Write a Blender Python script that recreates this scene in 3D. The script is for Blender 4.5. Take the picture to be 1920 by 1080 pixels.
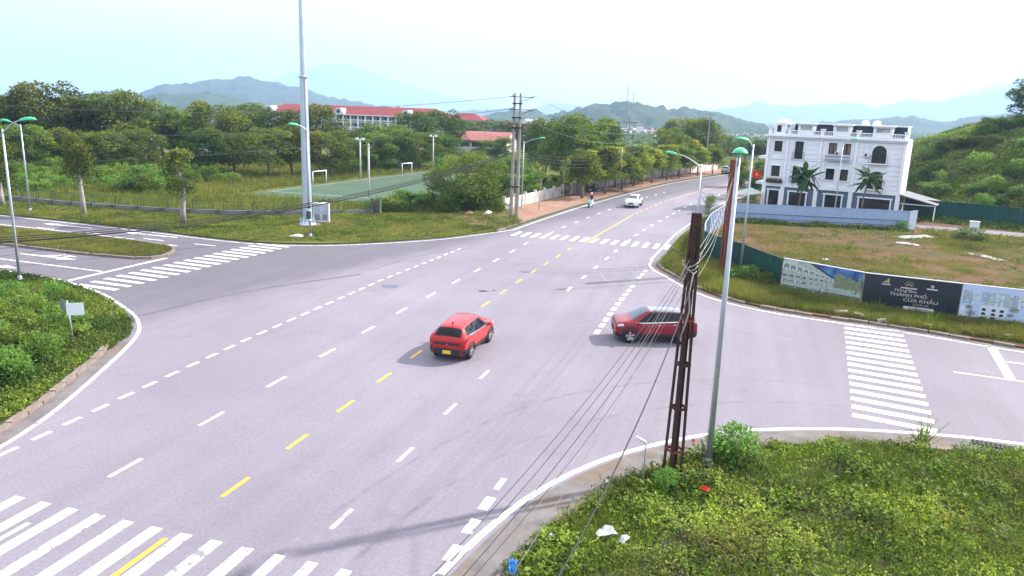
import bpy, bmesh, math, random
import numpy as np
from mathutils import Vector, Matrix
from mathutils.geometry import tessellate_polygon

for _o in list(bpy.data.objects):
    bpy.data.objects.remove(_o)
sc = bpy.context.scene
col = sc.collection
R = math.radians

# ---------------------------------------------------------------- camera
H = 11.0                                    # camera height (a balcony or roof)
F, PIT, ROL, YAW = 1419.5, 0.230686, 0.032989, 0.289406
cy, sy = math.cos(YAW), math.sin(YAW)
FW = np.array([-sy * math.cos(PIT), cy * math.cos(PIT), -math.sin(PIT)])
_r0 = np.array([cy, sy, 0.0]); _u0 = np.cross(_r0, FW)
RT = math.cos(ROL) * _r0 + math.sin(ROL) * _u0
UP = -math.sin(ROL) * _r0 + math.cos(ROL) * _u0
cd = bpy.data.cameras.new('camera')
cam = bpy.data.objects.new('camera', cd); col.objects.link(cam)
cd.sensor_width = 36.0; cd.lens = F / 1920 * 36.0
cd.clip_start = 0.2; cd.clip_end = 30000
cam.matrix_world = Matrix(((RT[0], UP[0], -FW[0], 0), (RT[1], UP[1], -FW[1], 0), (RT[2], UP[2], -FW[2], H), (0, 0, 0, 1)))
sc.camera = cam

# ---------------------------------------------------------------- sky, sun, exposure
SUN_EL, SUN_AZ = R(36), R(49)               # azimuth clockwise from +Y
w = bpy.data.worlds.new('World'); sc.world = w; w.use_nodes = True
nt = w.node_tree; nt.nodes.clear()
_o = nt.nodes.new('ShaderNodeOutputWorld'); _b = nt.nodes.new('ShaderNodeBackground')
_s = nt.nodes.new('ShaderNodeTexSky'); _s.sky_type = 'NISHITA'; _s.sun_disc = False
_s.sun_elevation = SUN_EL; _s.sun_rotation = SUN_AZ; _s.altitude = 100
_s.air_density = 1.2; _s.dust_density = 2.2; _s.ozone_density = 1.0
_tc = nt.nodes.new('ShaderNodeTexCoord'); _mp = nt.nodes.new('ShaderNodeMapping')
_mp.inputs['Scale'].default_value = (1, 1, 3.2)
_n = nt.nodes.new('ShaderNodeTexNoise'); _n.inputs['Scale'].default_value = 2.3; _n.inputs['Detail'].default_value = 7; _n.inputs['Roughness'].default_value = 0.55
_rm = nt.nodes.new('ShaderNodeMapRange'); _rm.inputs['From Min'].default_value = 0.36; _rm.inputs['From Max'].default_value = 0.62
_rm.inputs['To Min'].default_value = 0.36; _rm.inputs['To Max'].default_value = 0.9
_mx = nt.nodes.new('ShaderNodeMixRGB'); _mx.inputs['Color2'].default_value = (7.8, 7.7, 7.7, 1)
_bc = nt.nodes.new('ShaderNodeMixRGB'); _bc.blend_type = 'MULTIPLY'; _bc.inputs['Fac'].default_value = 1.0; _bc.inputs['Color2'].default_value = (1.32, 1.05, .97, 1)
nt.links.new(_tc.outputs['Generated'], _mp.inputs['Vector']); nt.links.new(_mp.outputs['Vector'], _n.inputs['Vector'])
nt.links.new(_n.outputs['Fac'], _rm.inputs['Value']); nt.links.new(_rm.outputs['Result'], _mx.inputs['Fac'])
nt.links.new(_s.outputs['Color'], _bc.inputs['Color1']); nt.links.new(_bc.outputs['Color'], _mx.inputs['Color1'])
nt.links.new(_mx.outputs['Color'], _b.inputs['Color']); nt.links.new(_b.outputs['Background'], _o.inputs['Surface'])
_b.inputs['Strength'].default_value = 0.11
sl = bpy.data.lights.new('sun', 'SUN'); sun = bpy.data.objects.new('sun', sl); col.objects.link(sun)
sl.energy = 4.4; sl.angle = R(1.1); sl.color = (1.0, 0.96, 0.90)
_sd = Vector((math.sin(SUN_AZ) * math.cos(SUN_EL), math.cos(SUN_AZ) * math.cos(SUN_EL), math.sin(SUN_EL)))
sun.rotation_euler = _sd.to_track_quat('Z', 'Y').to_euler()
sun.location = (60, 60, 80)
vs = sc.view_settings
sc.display_settings.display_device = 'sRGB'
vs.view_transform = 'Standard'; vs.look = 'None'; vs.gamma = 1.0; vs.use_curve_mapping = False
vs.exposure = 1.40
cyc = sc.cycles
cyc.max_bounces = 5; cyc.diffuse_bounces = 2; cyc.glossy_bounces = 2; cyc.transmission_bounces = 3
cyc.volume_bounces = 1; cyc.transparent_max_bounces = 8; cyc.caustics_reflective = False; cyc.caustics_refractive = False
cyc.use_denoising = True
try:
    cyc.denoiser = 'OPENIMAGEDENOISE'
    cyc.denoising_input_passes = 'RGB_ALBEDO_NORMAL'
except Exception:
    pass
cyc.sample_clamp_indirect = 6.0

# ---------------------------------------------------------------- helpers
def at(px, py, z=0.0):
    """real ground point (at height z) that the photograph shows at that pixel"""
    d = (px - 960) / F * RT - (py - 540) / F * UP + FW
    t = (z - H) / d[2]
    return (t * d[0], t * d[1], z)

def along(px, py, Y):
    """point on the line of sight of that pixel, Y metres down the road"""
    d = (px - 960) / F * RT - (py - 540) / F * UP + FW
    t = Y / d[1]
    return (t * d[0], Y, H + t * d[2])

def link(o, parent=None):
    col.objects.link(o)
    if parent is not None: o.parent = parent
    return o

def tag(o, label=None, cat=None, group=None, kind=None):
    if label: o['label'] = label
    if cat: o['category'] = cat
    if group: o['group'] = group
    if kind: o['kind'] = kind
    return o

def thing(name, label, cat, loc=(0, 0, 0), rz=0.0, group=None, kind=None):
    o = bpy.data.objects.new(name, None); col.objects.link(o)
    o.empty_display_size = 0.3
    o.location = loc; o.rotation_euler = (0, 0, rz)
    return tag(o, label, cat, group, kind)

def part(name, me, parent=None, loc=None, rot=None, scale=None):
    o = bpy.data.objects.new(name, me); link(o, parent)
    if loc is not None: o.location = loc
    if rot is not None: o.rotation_euler = rot
    if scale is not None: o.scale = scale
    return o

def copy_tree(o, parent=None):
    c = o.copy(); col.objects.link(c)
    if parent is not None: c.parent = parent
    for ch in o.children: copy_tree(ch, c)
    return c

def mesh_np(name, V, faces, mat, smooth=False, rnd=None, mats=None, fmat=None):
    """mesh from numpy arrays; faces is (n,k) with constant k"""
    V = np.asarray(V, np.float32).reshape(-1, 3); faces = np.asarray(faces, np.int32)
    me = bpy.data.meshes.new(name)
    n, k = faces.shape
    me.vertices.add(len(V)); me.vertices.foreach_set('co', V.ravel())
    me.loops.add(n * k); me.loops.foreach_set('vertex_index', faces.ravel())
    me.polygons.add(n); me.polygons.foreach_set('loop_start', np.arange(0, n * k, k, dtype=np.int32))
    try: me.polygons.foreach_set('loop_total', np.full(n, k, np.int32))
    except Exception: pass
    if smooth: me.polygons.foreach_set('use_smooth', np.ones(n, bool))
    if rnd is not None:
        a = me.attributes.new('rnd', 'FLOAT', 'FACE'); a.data.foreach_set('value', np.asarray(rnd, np.float32))
    for m in (mats or [mat]): me.materials.append(m)
    if fmat is not None: me.polygons.foreach_set('material_index', np.asarray(fmat, np.int32))
    me.update(calc_edges=True); me.validate()
    return me

class MB:
    """collects shapes, builds ONE mesh"""
    def __init__(s): s.v = []; s.f = []; s.m = []; s.sm = []; s.T = None; s.mi = 0
    def at(s, loc=(0, 0, 0), rz=0.0, M=None):
        s.T = (Matrix.Translation(Vector(loc)) @ Matrix.Rotation(rz, 4, 'Z')) if M is None else M
        return s
    def _add(s, vs, fs, smooth=False):
        b = len(s.v)
        for p in vs:
            p = Vector(p)
            s.v.append(tuple(s.T @ p) if s.T is not None else tuple(p))
        for f in fs:
            s.f.append([b + i for i in f]); s.m.append(s.mi); s.sm.append(smooth)
    def box(s, c, d, rz=0.0, taper=1.0):
        x, y, z = d[0] / 2, d[1] / 2, d[2] / 2
        ca, sa = math.cos(rz), math.sin(rz)
        vs = []
        for dz, k in ((-z, 1.0), (z, taper)):
            for dx, dy in ((-x, -y), (x, -y), (x, y), (-x, y)):
                dx *= k; dy *= k
                vs.append((c[0] + dx * ca - dy * sa, c[1] + dx * sa + dy * ca, c[2] + dz))
        s._add(vs, [(3, 2, 1, 0), (4, 5, 6, 7), (0, 1, 5, 4), (1, 2, 6, 5), (2, 3, 7, 6), (3, 0, 4, 7)])
        return s
    def bar(s, p0, p1, wx, wy=None):
        """square bar between two points"""
        return s.path([p0, p1], [wx * 0.7071, wx * 0.7071], 4, smooth=False)
    def path(s, pts, rad, n=8, smooth=True, cap=True):
        pts = [Vector(p) for p in pts]
        if not hasattr(rad, '__len__'): rad = [rad] * len(pts)
        rings = []; prev = None
        for i, p in enumerate(pts):
            t = (pts[min(i + 1, len(pts) - 1)] - pts[max(i - 1, 0)]).normalized()
            if prev is None:
                a = Vector((0, 0, 1)) if abs(t.z) < 0.9 else Vector((1, 0, 0))
                x = t.cross(a).normalized()
            else:
                x = (prev - t * prev.dot(t)).normalized()
            prev = x; y = t.cross(x)
            rings.append([p + (x * math.cos(2 * math.pi * (k + .5) / n) + y * math.sin(2 * math.pi * (k + .5) / n)) * rad[i] for k in range(n)])
        vs = [q for r in rings for q in r]; fs = []
        for i in range(len(pts) - 1):
            for k in range(n):
                fs.append((i * n + k, i * n + (k + 1) % n, (i + 1) * n + (k + 1) % n, (i + 1) * n + k))
        s._add(vs, fs, smooth)
        if cap:
            b = len(s.v) - len(vs)
            s.f.append([b + k for k in range(n)][::-1]); s.m.append(s.mi); s.sm.append(False)
            s.f.append([b + (len(pts) - 1) * n + k for k in range(n)]); s.m.append(s.mi); s.sm.append(False)
        return s
    def lathe(s, prof, n=16, c=(0, 0, 0), axis='Z', smooth=True):
        vs = []; fs = []
        for r_, z_ in prof:
            for k in range(n):
                a = 2 * math.pi * k / n
                q = (r_ * math.cos(a), r_ * math.sin(a), z_)
                if axis == 'Y': q = (q[0], q[2], q[1])
                if axis == 'X': q = (q[2], q[0], q[1])
                vs.append((c[0] + q[0], c[1] + q[1], c[2] + q[2]))
        for i in range(len(prof) - 1):
            for k in range(n):
                fs.append((i * n + k, i * n + (k + 1) % n, (i + 1) * n + (k + 1) % n, (i + 1) * n + k))
        s._add(vs, fs, smooth)
        return s
    def ell(s, c, r, n=12, m=8):
        prof = [(max(1e-3, math.sin(math.pi * i / m)), -math.cos(math.pi * i / m)) for i in range(m + 1)]
        vs = []; fs = []
        for a_, z_ in prof:
            for k in range(n):
                a = 2 * math.pi * k / n
                vs.append((c[0] + r[0] * a_ * math.cos(a), c[1] + r[1] * a_ * math.sin(a), c[2] + r[2] * z_))
        for i in range(m):
            for k in range(n):
                fs.append((i * n + k, i * n + (k + 1) % n, (i + 1) * n + (k + 1) % n, (i + 1) * n + k))
        s._add(vs, fs, True)
        return s
    def prism(s, poly, z0, z1, top=True, bottom=True):
        n = len(poly); vs = [(p[0], p[1], z0) for p in poly] + [(p[0], p[1], z1) for p in poly]
        fs = [(i, (i + 1) % n, n + (i + 1) % n, n + i) for i in range(n)]
        tri = tessellate_polygon([[Vector((p[0], p[1], 0)) for p in poly]])
        for t in tri:
            a, b, c = t
            ar = (poly[b][0] - poly[a][0]) * (poly[c][1] - poly[a][1]) - (poly[b][1] - poly[a][1]) * (poly[c][0] - poly[a][0])
            if ar < 0: b, c = c, b
            if top: fs.append((n + a, n + b, n + c))
            if bottom: fs.append((a, c, b))
        s._add(vs, fs)
        return s
    def quad(s, a, b, c, d): s._add([a, b, c, d], [(0, 1, 2, 3)]); return s
    def poly(s, pts): s._add(pts, [tuple(range(len(pts)))]); return s
    def wall_prism(s, poly_uz, d0, d1):
        """polygon in the (u,z) plane extruded between depths d0 and d1 along local y"""
        n = len(poly_uz); vs = [(p[0], d0, p[1]) for p in poly_uz] + [(p[0], d1, p[1]) for p in poly_uz]
        fs = [(i, (i + 1) % n, n + (i + 1) % n, n + i) for i in range(n)]
        for a, b, c in tessellate_polygon([[Vector((p[0], p[1], 0)) for p in poly_uz]]):
            fs.append((a, b, c)); fs.append((n + c, n + b, n + a))
        s._add(vs, fs); return s
    def mesh(s, name, mats):
        me = bpy.data.meshes.new(name)
        me.from_pydata(s.v, [], s.f)
        for m in (mats if isinstance(mats, (list, tuple)) else [mats]): me.materials.append(m)
        me.polygons.foreach_set('material_index', s.m); me.polygons.foreach_set('use_smooth', s.sm)
        me.update()
        bm = bmesh.new(); bm.from_mesh(me); bmesh.ops.recalc_face_normals(bm, faces=bm.faces); bm.to_mesh(me); bm.free()
        return me
    def build(s, name, mats, parent=None, **k):
        return part(name, s.mesh(name, mats), parent, **k)

# ---------------------------------------------------------------- materials
def nodes(name):
    m = bpy.data.materials.new(name); m.use_nodes = True
    n = m.node_tree.nodes; L = m.node_tree.links
    return m, n, L, n['Principled BSDF']

def pmat(name, c, rough=.65, var=.18, scale=2.5, metal=0.0, spec=.3, bump=0.0, dirt=None, dscale=.6, coat=0.0, detail=5, stretch=None, coord='Object'):
    m, n, L, b = nodes(name)
    b.inputs['Roughness'].default_value = rough; b.inputs['Metallic'].default_value = metal
    b.inputs['Specular IOR Level'].default_value = spec; b.inputs['Coat Weight'].default_value = coat
    b.inputs['Coat Roughness'].default_value = 0.05
    tc = n.new('ShaderNodeTexCoord'); vec = tc.outputs[coord]
    if stretch:
        mp = n.new('ShaderNodeMapping'); mp.inputs['Scale'].default_value = stretch
        L.new(vec, mp.inputs['Vector']); vec = mp.outputs['Vector']
    t = n.new('ShaderNodeTexNoise'); t.inputs['Scale'].default_value = scale; t.inputs['Detail'].default_value = detail; t.inputs['Roughness'].default_value = .6
    L.new(vec, t.inputs['Vector'])
    rp = n.new('ShaderNodeMapRange'); rp.inputs['From Min'].default_value = .3; rp.inputs['From Max'].default_value = .7
    rp.inputs['To Min'].default_value = 1 - var; rp.inputs['To Max'].default_value = 1 + var
    L.new(t.outputs['Fac'], rp.inputs['Value'])
    mu = n.new('ShaderNodeVectorMath'); mu.operation = 'SCALE'; mu.inputs[0].default_value = c[:3]
    L.new(rp.outputs['Result'], mu.inputs['Scale']); out = mu.outputs['Vector']
    if dirt is not None:
        t2 = n.new('ShaderNodeTexNoise'); t2.inputs['Scale'].default_value = dscale; t2.inputs['Detail'].default_value = 6; t2.inputs['Roughness'].default_value = .65
        L.new(vec, t2.inputs['Vector'])
        r2 = n.new('ShaderNodeMapRange'); r2.inputs['From Min'].default_value = .5; r2.inputs['From Max'].default_value = .68
        L.new(t2.outputs['Fac'], r2.inputs['Value'])
        mx = n.new('ShaderNodeMixRGB'); mx.inputs['Color2'].default_value = (*dirt, 1)
        L.new(r2.outputs['Result'], mx.inputs['Fac']); L.new(out, mx.inputs['Color1']); out = mx.outputs['Color']
    L.new(out, b.inputs['Base Color'])
    if bump:
        bp = n.new('ShaderNodeBump'); bp.inputs['Strength'].default_value = bump; bp.inputs['Distance'].default_value = .02
        L.new(t.outputs['Fac'], bp.inputs['Height']); L.new(bp.outputs['Normal'], b.inputs['Normal'])
    return m

def leafmat(name, cols, trans=.3, patch=.0, pscale=.15, patchcol=(.1, .1, .03), objvar=.0, rough=.55):
    """leaf colour from a per-leaf number; patches of another plant from noise; part of the light goes through"""
    m, n, L, b = nodes(name)
    b.inputs['Roughness'].default_value = max(rough, .65); b.inputs['Specular IOR Level'].default_value = .1
    a = n.new('ShaderNodeAttribute'); a.attribute_name = 'rnd'
    cr = n.new('ShaderNodeValToRGB'); e = cr.color_ramp.elements
    while len(e) < len(cols): e.new(.5)
    for i, c in enumerate(cols):
        e[i].position = i / max(1, len(cols) - 1); e[i].color = (*c, 1)
    L.new(a.outputs['Fac'], cr.inputs['Fac']); out = cr.outputs['Color']
    if patch:
        g = n.new('ShaderNodeNewGeometry'); t = n.new('ShaderNodeTexNoise'); t.inputs['Scale'].default_value = pscale; t.inputs['Detail'].default_value = 4
        L.new(g.outputs['Position'], t.inputs['Vector'])
        r = n.new('ShaderNodeMapRange'); r.inputs['From Min'].default_value = .45; r.inputs['From Max'].default_value = .65; r.inputs['To Max'].default_value = patch
        L.new(t.outputs['Fac'], r.inputs['Value'])
        mx = n.new('ShaderNodeMixRGB'); mx.inputs['Color2'].default_value = (*patchcol, 1)
        L.new(r.outputs['Result'], mx.inputs['Fac']); L.new(out, mx.inputs['Color1']); out = mx.outputs['Color']
    if objvar:
        oi = n.new('ShaderNodeObjectInfo')
        hs = n.new('ShaderNodeHueSaturation')
        r = n.new('ShaderNodeMapRange'); r.inputs['To Min'].default_value = .5 - .035 * objvar; r.inputs['To Max'].default_value = .5 + .025 * objvar
        L.new(oi.outputs['Random'], r.inputs['Value']); L.new(r.outputs['Result'], hs.inputs['Hue'])
        r2 = n.new('ShaderNodeMapRange'); r2.inputs['To Min'].default_value = 1 - .35 * objvar; r2.inputs['To Max'].default_value = 1 + .3 * objvar
        mm = n.new('ShaderNodeMath'); mm.operation = 'FRACT'; m7 = n.new('ShaderNodeMath'); m7.operation = 'MULTIPLY'; m7.inputs[1].default_value = 7.31
        L.new(oi.outputs['Random'], m7.inputs[0]); L.new(m7.outputs[0], mm.inputs[0]); L.new(mm.outputs[0], r2.inputs['Value']); L.new(r2.outputs['Result'], hs.inputs['Value'])
        L.new(out, hs.inputs['Color']); out = hs.outputs['Color']
    L.new(out, b.inputs['Base Color'])
    if trans:
        tr = n.new('ShaderNodeBsdfTranslucent'); ms = n.new('ShaderNodeMixShader'); ms.inputs['Fac'].default_value = trans
        ht = n.new('ShaderNodeMixRGB'); ht.blend_type = 'MULTIPLY'; ht.inputs['Fac'].default_value = 1; ht.inputs['Color2'].default_value = (1.25, 1.3, .6, 1)
        L.new(out, ht.inputs['Color1']); L.new(ht.outputs['Color'], tr.inputs['Color'])
        L.new(b.outputs['BSDF'], ms.inputs[1]); L.new(tr.outputs['BSDF'], ms.inputs[2])
        L.new(ms.outputs['Shader'], n['Material Output'].inputs['Surface'])
    return m

rng = np.random.default_rng(7); random.seed(7)

def inside(poly, P):
    x, y = P[:, 0], P[:, 1]; r = np.zeros(len(P), bool); n = len(poly); j = n - 1
    for i in range(n):
        xi, yi = poly[i][:2]; xj, yj = poly[j][:2]
        c = ((yi > y) != (yj > y)) & (x < (xj - xi) * (y - yi) / (yj - yi + 1e-12) + xi)
        r ^= c; j = i
    return r

def scatter(poly, n):
    A = np.array([p[:2] for p in poly]); lo, hi = A.min(0), A.max(0)
    area = (hi - lo).prod(); out = []; got = 0
    while got < n:
        P = rng.uniform(lo, hi, (n * 2, 2)); P = P[inside(poly, P)]
        out.append(P); got += len(P)
        if len(P) == 0: break
    return np.concatenate(out)[:n]

def vnoise(P, s, seed=0):
    """cheap smooth value noise of 2D points, 0..1"""
    Q = np.asarray(P)[:, :2] / s + seed * 17.3
    i = np.floor(Q).astype(int); f = Q - i; f = f * f * (3 - 2 * f)
    def h(a, b): return np.modf(np.abs(np.sin(a * 127.1 + b * 311.7 + seed * 5.7) * 43758.5453))[0]
    a = h(i[:, 0], i[:, 1]); b = h(i[:, 0] + 1, i[:, 1]); c = h(i[:, 0], i[:, 1] + 1); d = h(i[:, 0] + 1, i[:, 1] + 1)
    return (a * (1 - f[:, 0]) + b * f[:, 0]) * (1 - f[:, 1]) + (c * (1 - f[:, 0]) + d * f[:, 0]) * f[:, 1]

def unit(V): return V / (np.linalg.norm(V, axis=1, keepdims=True) + 1e-9)

def leaf_quads(P, D, L, W, curl=.15):
    """diamond leaves at P pointing along D, length L, width W (arrays)"""
    n = len(P); L = np.broadcast_to(L, n)[:, None]; W = np.broadcast_to(W, n)[:, None]
    S = unit(np.cross(D, rng.normal(0, .45, (n, 3)) + np.array([0, 0, 1.0])))
    N = np.cross(S, D)
    V = np.stack([P, P + D * L * .5 + S * W * .5 - N * L * curl, P + D * L - N * L * curl * .5, P + D * L * .5 - S * W * .5 - N * L * curl], 1)
    return V.reshape(-1, 3), np.arange(n * 4).reshape(n, 4)

def blade_quads(P, D, L, W):
    n = len(P); L = np.broadcast_to(L, n)[:, None]; W = np.broadcast_to(W, n)[:, None]
    a = rng.uniform(0, 2 * np.pi, n); S = np.stack([np.cos(a), np.sin(a), np.zeros(n)], 1)
    T = P + D * L
    V = np.stack([P - S * W * .5, P + S * W * .5, T + S * W * .12, T - S * W * .12], 1)
    return V.reshape(-1, 3), np.arange(n * 4).reshape(n, 4)

def dirs(n, emin, emax):
    a = rng.uniform(0, 2 * np.pi, n); e = np.radians(rng.uniform(emin, emax, n))
    return np.stack([np.cos(a) * np.cos(e), np.sin(a) * np.cos(e), np.sin(e)], 1)

def weeds(P2, z, nl, rad, hgt, L, W, em=(-10, 55), hpow=1.0):
    """low leafy plants: P2 (n,2) centres; nl leaves in a dome of radius rad, height hgt (arrays or scalars)"""
    n = len(P2); rad = np.repeat(np.broadcast_to(rad, n), nl); hgt = np.repeat(np.broadcast_to(hgt, n), nl)
    z = np.repeat(np.broadcast_to(z, n), nl)
    C = np.repeat(P2, nl, 0); m = n * nl
    a = rng.uniform(0, 2 * np.pi, m); r = np.sqrt(rng.uniform(0, 1, m))
    P = np.stack([C[:, 0] + np.cos(a) * r * rad, C[:, 1] + np.sin(a) * r * rad, z + hgt * (1 - r ** 2) * rng.uniform(.35, 1, m) ** hpow], 1)
    D = dirs(m, *em); D[:, :2] += .5 * np.stack([np.cos(a) * r, np.sin(a) * r], 1); D = unit(D)
    return leaf_quads(P, D, L * rng.uniform(.6, 1.3, m), W * rng.uniform(.7, 1.2, m))

def grass(P2, z, nb, spread, L, W, lean=(50, 88)):
    n = len(P2); m = n * nb; C = np.repeat(P2, nb, 0); L = np.repeat(np.broadcast_to(L, n), nb)
    z = np.repeat(np.broadcast_to(z, n), nb)
    P = np.concatenate([C + rng.normal(0, spread, (m, 2)), z[:, None]], 1)
    return blade_quads(P, dirs(m, *lean), L * rng.uniform(.5, 1.2, m), W)

def joinq(*vf):
    Vs = []; Fs = []; b = 0
    for V, Fq in vf:
        Vs.append(V); Fs.append(Fq + b); b += len(V)
    return np.concatenate(Vs), np.concatenate(Fs)

def stuff(name, label, cat, VF, mat, rnd=None):
    V, Fq = VF
    me = mesh_np(name, V, Fq, mat, rnd=rng.uniform(0, 1, len(Fq)) if rnd is None else rnd)
    return tag(part(name, me), label, cat, kind='stuff')

def resample(pts, step):
    P = np.array(pts, float); d = np.r_[0, np.cumsum(np.linalg.norm(np.diff(P, axis=0), axis=1))]
    n = max(2, int(round(d[-1] / step)) + 1); t = np.linspace(0, d[-1], n)
    return np.stack([np.interp(t, d, P[:, k]) for k in range(P.shape[1])], 1)

def smooth_line(pts, step=1.0):
    """Catmull-Rom through the points, resampled"""
    P = np.array(pts, float); P = np.vstack([2 * P[0] - P[1], P, 2 * P[-1] - P[-2]]); out = []
    for i in range(1, len(P) - 2):
        for t in np.linspace(0, 1, 12, endpoint=False):
            out.append(.5 * ((2 * P[i]) + (P[i + 1] - P[i - 1]) * t + (2 * P[i - 1] - 5 * P[i] + 4 * P[i + 1] - P[i + 2]) * t * t + (3 * P[i] - P[i - 1] - 3 * P[i + 1] + P[i + 2]) * t ** 3))
    out.append(P[-2])
    return resample(out, step)

def offset(P, d):
    """polyline moved d metres to its left"""
    P = np.array(P, float); T = np.gradient(P, axis=0); T /= np.linalg.norm(T, axis=1, keepdims=True)
    return P + np.stack([-T[:, 1], T[:, 0]], 1) * d
# ================================================================ SETTING
def gz(x, y):
    r = np.hypot(x, y); t = np.clip((r - 200) / 300, 0, 1); t = t * t * (3 - 2 * t)
    return -.03 - 14 * t

M = {}
def roadmat():
    m, n, L, b = nodes('asphalt')
    b.inputs['Roughness'].default_value = .78; b.inputs['Specular IOR Level'].default_value = .35
    g = n.new('ShaderNodeNewGeometry'); pos = g.outputs['Position']
    def noise(scale, det, st=None, rough=.6):
        v = pos
        if st:
            mp = n.new('ShaderNodeMapping'); mp.inputs['Scale'].default_value = st; mp.inputs['Rotation'].default_value = (0, 0, 0)
            L.new(pos, mp.inputs['Vector']); v = mp.outputs['Vector']
        t = n.new('ShaderNodeTexNoise'); t.inputs['Scale'].default_value = scale; t.inputs['Detail'].default_value = det; t.inputs['Roughness'].default_value = rough
        L.new(v, t.inputs['Vector']); return t.outputs['Fac']
    def rng_(o, a, b_, c, d):
        r = n.new('ShaderNodeMapRange'); r.inputs['From Min'].default_value = a; r.inputs['From Max'].default_value = b_
        r.inputs['To Min'].default_value = c; r.inputs['To Max'].default_value = d; L.new(o, r.inputs['Value']); return r.outputs['Result']
    def math_(op, a, b_):
        q = n.new('ShaderNodeMath'); q.operation = op
        for i, v in enumerate((a, b_)):
            if hasattr(v, 'links') or hasattr(v, 'is_linked'): L.new(v, q.inputs[i])
            else: q.inputs[i].default_value = v
        return q.outputs[0]
    a1 = rng_(noise(1.1, 5, (1.0, .035, 1)), .3, .7, .93, 1.07)     # wheel paths along the main road
    a2 = rng_(noise(.09, 5), .3, .7, .86, 1.14)                     # old patches
    a3 = rng_(noise(9.0, 4), .25, .75, .84, 1.16)                   # aggregate
    a4 = rng_(noise(45.0, 2), .25, .75, .85, 1.15)
    a5 = math_('MULTIPLY', rng_(noise(.5, 6, None, .7), .58, .72, 1.0, .84), rng_(noise(2.2, 6, (1, .12, 1), .75), .66, .78, 1.0, .72))           # stains
    f = math_('MULTIPLY', math_('MULTIPLY', a1, a2), math_('MULTIPLY', math_('MULTIPLY', a3, a4), a5))
    # the left-hand road is newer, darker asphalt; the joint wanders a little
    sx = n.new('ShaderNodeSeparateXYZ'); L.new(pos, sx.inputs[0])
    wob = math_('MULTIPLY', noise(.35, 4), 3.0)
    # joint runs from (-27,28.5) to (-24,48)
    jx = math_('ADD', math_('ADD', sx.outputs['X'], wob), math_('MULTIPLY', sx.outputs['Y'], -.25))
    dk = rng_(jx, -36.5, -33.3, .62, 1.0)
    rt = rng_(sx.outputs['X'], -2, 7, 1.0, .86)
    f = math_('MULTIPLY', f, math_('MULTIPLY', dk, rt))
    mu = n.new('ShaderNodeVectorMath'); mu.operation = 'SCALE'; mu.inputs[0].default_value = (.195, .175, .205)
    L.new(f, mu.inputs['Scale']); L.new(mu.outputs['Vector'], b.inputs['Base Color'])
    bp = n.new('ShaderNodeBump'); bp.inputs['Strength'].default_value = .15; bp.inputs['Distance'].default_value = .01
    L.new(a4, bp.inputs['Height']); L.new(bp.outputs['Normal'], b.inputs['Normal'])
    return m
def paintmat(name, c, wear=.6):
    m, n, L, b = nodes(name)
    b.inputs['Roughness'].default_value = .6
    g = n.new('ShaderNodeNewGeometry')
    t = n.new('ShaderNodeTexNoise'); t.inputs['Scale'].default_value = 3.2; t.inputs['Detail'].default_value = 9; t.inputs['Roughness'].default_value = .72
    L.new(g.outputs['Position'], t.inputs['Vector'])
    r = n.new('ShaderNodeMapRange'); r.inputs['From Min'].default_value = wear - .03; r.inputs['From Max'].default_value = wear + .05
    oi = n.new('ShaderNodeObjectInfo'); ma = n.new('ShaderNodeMath'); ma.operation = 'MULTIPLY_ADD'; ma.inputs[1].default_value = .11; L.new(oi.outputs['Random'], ma.inputs[0]); L.new(t.outputs['Fac'], ma.inputs[2]); m2 = n.new('ShaderNodeMath'); m2.operation = 'SUBTRACT'; m2.inputs[1].default_value = .05; L.new(ma.outputs[0], m2.inputs[0])
    L.new(m2.outputs[0], r.inputs['Value'])
    mx = n.new('ShaderNodeMixRGB'); mx.inputs['Color1'].default_value = (*c, 1); mx.inputs['Color2'].default_value = (.2, .19, .2, 1)
    L.new(r.outputs['Result'], mx.inputs['Fac']); L.new(mx.outputs['Color'], b.inputs['Base Color'])
    return m
def soilmat(name, c1, c2, c3, s=.12, bias=(.42, .58), s2=1.3):
    m, n, L, b = nodes(name); b.inputs['Roughness'].default_value = .95; b.inputs['Specular IOR Level'].default_value = .05
    g = n.new('ShaderNodeNewGeometry')
    def nz(sc_, d, r=.65):
        t = n.new('ShaderNodeTexNoise'); t.inputs['Scale'].default_value = sc_; t.inputs['Detail'].default_value = d; t.inputs['Roughness'].default_value = r
        L.new(g.outputs['Position'], t.inputs['Vector']); return t.outputs['Fac']
    def mr(o, a, b_):
        r = n.new('ShaderNodeMapRange'); r.inputs['From Min'].default_value = a; r.inputs['From Max'].default_value = b_; L.new(o, r.inputs['Value']); return r.outputs['Result']
    mx = n.new('ShaderNodeMixRGB'); mx.inputs['Color1'].default_value = (*c1, 1); mx.inputs['Color2'].default_value = (*c2, 1)
    L.new(mr(nz(s, 7, .7), *bias), mx.inputs['Fac'])
    m2 = n.new('ShaderNodeMixRGB'); m2.inputs['Color2'].default_value = (*c3, 1); L.new(mx.outputs['Color'], m2.inputs['Color1'])
    L.new(mr(nz(s2, 6, .7), .5, .72), m2.inputs['Fac'])
    L.new(m2.outputs['Color'], b.inputs['Base Color'])
    bp = n.new('ShaderNodeBump'); bp.inputs['Strength'].default_value = .5; bp.inputs['Distance'].default_value = .08
    L.new(nz(3.5, 5), bp.inputs['Height']); L.new(bp.outputs['Normal'], b.inputs['Normal'])
    return m
M['road'] = roadmat()
M['white'] = paintmat('white road paint', (.70, .69, .68), .585)
M['yellow'] = paintmat('yellow road paint', (.70, .40, .035), .66)
M['field'] = soilmat('field grass ground', (.085, .10, .025), (.12, .125, .032), (.06, .075, .02), .06)
M['verge'] = soilmat('verge ground', (.035, .042, .014), (.05, .05, .018), (.075, .055, .035), .35)
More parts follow.
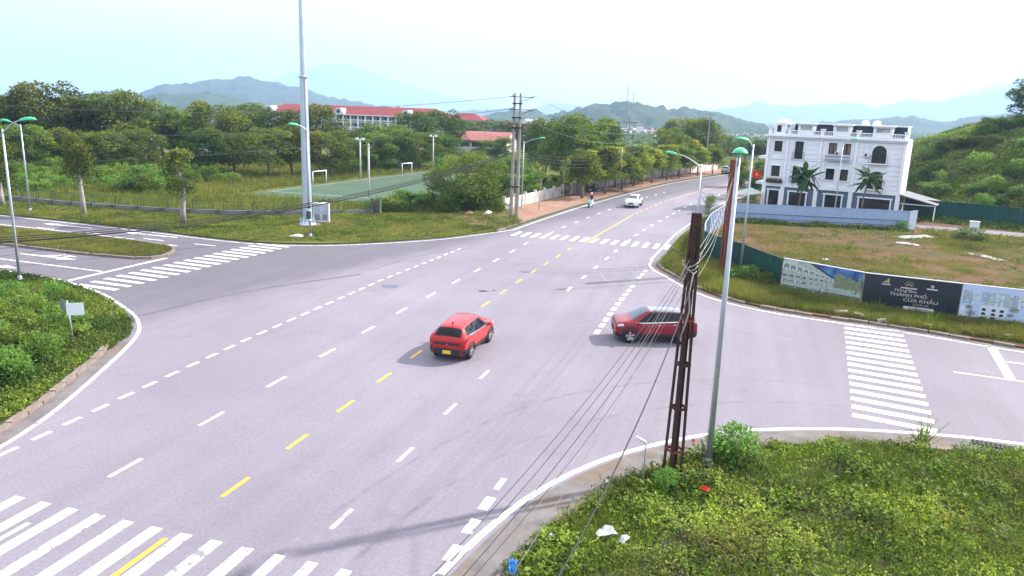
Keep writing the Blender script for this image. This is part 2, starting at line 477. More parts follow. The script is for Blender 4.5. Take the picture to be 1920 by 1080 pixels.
M['lot'] = soilmat('building lot soil', (.070, .072, .026), (.150, .078, .048), (.080, .062, .045), .13, (.38, .58), .5)
M['paving'] = soilmat('red earth paving', (.27, .155, .11), (.32, .20, .15), (.22, .13, .09), .3)
M['kerb'] = pmat('kerb concrete', (.215, .17, .145), .9, .35, 2.2, dirt=(.16, .12, .085), dscale=1.2, bump=.3)
M['gutter'] = pmat('gutter concrete', (.15, .135, .13), .9, .3, 1.2, dirt=(.17, .11, .075), dscale=.45, bump=.3, coord='Object')

# ---- ground
rr = np.r_[0, np.geomspace(30, 13000, 48)]; aa = np.linspace(0, 2 * np.pi, 121)[:-1]
V = [(0, 0, -.03)]
for r_ in rr[1:]:
    for a_ in aa: V.append((r_ * math.cos(a_), r_ * math.sin(a_), float(gz(r_, 0))))
Fq = []
for i in range(len(rr) - 2):
    for k in range(120):
        b0 = 1 + i * 120; b1 = b0 + 120; Fq.append((b0 + k, b1 + k, b1 + (k + 1) % 120, b0 + (k + 1) % 120))
me = mesh_np('ground', V, Fq, M['field'])
ground = tag(part('ground', me), 'green field ground spreading to the hills', kind='structure')
# centre disc
mb = MB(); mb.poly([(30 * math.cos(a_), 30 * math.sin(a_), -.03) for a_ in aa]); mb.build('ground_centre', M['field'], ground)

# ---- lines of the road edges (world metres; x right, y down the main road)
ML = smooth_line([(-20.7, 66), (-20.48, 68.1), (-19.99, 74), (-18.98, 84), (-17.76, 93.4), (-15.35, 108.7), (-11.93, 127.1), (-8.5, 140), (-4.6, 152.4), (0.5, 166), (7.5, 180), (16, 192)], 2.0)
MR = smooth_line([(-6.02, 58.6), (-5.78, 63.8), (-5.28, 74.2), (-3.96, 86.3), (-2.7, 99), (-.2, 111), (3.2, 125), (6.8, 137), (10.6, 148), (16.3, 161), (23, 173), (31, 184)], 2.0)
EA = smooth_line([(-90, 37.4), (-60, 36.3), (-42, 35.5), (-37.5, 34.55), (-34.4, 33.4), (-31.9, 32.0), (-29.4, 30.4), (-27.5, 28.6), (-26.2, 26.6), (-24.9, 24), (-23.4, 20.8), (-22.4, 18.3), (-21.75, 15.5), (-21.4, 11), (-21.3, 4), (-21.3, -8)], .8)
EB = smooth_line([(-90, 53.6), (-65.3, 52.9), (-49.4, 51.95), (-41.5, 51.1), (-36.5, 50.98), (-33, 52), (-30, 53.8), (-27, 56.7), (-24.26, 60), (-22.1, 64)], .8)
EC = smooth_line([(-6.02, 58.6), (-6.0, 56.5), (-5.4, 54.6), (-4.47, 52.9), (-2.8, 49.8), (-.97, 47.45), (1.2, 45.9), (3.88, 44.98), (9.25, 43.92), (14.3, 42.4), (22, 41.0), (50, 37.5)], .8)
ED = smooth_line([(-6.1, -8), (-6.1, 6), (-6.05, 12), (-5.95, 15.1), (-4.94, 19.5), (-3.03, 23.1), (.09, 26.2), (3.8, 28.04), (7.5, 28.95), (10.5, 29.2), (14, 28.9), (22, 27.6), (45, 24.2)], .8)

# ---- asphalt: one sheet under the whole junction, verges lie on it
asph = [(-90, -9), (50, -9), (50, 62)] + [tuple(p) for p in offset(MR, -.3)[3:]] + [tuple(p) for p in offset(ML, .3)[::-1]] + [(-21.5, 64.5), (-90, 62)]
mb = MB(); mb.prism(asph, -.02, 0.0, bottom=False)
road = tag(mb.build('road', M['road']), 'pale grey asphalt junction of the main road and two side roads', kind='structure')

_cache = {}
def dash(name, c, L_, W_, ang, mat, z=.005):
    k = (round(L_, 2), round(W_, 2), mat.name)
    if k not in _cache:
        mb = MB(); mb.quad((-L_ / 2, -W_ / 2, 0), (L_ / 2, -W_ / 2, 0), (L_ / 2, W_ / 2, 0), (-L_ / 2, W_ / 2, 0)); _cache[k] = mb.mesh(name, mat)
    return part(name, _cache[k], road, (c[0], c[1], z), (0, 0, ang))
def ribbon(name, P, W_, mat, z=.005, parent=None):
    A = offset(P, W_ / 2); B = offset(P, -W_ / 2); mb = MB()
    vs = [(a[0], a[1], z) for a in A] + [(b_[0], b_[1], z) for b_ in B]; n_ = len(A)
    mb._add(vs, [(n_ + i, n_ + i + 1, i + 1, i) for i in range(n_ - 1)])
    return mb.build(name, mat, parent or road)

WL = .17
ribbon('edge_line', offset(EA, .12), WL, M['white']); ribbon('edge_line', offset(EC, -.1), WL, M['white']); ribbon('edge_line', offset(ED, .14), .21, M['white'])
ribbon('edge_line', np.vstack([offset(EB, -.1), offset(ML[1:], -.25)]), WL, M['white']); ribbon('edge_line', offset(MR, .25), WL, M['white'])
j = random.Random(3)
k = 0
for i in range(15):                                                    # yellow centre dashes
    y = 17.1 + 3.32 * i
    if 62.5 < y: continue
    x = np.interp(y, [17, 27, 40, 46, 52, 58, 61], [-13.33, -13.47, -13.58, -13.56, -13.42, -13.2, -13.08])
    dash('centre_dash', (x, y), 1.25, .14, R(90) - .01, M['yellow'])
CL = np.array([(-12.6, 64.3), (-11.42, 84.9)]); ribbon('centre_line', resample(CL, 3), .14, M['yellow'])
cmid = lambda y, f: (1 - f) * np.interp(y, ML[:, 1], ML[:, 0]) + f * np.interp(y, MR[:, 1], MR[:, 0])
for y in np.arange(86.5, 104, 2.4): dash('centre_dash', (cmid(y, .505), y), 1.1, .14, R(83), M['yellow'])
Y2 = np.arange(104.5, 150, 3); ribbon('centre_line', np.array([(cmid(y, .505), y) for y in Y2]), .14, M['yellow'])
dash('centre_dash', (-13.28, 12.9), 2.6, .15, R(90), M['yellow'], .009)
for i in range(32): dash('edge_dash', (np.interp(17.8 + 1.275 * i, [18, 24, 31, 45, 57], [-21.35, -21.6, -21.8, -21.78, -21.25]), 16.55 + 1.275 * i), .72 if i < 22 else .66, .17, R(90) + (.01 if i > 20 else .0), M['white'])
for i in range(-1, 13): dash('lane_dash', (np.interp(12.9 + 4 * i, [13, 25, 37, 57], [-17.12, -17.25, -17.36, -17.1]), 12.95 + 4.02 * i), 1.3, .15, R(90) + j.uniform(-.01, .01), M['white'])
for y in [16.6, 20.8, 24.9, 29.0, 46.15, 50.1, 53.85, 57.7, 61.2]: dash('lane_dash', (np.interp(y, [16, 46, 61], [-9.56, -9.94, -9.44]), y), 1.1, .13 if y < 40 else .2, R(90) - .02, M['white'])
for i in range(12): dash('lane_dash', (cmid(68 + 4.05 * i, .26), 68 + 4.05 * i), 1.2, .16, R(83), M['white'])
for i in range(14): dash('lane_dash', (cmid(67 + 3.6 * i, .76), 67 + 3.6 * i), 1.2, .2, R(84), M['white'])
for y in [13.4, 14.8, 16.1, 17.45, 18.75, 20.0]: dash('edge_dash', (-6.12, y), .75, .3 if y < 19.5 else .18, R(88), M['white'])
for i in range(10): dash('edge_dash', (np.interp(37.3 + 1.27 * i, [37, 42, 49], [-6.43, -6.43, -6.25]), 37.3 + 1.265 * i), .75, .28, R(89), M['white'])
for i in range(3): dash('edge_dash', (-6.2 + .05 * i, 51.5 + 1.3 * i), .75, .25, R(89), M['white'])
for i in range(17): dash('crossing_stripe', (-21.3 + .93 * i, 13.0), 3.1, .36 if i < 12 else .3, R(90), M['white'])
for i in range(16): dash('crossing_stripe', (-19.35 + .913 * i, 65.9 - .045 * i), 2.5, .40, R(88), M['white'])
for i in range(18):
    y = 34.7 + .955 * i; dash('crossing_stripe', (np.interp(y, [35, 51], [-35.95, -35.0]), y), 3.0, .40, R(-3), M['white'])
for i in range(16):
    t = i / 15; dash('crossing_stripe', (7.6 - 1.28 * t, 44.2 - 14.45 * t), 2.9, .44, R(-8.5 - 2.5 * t), M['white'])
def seg(name, a, b_, W_, mat=None, z=.005):
    a = np.array(a); b_ = np.array(b_); d = b_ - a
    return dash(name, (a + b_) / 2, float(np.hypot(*d)), W_, math.atan2(d[1], d[0]), mat or M['white'], z)
seg('stop_line', (-38.78, 34.75), (-38.55, 43.4), .34)
seg('stop_line', (13.03, 43.2), (12.32, 37.3), .42)
seg('lane_line', (-58, 38.8), (-39.0, 38.12), .16)
seg('lane_line', (10.05, 37.4), (30, 35.2), .13, paintmat('cream road paint', (.66, .58, .40), .66)); seg('lane_line', (12.95, 40.15), (30, 38.2), .16)
seg('lane_line', (-70, 49.6), (-46, 48.4), .15)
for a_ in (-57, -51.5, -45.6, -40.6): seg('lane_dash', (a_, 49.1 - .03 * (a_ + 50)), (a_ + 2.0, 49.05 - .03 * (a_ + 50)), .16)
def arrow(c, L_, ang, turn=False):
    mb = MB(); w_ = .11
    mb.poly([(-L_ / 2, -w_, 0), (L_ / 2 - 1.5, -w_, 0), (L_ / 2 - 1.5, w_, 0), (-L_ / 2, w_, 0)])
    mb.poly([(L_ / 2 - 1.5, -.42, .0), (L_ / 2, 0, 0), (L_ / 2 - 1.5, .42, 0)])
    if turn:
        for s_ in (1,):
            mb.poly([(-.6, s_ * w_, 0), (.5, s_ * 1.05, 0), (.9, s_ * .95, 0), (.1, s_ * w_, 0)])
            mb.poly([(.2, s_ * 1.15, 0), (1.9, s_ * .75, 0), (.55, s_ * .55, 0)])
    o = mb.build('turn_arrow', M['white'], road); o.location = (c[0], c[1], .005); o.rotation_euler = (0, 0, ang); return o
arrow((-45.9, 40.3), 5.2, R(-1), True); arrow((-47.3, 36.75), 6, R(-2)); arrow((-55.6, 51.1), 5.5, R(179)); arrow((-46.4, 50.6), 5.5, R(179))
arrow((-60.5, 48.0), 5.5, R(179)); arrow((-43.8, 47.6), 5.2, R(179))
# repaired patch and spilled soil on the main road
mb = MB(); a_ = np.linspace(0, 2 * np.pi, 15)[:-1]
mb.poly([(-20.54 + (.55 + .1 * math.sin(3 * t)) * math.cos(t), 42.05 + (.55 + .08 * math.cos(2 * t)) * math.sin(t), .004) for t in a_])
mb.build('asphalt_patch', pmat('bluish patch', (.115, .125, .16), .7, .15, 3), road)
tyre = pmat('tyre rubber on asphalt', (.085, .082, .09), .8, .3, 1.5)
def stain(cx, cy_, rx, ry, ang, mat, name='stain', z=.004, seed=0):
    q = random.Random(seed); mb = MB(); pts = []
    for t in np.linspace(0, 2 * np.pi, 23)[:-1]:
        f = q.uniform(.7, 1.15); x = rx * f * math.cos(t); y = ry * f * math.sin(t)
        pts.append((cx + x * math.cos(ang) - y * math.sin(ang), cy_ + x * math.sin(ang) + y * math.cos(ang), z))
    mb.poly(pts); return mb.build(name, mat, road)
soil = pmat('spilled soil', (.055, .05, .03), .95, .4, 5)
stain(-14.75, 43.3, .35, .2, .3, soil, 'soil_spill', .012, 2); stain(-14.2, 43.7, .16, .09, .2, soil, 'soil_spill', .012, 4)
for (a_, b_, w_) in [((-29.5, 29.6), (-23.8, 44.5), .28), ((-23.8, 46), (-20.5, 57), .12)]:
    P = smooth_line([a_, ((a_[0] + b_[0]) / 2 - .9, (a_[1] + b_[1]) / 2 + .3), b_], .7)
    ribbon('tyre_mark', P, w_, pmat('faint tyre mark', (.105, .10, .112), .75, .3, 2.0), .003)

tm_ = [pmat('faint tyre mark', (.178, .160, .187), .75, .2, 1.2), pmat('pale scuffed arc', (.208, .187, .218), .75, .2, 1.2)]
for i, pts in enumerate([[(-9.2, 66), (-8.4, 58), (-6.2, 51), (-2.5, 45.5), (3, 42)], [(-10.9, 66), (-10.2, 57), (-8.0, 49), (-3.8, 43), (3, 39.8)], [(-8.2, 64), (-7.4, 57), (-5.3, 51.5), (-1.5, 46.8), (4, 43.5)], [(-9, 12), (-7.6, 20), (-4.5, 26), (1, 30), (8, 31.5)], [(-10.6, 12), (-9.3, 21), (-6, 28), (0, 32.3), (8, 34)]]):
    P = smooth_line(pts, .8); P = P + np.stack([vnoise(P + i, 5, i) * .3, 0 * P[:, 0]], 1)
    ribbon('tyre_mark', P, .16 if i < 6 else .34, tm_[1] if i in (0, 1, 2) else tm_[0], .003)

# ---- verges: earth raised a kerb's height above the asphalt
def verge(name, label, edge, far, off, mat, z=.11):
    P = [tuple(p) for p in offset(edge, off)] + far
    mb = MB(); mb.prism(P, -.015, z, bottom=False)
    return tag(mb.build(name, mat), label, kind='structure'), P
EAi = EA + (offset(EA, -1) - EA) * np.where(EA[:, 1] > 27.4, .22, np.where(EA[:, 1] > 26, .45, .65))[:, None]
vA, PA = verge('verge', 'overgrown corner verge on the left of the near crossing', EAi, [(-90, -8)], 0, M['verge'])
edgeB = np.vstack([EB, ML[1:]])
vB, PB = verge('verge', 'wide grass verge and field behind the left side road', edgeB, [(10, 196), (-160, 150), (-160, 53.6)], .45, M['field'])
edgeC = np.vstack([MR[::-1], EC[1:]])
vC, PC = verge('verge', 'open building lot of red soil and dry grass behind the hoardings', edgeC, [(60, 37), (150, 60), (120, 150), (40, 186)], .6, M['lot'])
vD, PD = verge('verge', 'weedy corner verge in the right foreground', ED, [(45, -8)], -1.35, M['verge'])
# red earth pavement between the long wall and the main road
LW = offset(ML, 4.6)
pav = [tuple(p) for p in offset(ML, .75)[1:]] + [tuple(p) for p in offset(ML, 7.6)[::-1][:-1]]
mb = MB(); mb.prism(pav, .05, .125, bottom=False)
pavement = tag(mb.build('pavement', M['paving']), 'red earth pavement along the left of the main road', kind='structure')
# concrete gutter strip of the near right corner and of the left corner
ribbon('gutter', offset(ED, -.72), 1.25, M['gutter'], .012); ribbon('gutter', offset(EA, -.3)[EA[:, 1] < 27], .55, M['gutter'], .012)
ribbon('gutter', offset(EC, .32), .5, M['gutter'], .012)

# median island of the left side road
med = [(-90, 49.4), (-59.3, 47.9), (-51, 48.0), (-45, 47.6), (-41.8, 47.0), (-40.3, 46.3), (-39.6, 45.2), (-39.0, 43.9), (-39.2, 42.8), (-40.2, 42.2), (-44.7, 41.9), (-52.7, 42.3), (-90, 43.6)]
mb = MB(); mb.prism(med, 0, .13, bottom=False)
island = tag(mb.build('median_island', M['verge']), 'grassy median island of the left side road', kind='structure')

# ---- kerbs: separate stones
def kerb(label, P, w_=.26, h=.16, L_=.98, mat=None, gap=(0, 0), drop=0.0):
    root = thing('kerb', label, None, kind='structure')
    mb = MB(); mb.box((0, 0, 0), (L_ - .03, w_, h), taper=.96); me = mb.mesh('kerbstone', mat or M['kerb'])
    P = resample(P, L_); q = random.Random(len(P))
    for a, b_ in zip(P[:-1], P[1:]):
        if q.random() < drop: continue
        d = b_ - a
        part('kerbstone', me, root, ((a[0] + b_[0]) / 2 + q.uniform(-.02, .02), (a[1] + b_[1]) / 2 + q.uniform(-.02, .02), h / 2 - .01 + q.uniform(-.02, .015)),
             (q.uniform(-.05, .05), q.uniform(-.03, .03), math.atan2(d[1], d[0]) + q.uniform(-.02, .02)))
    return root
ka = offset(EA, -.68); kerb('worn kerb of pale stones round the left corner verge', ka[(ka[:, 1] < 26.3) & (ka[:, 1] > 6)])
kd = offset(ED, -1.3); kerb('broken kerb along the right foreground verge', kd[(kd[:, 1] > 8) & (kd[:, 0] < 24)], drop=.25)
kc = offset(EC, .62); kerb('low dirty kerb below the printed hoardings', kc[(kc[:, 0] > -6) & (kc[:, 0] < 24)], drop=.2)
kb = offset(ML, .6); kerb('kerb along the red earth pavement', kb[(kb[:, 1] > 66) & (kb[:, 1] < 150)], L_=1.3, h=.18)
m2 = [(p[0], p[1]) for p in med[1:-1]]; kerb('rounded kerb of the grassy median island', np.array(m2), w_=.22)

# ---- hills
def hillmat(name, c1, c2, c3, s):
    m = soilmat(name, c1, c2, c3, s, (.35, .65), s * 6)
    return m
M['wood'] = hillmat('wooded hill', (.024, .040, .016), (.062, .085, .028), (.010, .018, .008), .022)
M['wood2'] = hillmat('far wooded hill', (.022, .036, .020), (.058, .078, .032), (.012, .022, .012), .009)
def ridge(label, pts, D, depth, mat, amp=5.0, wl=22.0, step=3.0, nr=34, base=-15):
    D *= 1.5; depth *= 1.5; amp *= 1.25; wl *= 1.35
    xs = np.arange(pts[0][0], pts[-1][0] + .1, step)
    # smooth the outline a little
    ys = np.interp(xs, [p[0] for p in pts], [p[1] for p in pts]); kk = np.ones(5) / 5
    ys = np.convolve(np.pad(ys, 2, 'edge'), kk, 'valid') + np.interp(xs, np.arange(xs[0] - 20, xs[-1] + 20, 9), np.random.default_rng(len(pts)).normal(0, .55, len(np.arange(xs[0] - 20, xs[-1] + 20, 9))))
    s = np.linspace(-1, 1, nr); V = np.zeros((len(xs), nr, 3))
    for i, (px, py) in enumerate(zip(xs, ys)):
        d = (px - 960) / F * RT - (py - 540) / F * UP + FW; hd = np.hypot(d[0], d[1]); ux, uy = d[0] / hd, d[1] / hd
        top = H + D * d[2] / hd
        for k_, q in enumerate(s):
            dist = D + depth * q; e = np.cos(q * np.pi / 2) ** 1.3
            V[i, k_] = (ux * dist, uy * dist, base + (top - base) * e)
    P2 = V.reshape(-1, 3)
    nz = (vnoise(P2, wl, 1) - .5) * 2 * amp + (vnoise(P2, wl * .45, 2) - .5) * amp * 1.1 + (vnoise(P2, wl * 5, 3) - .5) * amp * 2.2
    fall = np.repeat((np.cos(s * np.pi / 2))[None, :], len(xs), 0).ravel()
    P2[:, 2] += nz * np.clip(fall * 3, 0, 1) - amp * .35
    Fq = [(a * nr + b_, (a + 1) * nr + b_, (a + 1) * nr + b_ + 1, a * nr + b_ + 1) for a in range(len(xs) - 1) for b_ in range(nr - 1)]
    me = mesh_np('hill', P2, Fq, mat, smooth=False)
    return tag(part('hill', me), label, kind='structure')
ridge('blue wooded hill behind the school roof', [(180, 215), (270, 176), (300, 165), (380, 155), (440, 146), (470, 147), (500, 157), (560, 164), (600, 175), (650, 187), (700, 198), (760, 206), (840, 222)], 2100, 420, M['wood2'], 7, 34)
ridge('dark low hill in front of the blue one on the left', [(100, 190), (150, 174), (215, 175), (260, 182), (300, 175), (340, 172), (390, 173), (440, 182), (480, 196), (540, 215)], 1350, 260, M['wood'], 6, 26)
ridge('very faint high mountain on the left', [(380, 205), (450, 178), (500, 152), (545, 136), (600, 121), (650, 119), (700, 134), (760, 155), (850, 182), (920, 196), (1000, 214)], 8200, 400, M['wood2'], 18, 160)
ridge('small blue hills left of the twin poles', [(790, 228), (850, 214), (880, 207), (910, 210), (960, 203), (1000, 213), (1060, 228)], 3000, 360, M['wood2'], 7, 40)
ridge('low wooded hill just left of the twin poles', [(840, 235), (900, 221), (935, 211), (970, 207), (1010, 212), (1050, 226)], 1250, 220, M['wood'], 6, 24)
ridge('pale pointed hill right of the twin poles', [(950, 225), (990, 204), (1040, 191), (1075, 193), (1130, 200), (1200, 220)], 5200, 420, M['wood2'], 9, 80)
ridge('wooded hill carrying two radio masts', [(960, 245), (1010, 222), (1060, 214), (1100, 202), (1150, 196), (1200, 194), (1215, 199), (1230, 207), (1290, 209), (1340, 214), (1380, 224), (1400, 232), (1470, 248), (1560, 268)], 1050, 250, M['wood'], 6, 20, 2.5, 40)
ridge('long blue ridge on the right', [(1230, 222), (1290, 208), (1330, 204), (1400, 199), (1420, 191), (1445, 200), (1500, 198), (1545, 193), (1610, 194), (1640, 204), (1675, 194), (1700, 187), (1760, 188), (1800, 181), (1850, 172), (1885, 160), (1920, 148), (1990, 128), (2080, 120)], 4700, 420, M['wood2'], 9, 70)
ridge('palest mountain at the far right', [(1720, 205), (1780, 184), (1830, 168), (1870, 151), (1900, 156), (1960, 175), (2050, 190)], 8200, 400, M['wood2'], 14, 150)
ridge('blue-green wooded ridge behind the white villa', [(1380, 250), (1450, 240), (1560, 232), (1640, 227), (1680, 219), (1720, 222), (1770, 231), (1830, 219), (1880, 216), (1960, 220), (2060, 228)], 1600, 330, M['wood'], 6, 28)

# ---- the air
HZ = .00021
m = bpy.data.materials.new('haze'); m.use_nodes = True; n = m.node_tree.nodes; n.clear()
o_ = n.new('ShaderNodeOutputMaterial'); pv = n.new('ShaderNodeVolumePrincipled')
pv.inputs['Color'].default_value = (.47, .68, 1.0, 1); pv.inputs['Density'].default_value = HZ; pv.inputs['Anisotropy'].default_value = .25
m.node_tree.links.new(pv.outputs['Volume'], o_.inputs['Volume'])
mb = MB(); mb.box((0, 0, 0), (26600, 26600, 1000)); hz = mb.build('haze', m); hz.location = (0, 0, 1000 / 2 - 17.5)
tag(hz, 'thin bright haze over the valley', kind='stuff')
# ================================================================ BUILDINGS, FENCES, POLES
def zat(bx, by, tx, ty):
    b = at(bx, by); d = (tx - 960) / F * RT - (ty - 540) / F * UP + FW
    return H + math.hypot(b[0], b[1]) / math.hypot(d[0], d[1]) * d[2]
M['wwall'] = pmat('white render', (.82, .82, .86), .7, .04, 1.2, dirt=(.70, .70, .73), dscale=.5, stretch=(1, 1, .35))
M['wtrim'] = pmat('white trim', (.84, .84, .86), .6, .04, 2)
M['slate'] = pmat('dark slate', (.028, .04, .055), .5, .3, 6)
M['greyclad'] = pmat('blue grey cladding', (.10, .135, .185), .6, .08, 2)
M['glass'] = pmat('dark window glass', (.022, .022, .026), .08, .5, .9, spec=.6)
M['brownframe'] = pmat('dark brown frame', (.035, .022, .018), .5, .1, 3)
M['curtain'] = pmat('brown curtain', (.20, .14, .11), .9, .35, 5, stretch=(6, 1, .4))
M['steel'] = pmat('galvanised steel', (.46, .49, .53), .45, .1, 1.5, metal=.55, spec=.5)
M['mast'] = pmat('galvanised mast', (.50, .56, .63), .4, .08, .8, metal=.45, spec=.5)
M['conc'] = pmat('pole concrete', (.30, .28, .26), .9, .15, 2, dirt=(.2, .18, .17), dscale=1)
M['greenpl'] = pmat('green lamp cover', (.03, .50, .22), .35, .05, 2, coat=.4)
M['rust'] = pmat('rusty steel', (.042, .020, .017), .85, .3, 3, dirt=(.085, .032, .02), dscale=1.5)
M['redrust'] = pmat('red primer steel', (.17, .045, .03), .85, .25, 3)
M['white'] = M['white']
M['whpl'] = pmat('white painted metal', (.74, .75, .77), .5, .06, 1.5)
M['bluefence'] = pmat('pale blue metal sheet', (.33, .42, .60), .45, .08, .8, metal=.2, dirt=(.30, .36, .47), dscale=.9)
M['whfence'] = pmat('white metal sheet', (.46, .52, .62), .45, .06, .8, metal=.15)
M['greenfence'] = pmat('dark green metal sheet', (.006, .062, .050), .45, .15, .8)
M['meshgreen'] = pmat('green painted rail', (.03, .12, .05), .5, .2, 3)
M['plinth'] = pmat('stained plinth', (.21, .20, .20), .95, .3, 1.4, dirt=(.10, .095, .09), dscale=.7)
M['creamwall'] = pmat('lime washed wall', (.66, .62, .55), .9, .12, 1.0, dirt=(.35, .31, .27), dscale=.5)
M['oldwall'] = pmat('mouldy wall', (.36, .33, .29), .95, .35, 1.2, dirt=(.12, .115, .10), dscale=.8)
M['redroof'] = pmat('red roof tiles', (.25, .045, .042), .8, .15, .6, dirt=(.19, .045, .042), dscale=.3)
M['pinkroof'] = pmat('faded red metal roof', (.30, .10, .09), .7, .12, .5, dirt=(.25, .10, .085), dscale=.4)
M['cream'] = pmat('cream render', (.62, .52, .37), .85, .08, .6)
M['palewall'] = pmat('pale school render', (.60, .60, .62), .85, .06, .5)
M['dark'] = pmat('dark interior', (.03, .028, .027), .9, .3, .6)
M['black'] = pmat('black rubber', (.012, .012, .013), .7, .2, 4)

def facade(u0, u1, z0, z1, holes, y0, y1):
    """wall between depths y0,y1 with rectangular openings really left open"""
    mb = MB()
    zs = sorted({z0, z1, *[h[2] for h in holes], *[h[3] for h in holes]}); us = sorted({u0, u1, *[h[0] for h in holes], *[h[1] for h in holes]})
    for a, b in zip(zs[:-1], zs[1:]):
        run = None
        for c, d in zip(us[:-1], us[1:]):
            solid = not any(h[0] <= c + 1e-6 and d <= h[1] + 1e-6 and h[2] <= a + 1e-6 and b <= h[3] + 1e-6 for h in holes)
            if solid: run = (run[0], d) if run else (c, d)
            if (not solid or d == us[-1]) and run:
                mb.box(((run[0] + run[1]) / 2, (y0 + y1) / 2, (a + b) / 2), (run[1] - run[0], y1 - y0, b - a)); run = None
    return mb

# ---------------------------------------------------------------- the white villa block
VA = (4.9, 101.2); va = math.atan2(-3.8, 12.5)
villa = thing('villa_block', 'white three storey villa with arched windows and dark slate mansard roof', 'villa', (VA[0], VA[1], 0), va)
rect3 = [(-1.63, -.64, 7.03, 8.35), (.88, 1.89, 6.25, 8.4), (4.8, 5.75, 7.05, 8.4), (6.32, 7.31, 7.05, 8.4)]
rect2 = [(-1.70, -.63, 3.96, 5.3), (.88, 1.89, 3.32, 5.35), (4.8, 5.8, 4.0, 5.35), (6.35, 7.35, 4.0, 5.35)]
arch = [(9.62, 11.28, 6.3, 8.38), (9.58, 11.24, 3.3, 5.42)]
gnd = [(-1.72, -.45, .05, 2.25), (.8, 2.8, .05, 2.2), (5.05, 6.95, .05, 2.22), (8.95, 12.3, .05, 2.18)]
holes = rect3 + rect2 + arch + gnd
mb = facade(-2.5, 13.2, 0, 9.1, holes, 0, .3)
for h in arch:                                                         # spandrels that make the arches
    r_ = (h[1] - h[0]) / 2; cx = (h[0] + h[1]) / 2; zc = h[3] - r_
    for s_ in (-1, 1):
        pts = [(cx + s_ * r_, h[3])] + [(cx + s_ * r_ * math.cos(t), zc + r_ * math.sin(t)) for t in np.linspace(0, math.pi / 2, 9)]
        mb.wall_prism(pts, 0.001, .299)
mb.box((5.35, 2.8, 4.55), (15.69, 4.6, 9.09))                          # floors and rear rooms behind the facade
mb.build('wall', [M['wwall']], villa)
for i, h in enumerate(holes):
    u0, u1, z0, z1 = h; isarch = h in arch; isg = h in gnd
    fr = MB(); t_ = .16 if isg else .09; pr = .10 if isg else .06
    if isarch:
        r_ = (u1 - u0) / 2; cx = (u0 + u1) / 2; zc = z1 - r_
        P = [(u1, z0)] + [(cx + r_ * math.cos(t), zc + r_ * math.sin(t)) for t in np.linspace(0, math.pi, 15)] + [(u0, z0)]
        for a, b in zip(P[:-1], P[1:]): fr.path([(a[0], -.02, a[1]), (b[0], -.02, b[1])], .06, 6, False)
        fr.box((cx, -.25, z0 - .06), (u1 - u0 + .5, .5, .12))
    else:
        fr.box((u0 - t_ / 2, -pr / 2, (z0 + z1) / 2), (t_, pr, z1 - z0)); fr.box((u1 + t_ / 2, -pr / 2, (z0 + z1) / 2), (t_, pr, z1 - z0))
        fr.box(((u0 + u1) / 2, -pr / 2 - .01, z1 + t_ / 2), (u1 - u0 + 2 * t_ + (.18 if isg else .06), pr + .04, t_))
        if not isg: fr.box(((u0 + u1) / 2, -.05, z0 - .05), (u1 - u0 + .2, .1, .1))
    wname = 'door' if isg or z1 - z0 > 1.9 else 'window'
    wo = fr.build(wname, M['wtrim'], villa)
    g_ = MB(); g_.box(((u0 + u1) / 2, .22, (z0 + z1) / 2), (u1 - u0 - .004, .04, z1 - z0 - .004)); g_.build('pane', M['glass'], wo)
    br = MB(); k_ = 3 if u1 - u0 > 3 else 2
    for q in range(k_ + 1): br.box((u0 + .03 + (u1 - u0 - .06) * q / k_, .175, (z0 + z1) / 2), (.06, .05, z1 - z0 - .01))
    br.box(((u0 + u1) / 2, .175, z1 - .05), (u1 - u0, .045, .07)); br.box(((u0 + u1) / 2, .175, z0 + .05), (u1 - u0, .045, .07))
    if z1 - z0 > 1.9: br.box(((u0 + u1) / 2, .176, z0 + (z1 - z0) * .68), (u1 - u0, .04, .06))
    br.build('casement', M['brownframe'], wo)
    if i in (2, 3):
        c_ = MB(); c_.box((u0 + .26, .19, (z0 + z1) / 2), (.3, .02, z1 - z0 - .1)); c_.box((u1 - .26, .19, (z0 + z1) / 2), (.3, .02, z1 - z0 - .1)); c_.build('curtain', M['curtain'], wo)
    if isarch or (not isg and z1 - z0 > 1.9):                            # juliet railing
        rl = MB()
        for q in np.linspace(u0 - .18, u1 + .18, 12): rl.path([(q, -.32, z0), (q, -.32, z0 + .85)], .014, 4, False)
        for z_ in (z0 + .05, z0 + .85): rl.path([(u0 - .2, 0, z_), (u0 - .2, -.32, z_), (u1 + .2, -.32, z_), (u1 + .2, 0, z_)], .022, 4, False)
        rl.build('railing', M['dark'], wo)
tr = MB()
for u in (-2.36, -.05, 3.92, 7.92, 13.06): tr = MB(); tr.box((u, -.06, 5.95), (.34, .12, 5.5)); tr.build('pilaster', M['wtrim'], villa); tr = MB(); tr.box((u, -.065, 1.37), (.46, .13, 2.74)); tr.build('pilaster', M['wtrim'], villa)
tr = MB(); tr.box((5.35, -.075, 2.97), (15.9, .15, .45)); tr.box((5.35, -.045, 6.2), (15.8, .09, .14)); tr.box((5.35, -.11, 8.78), (16.0, .22, .14)); tr.box((5.35, -.2, 8.99), (16.3, .4, .2))
tr.box((-2.6, 2.5, 2.97), (.2, 4.9, .45)); tr.box((-2.7, 2.5, 8.99), (.4, 4.9, .2)); tr.build('cornice', M['wtrim'], villa)
ru = MB()
for (a, b) in ((-2.15, -1.85), (-.45, -.26), (.16, .72), (2.06, 3.72), (4.13, 4.66), (7.5, 7.72), (8.13, 9.42), (11.5, 12.85)):
    for z_ in (*np.arange(3.26, 5.9, .56), *np.arange(6.34, 8.4, .56)): ru = MB(); ru.box(((a + b) / 2, -.03, z_ + .23), (b - a, .06, .45)); ru.build('rusticated_course', M['wwall'], villa)
cl = MB()
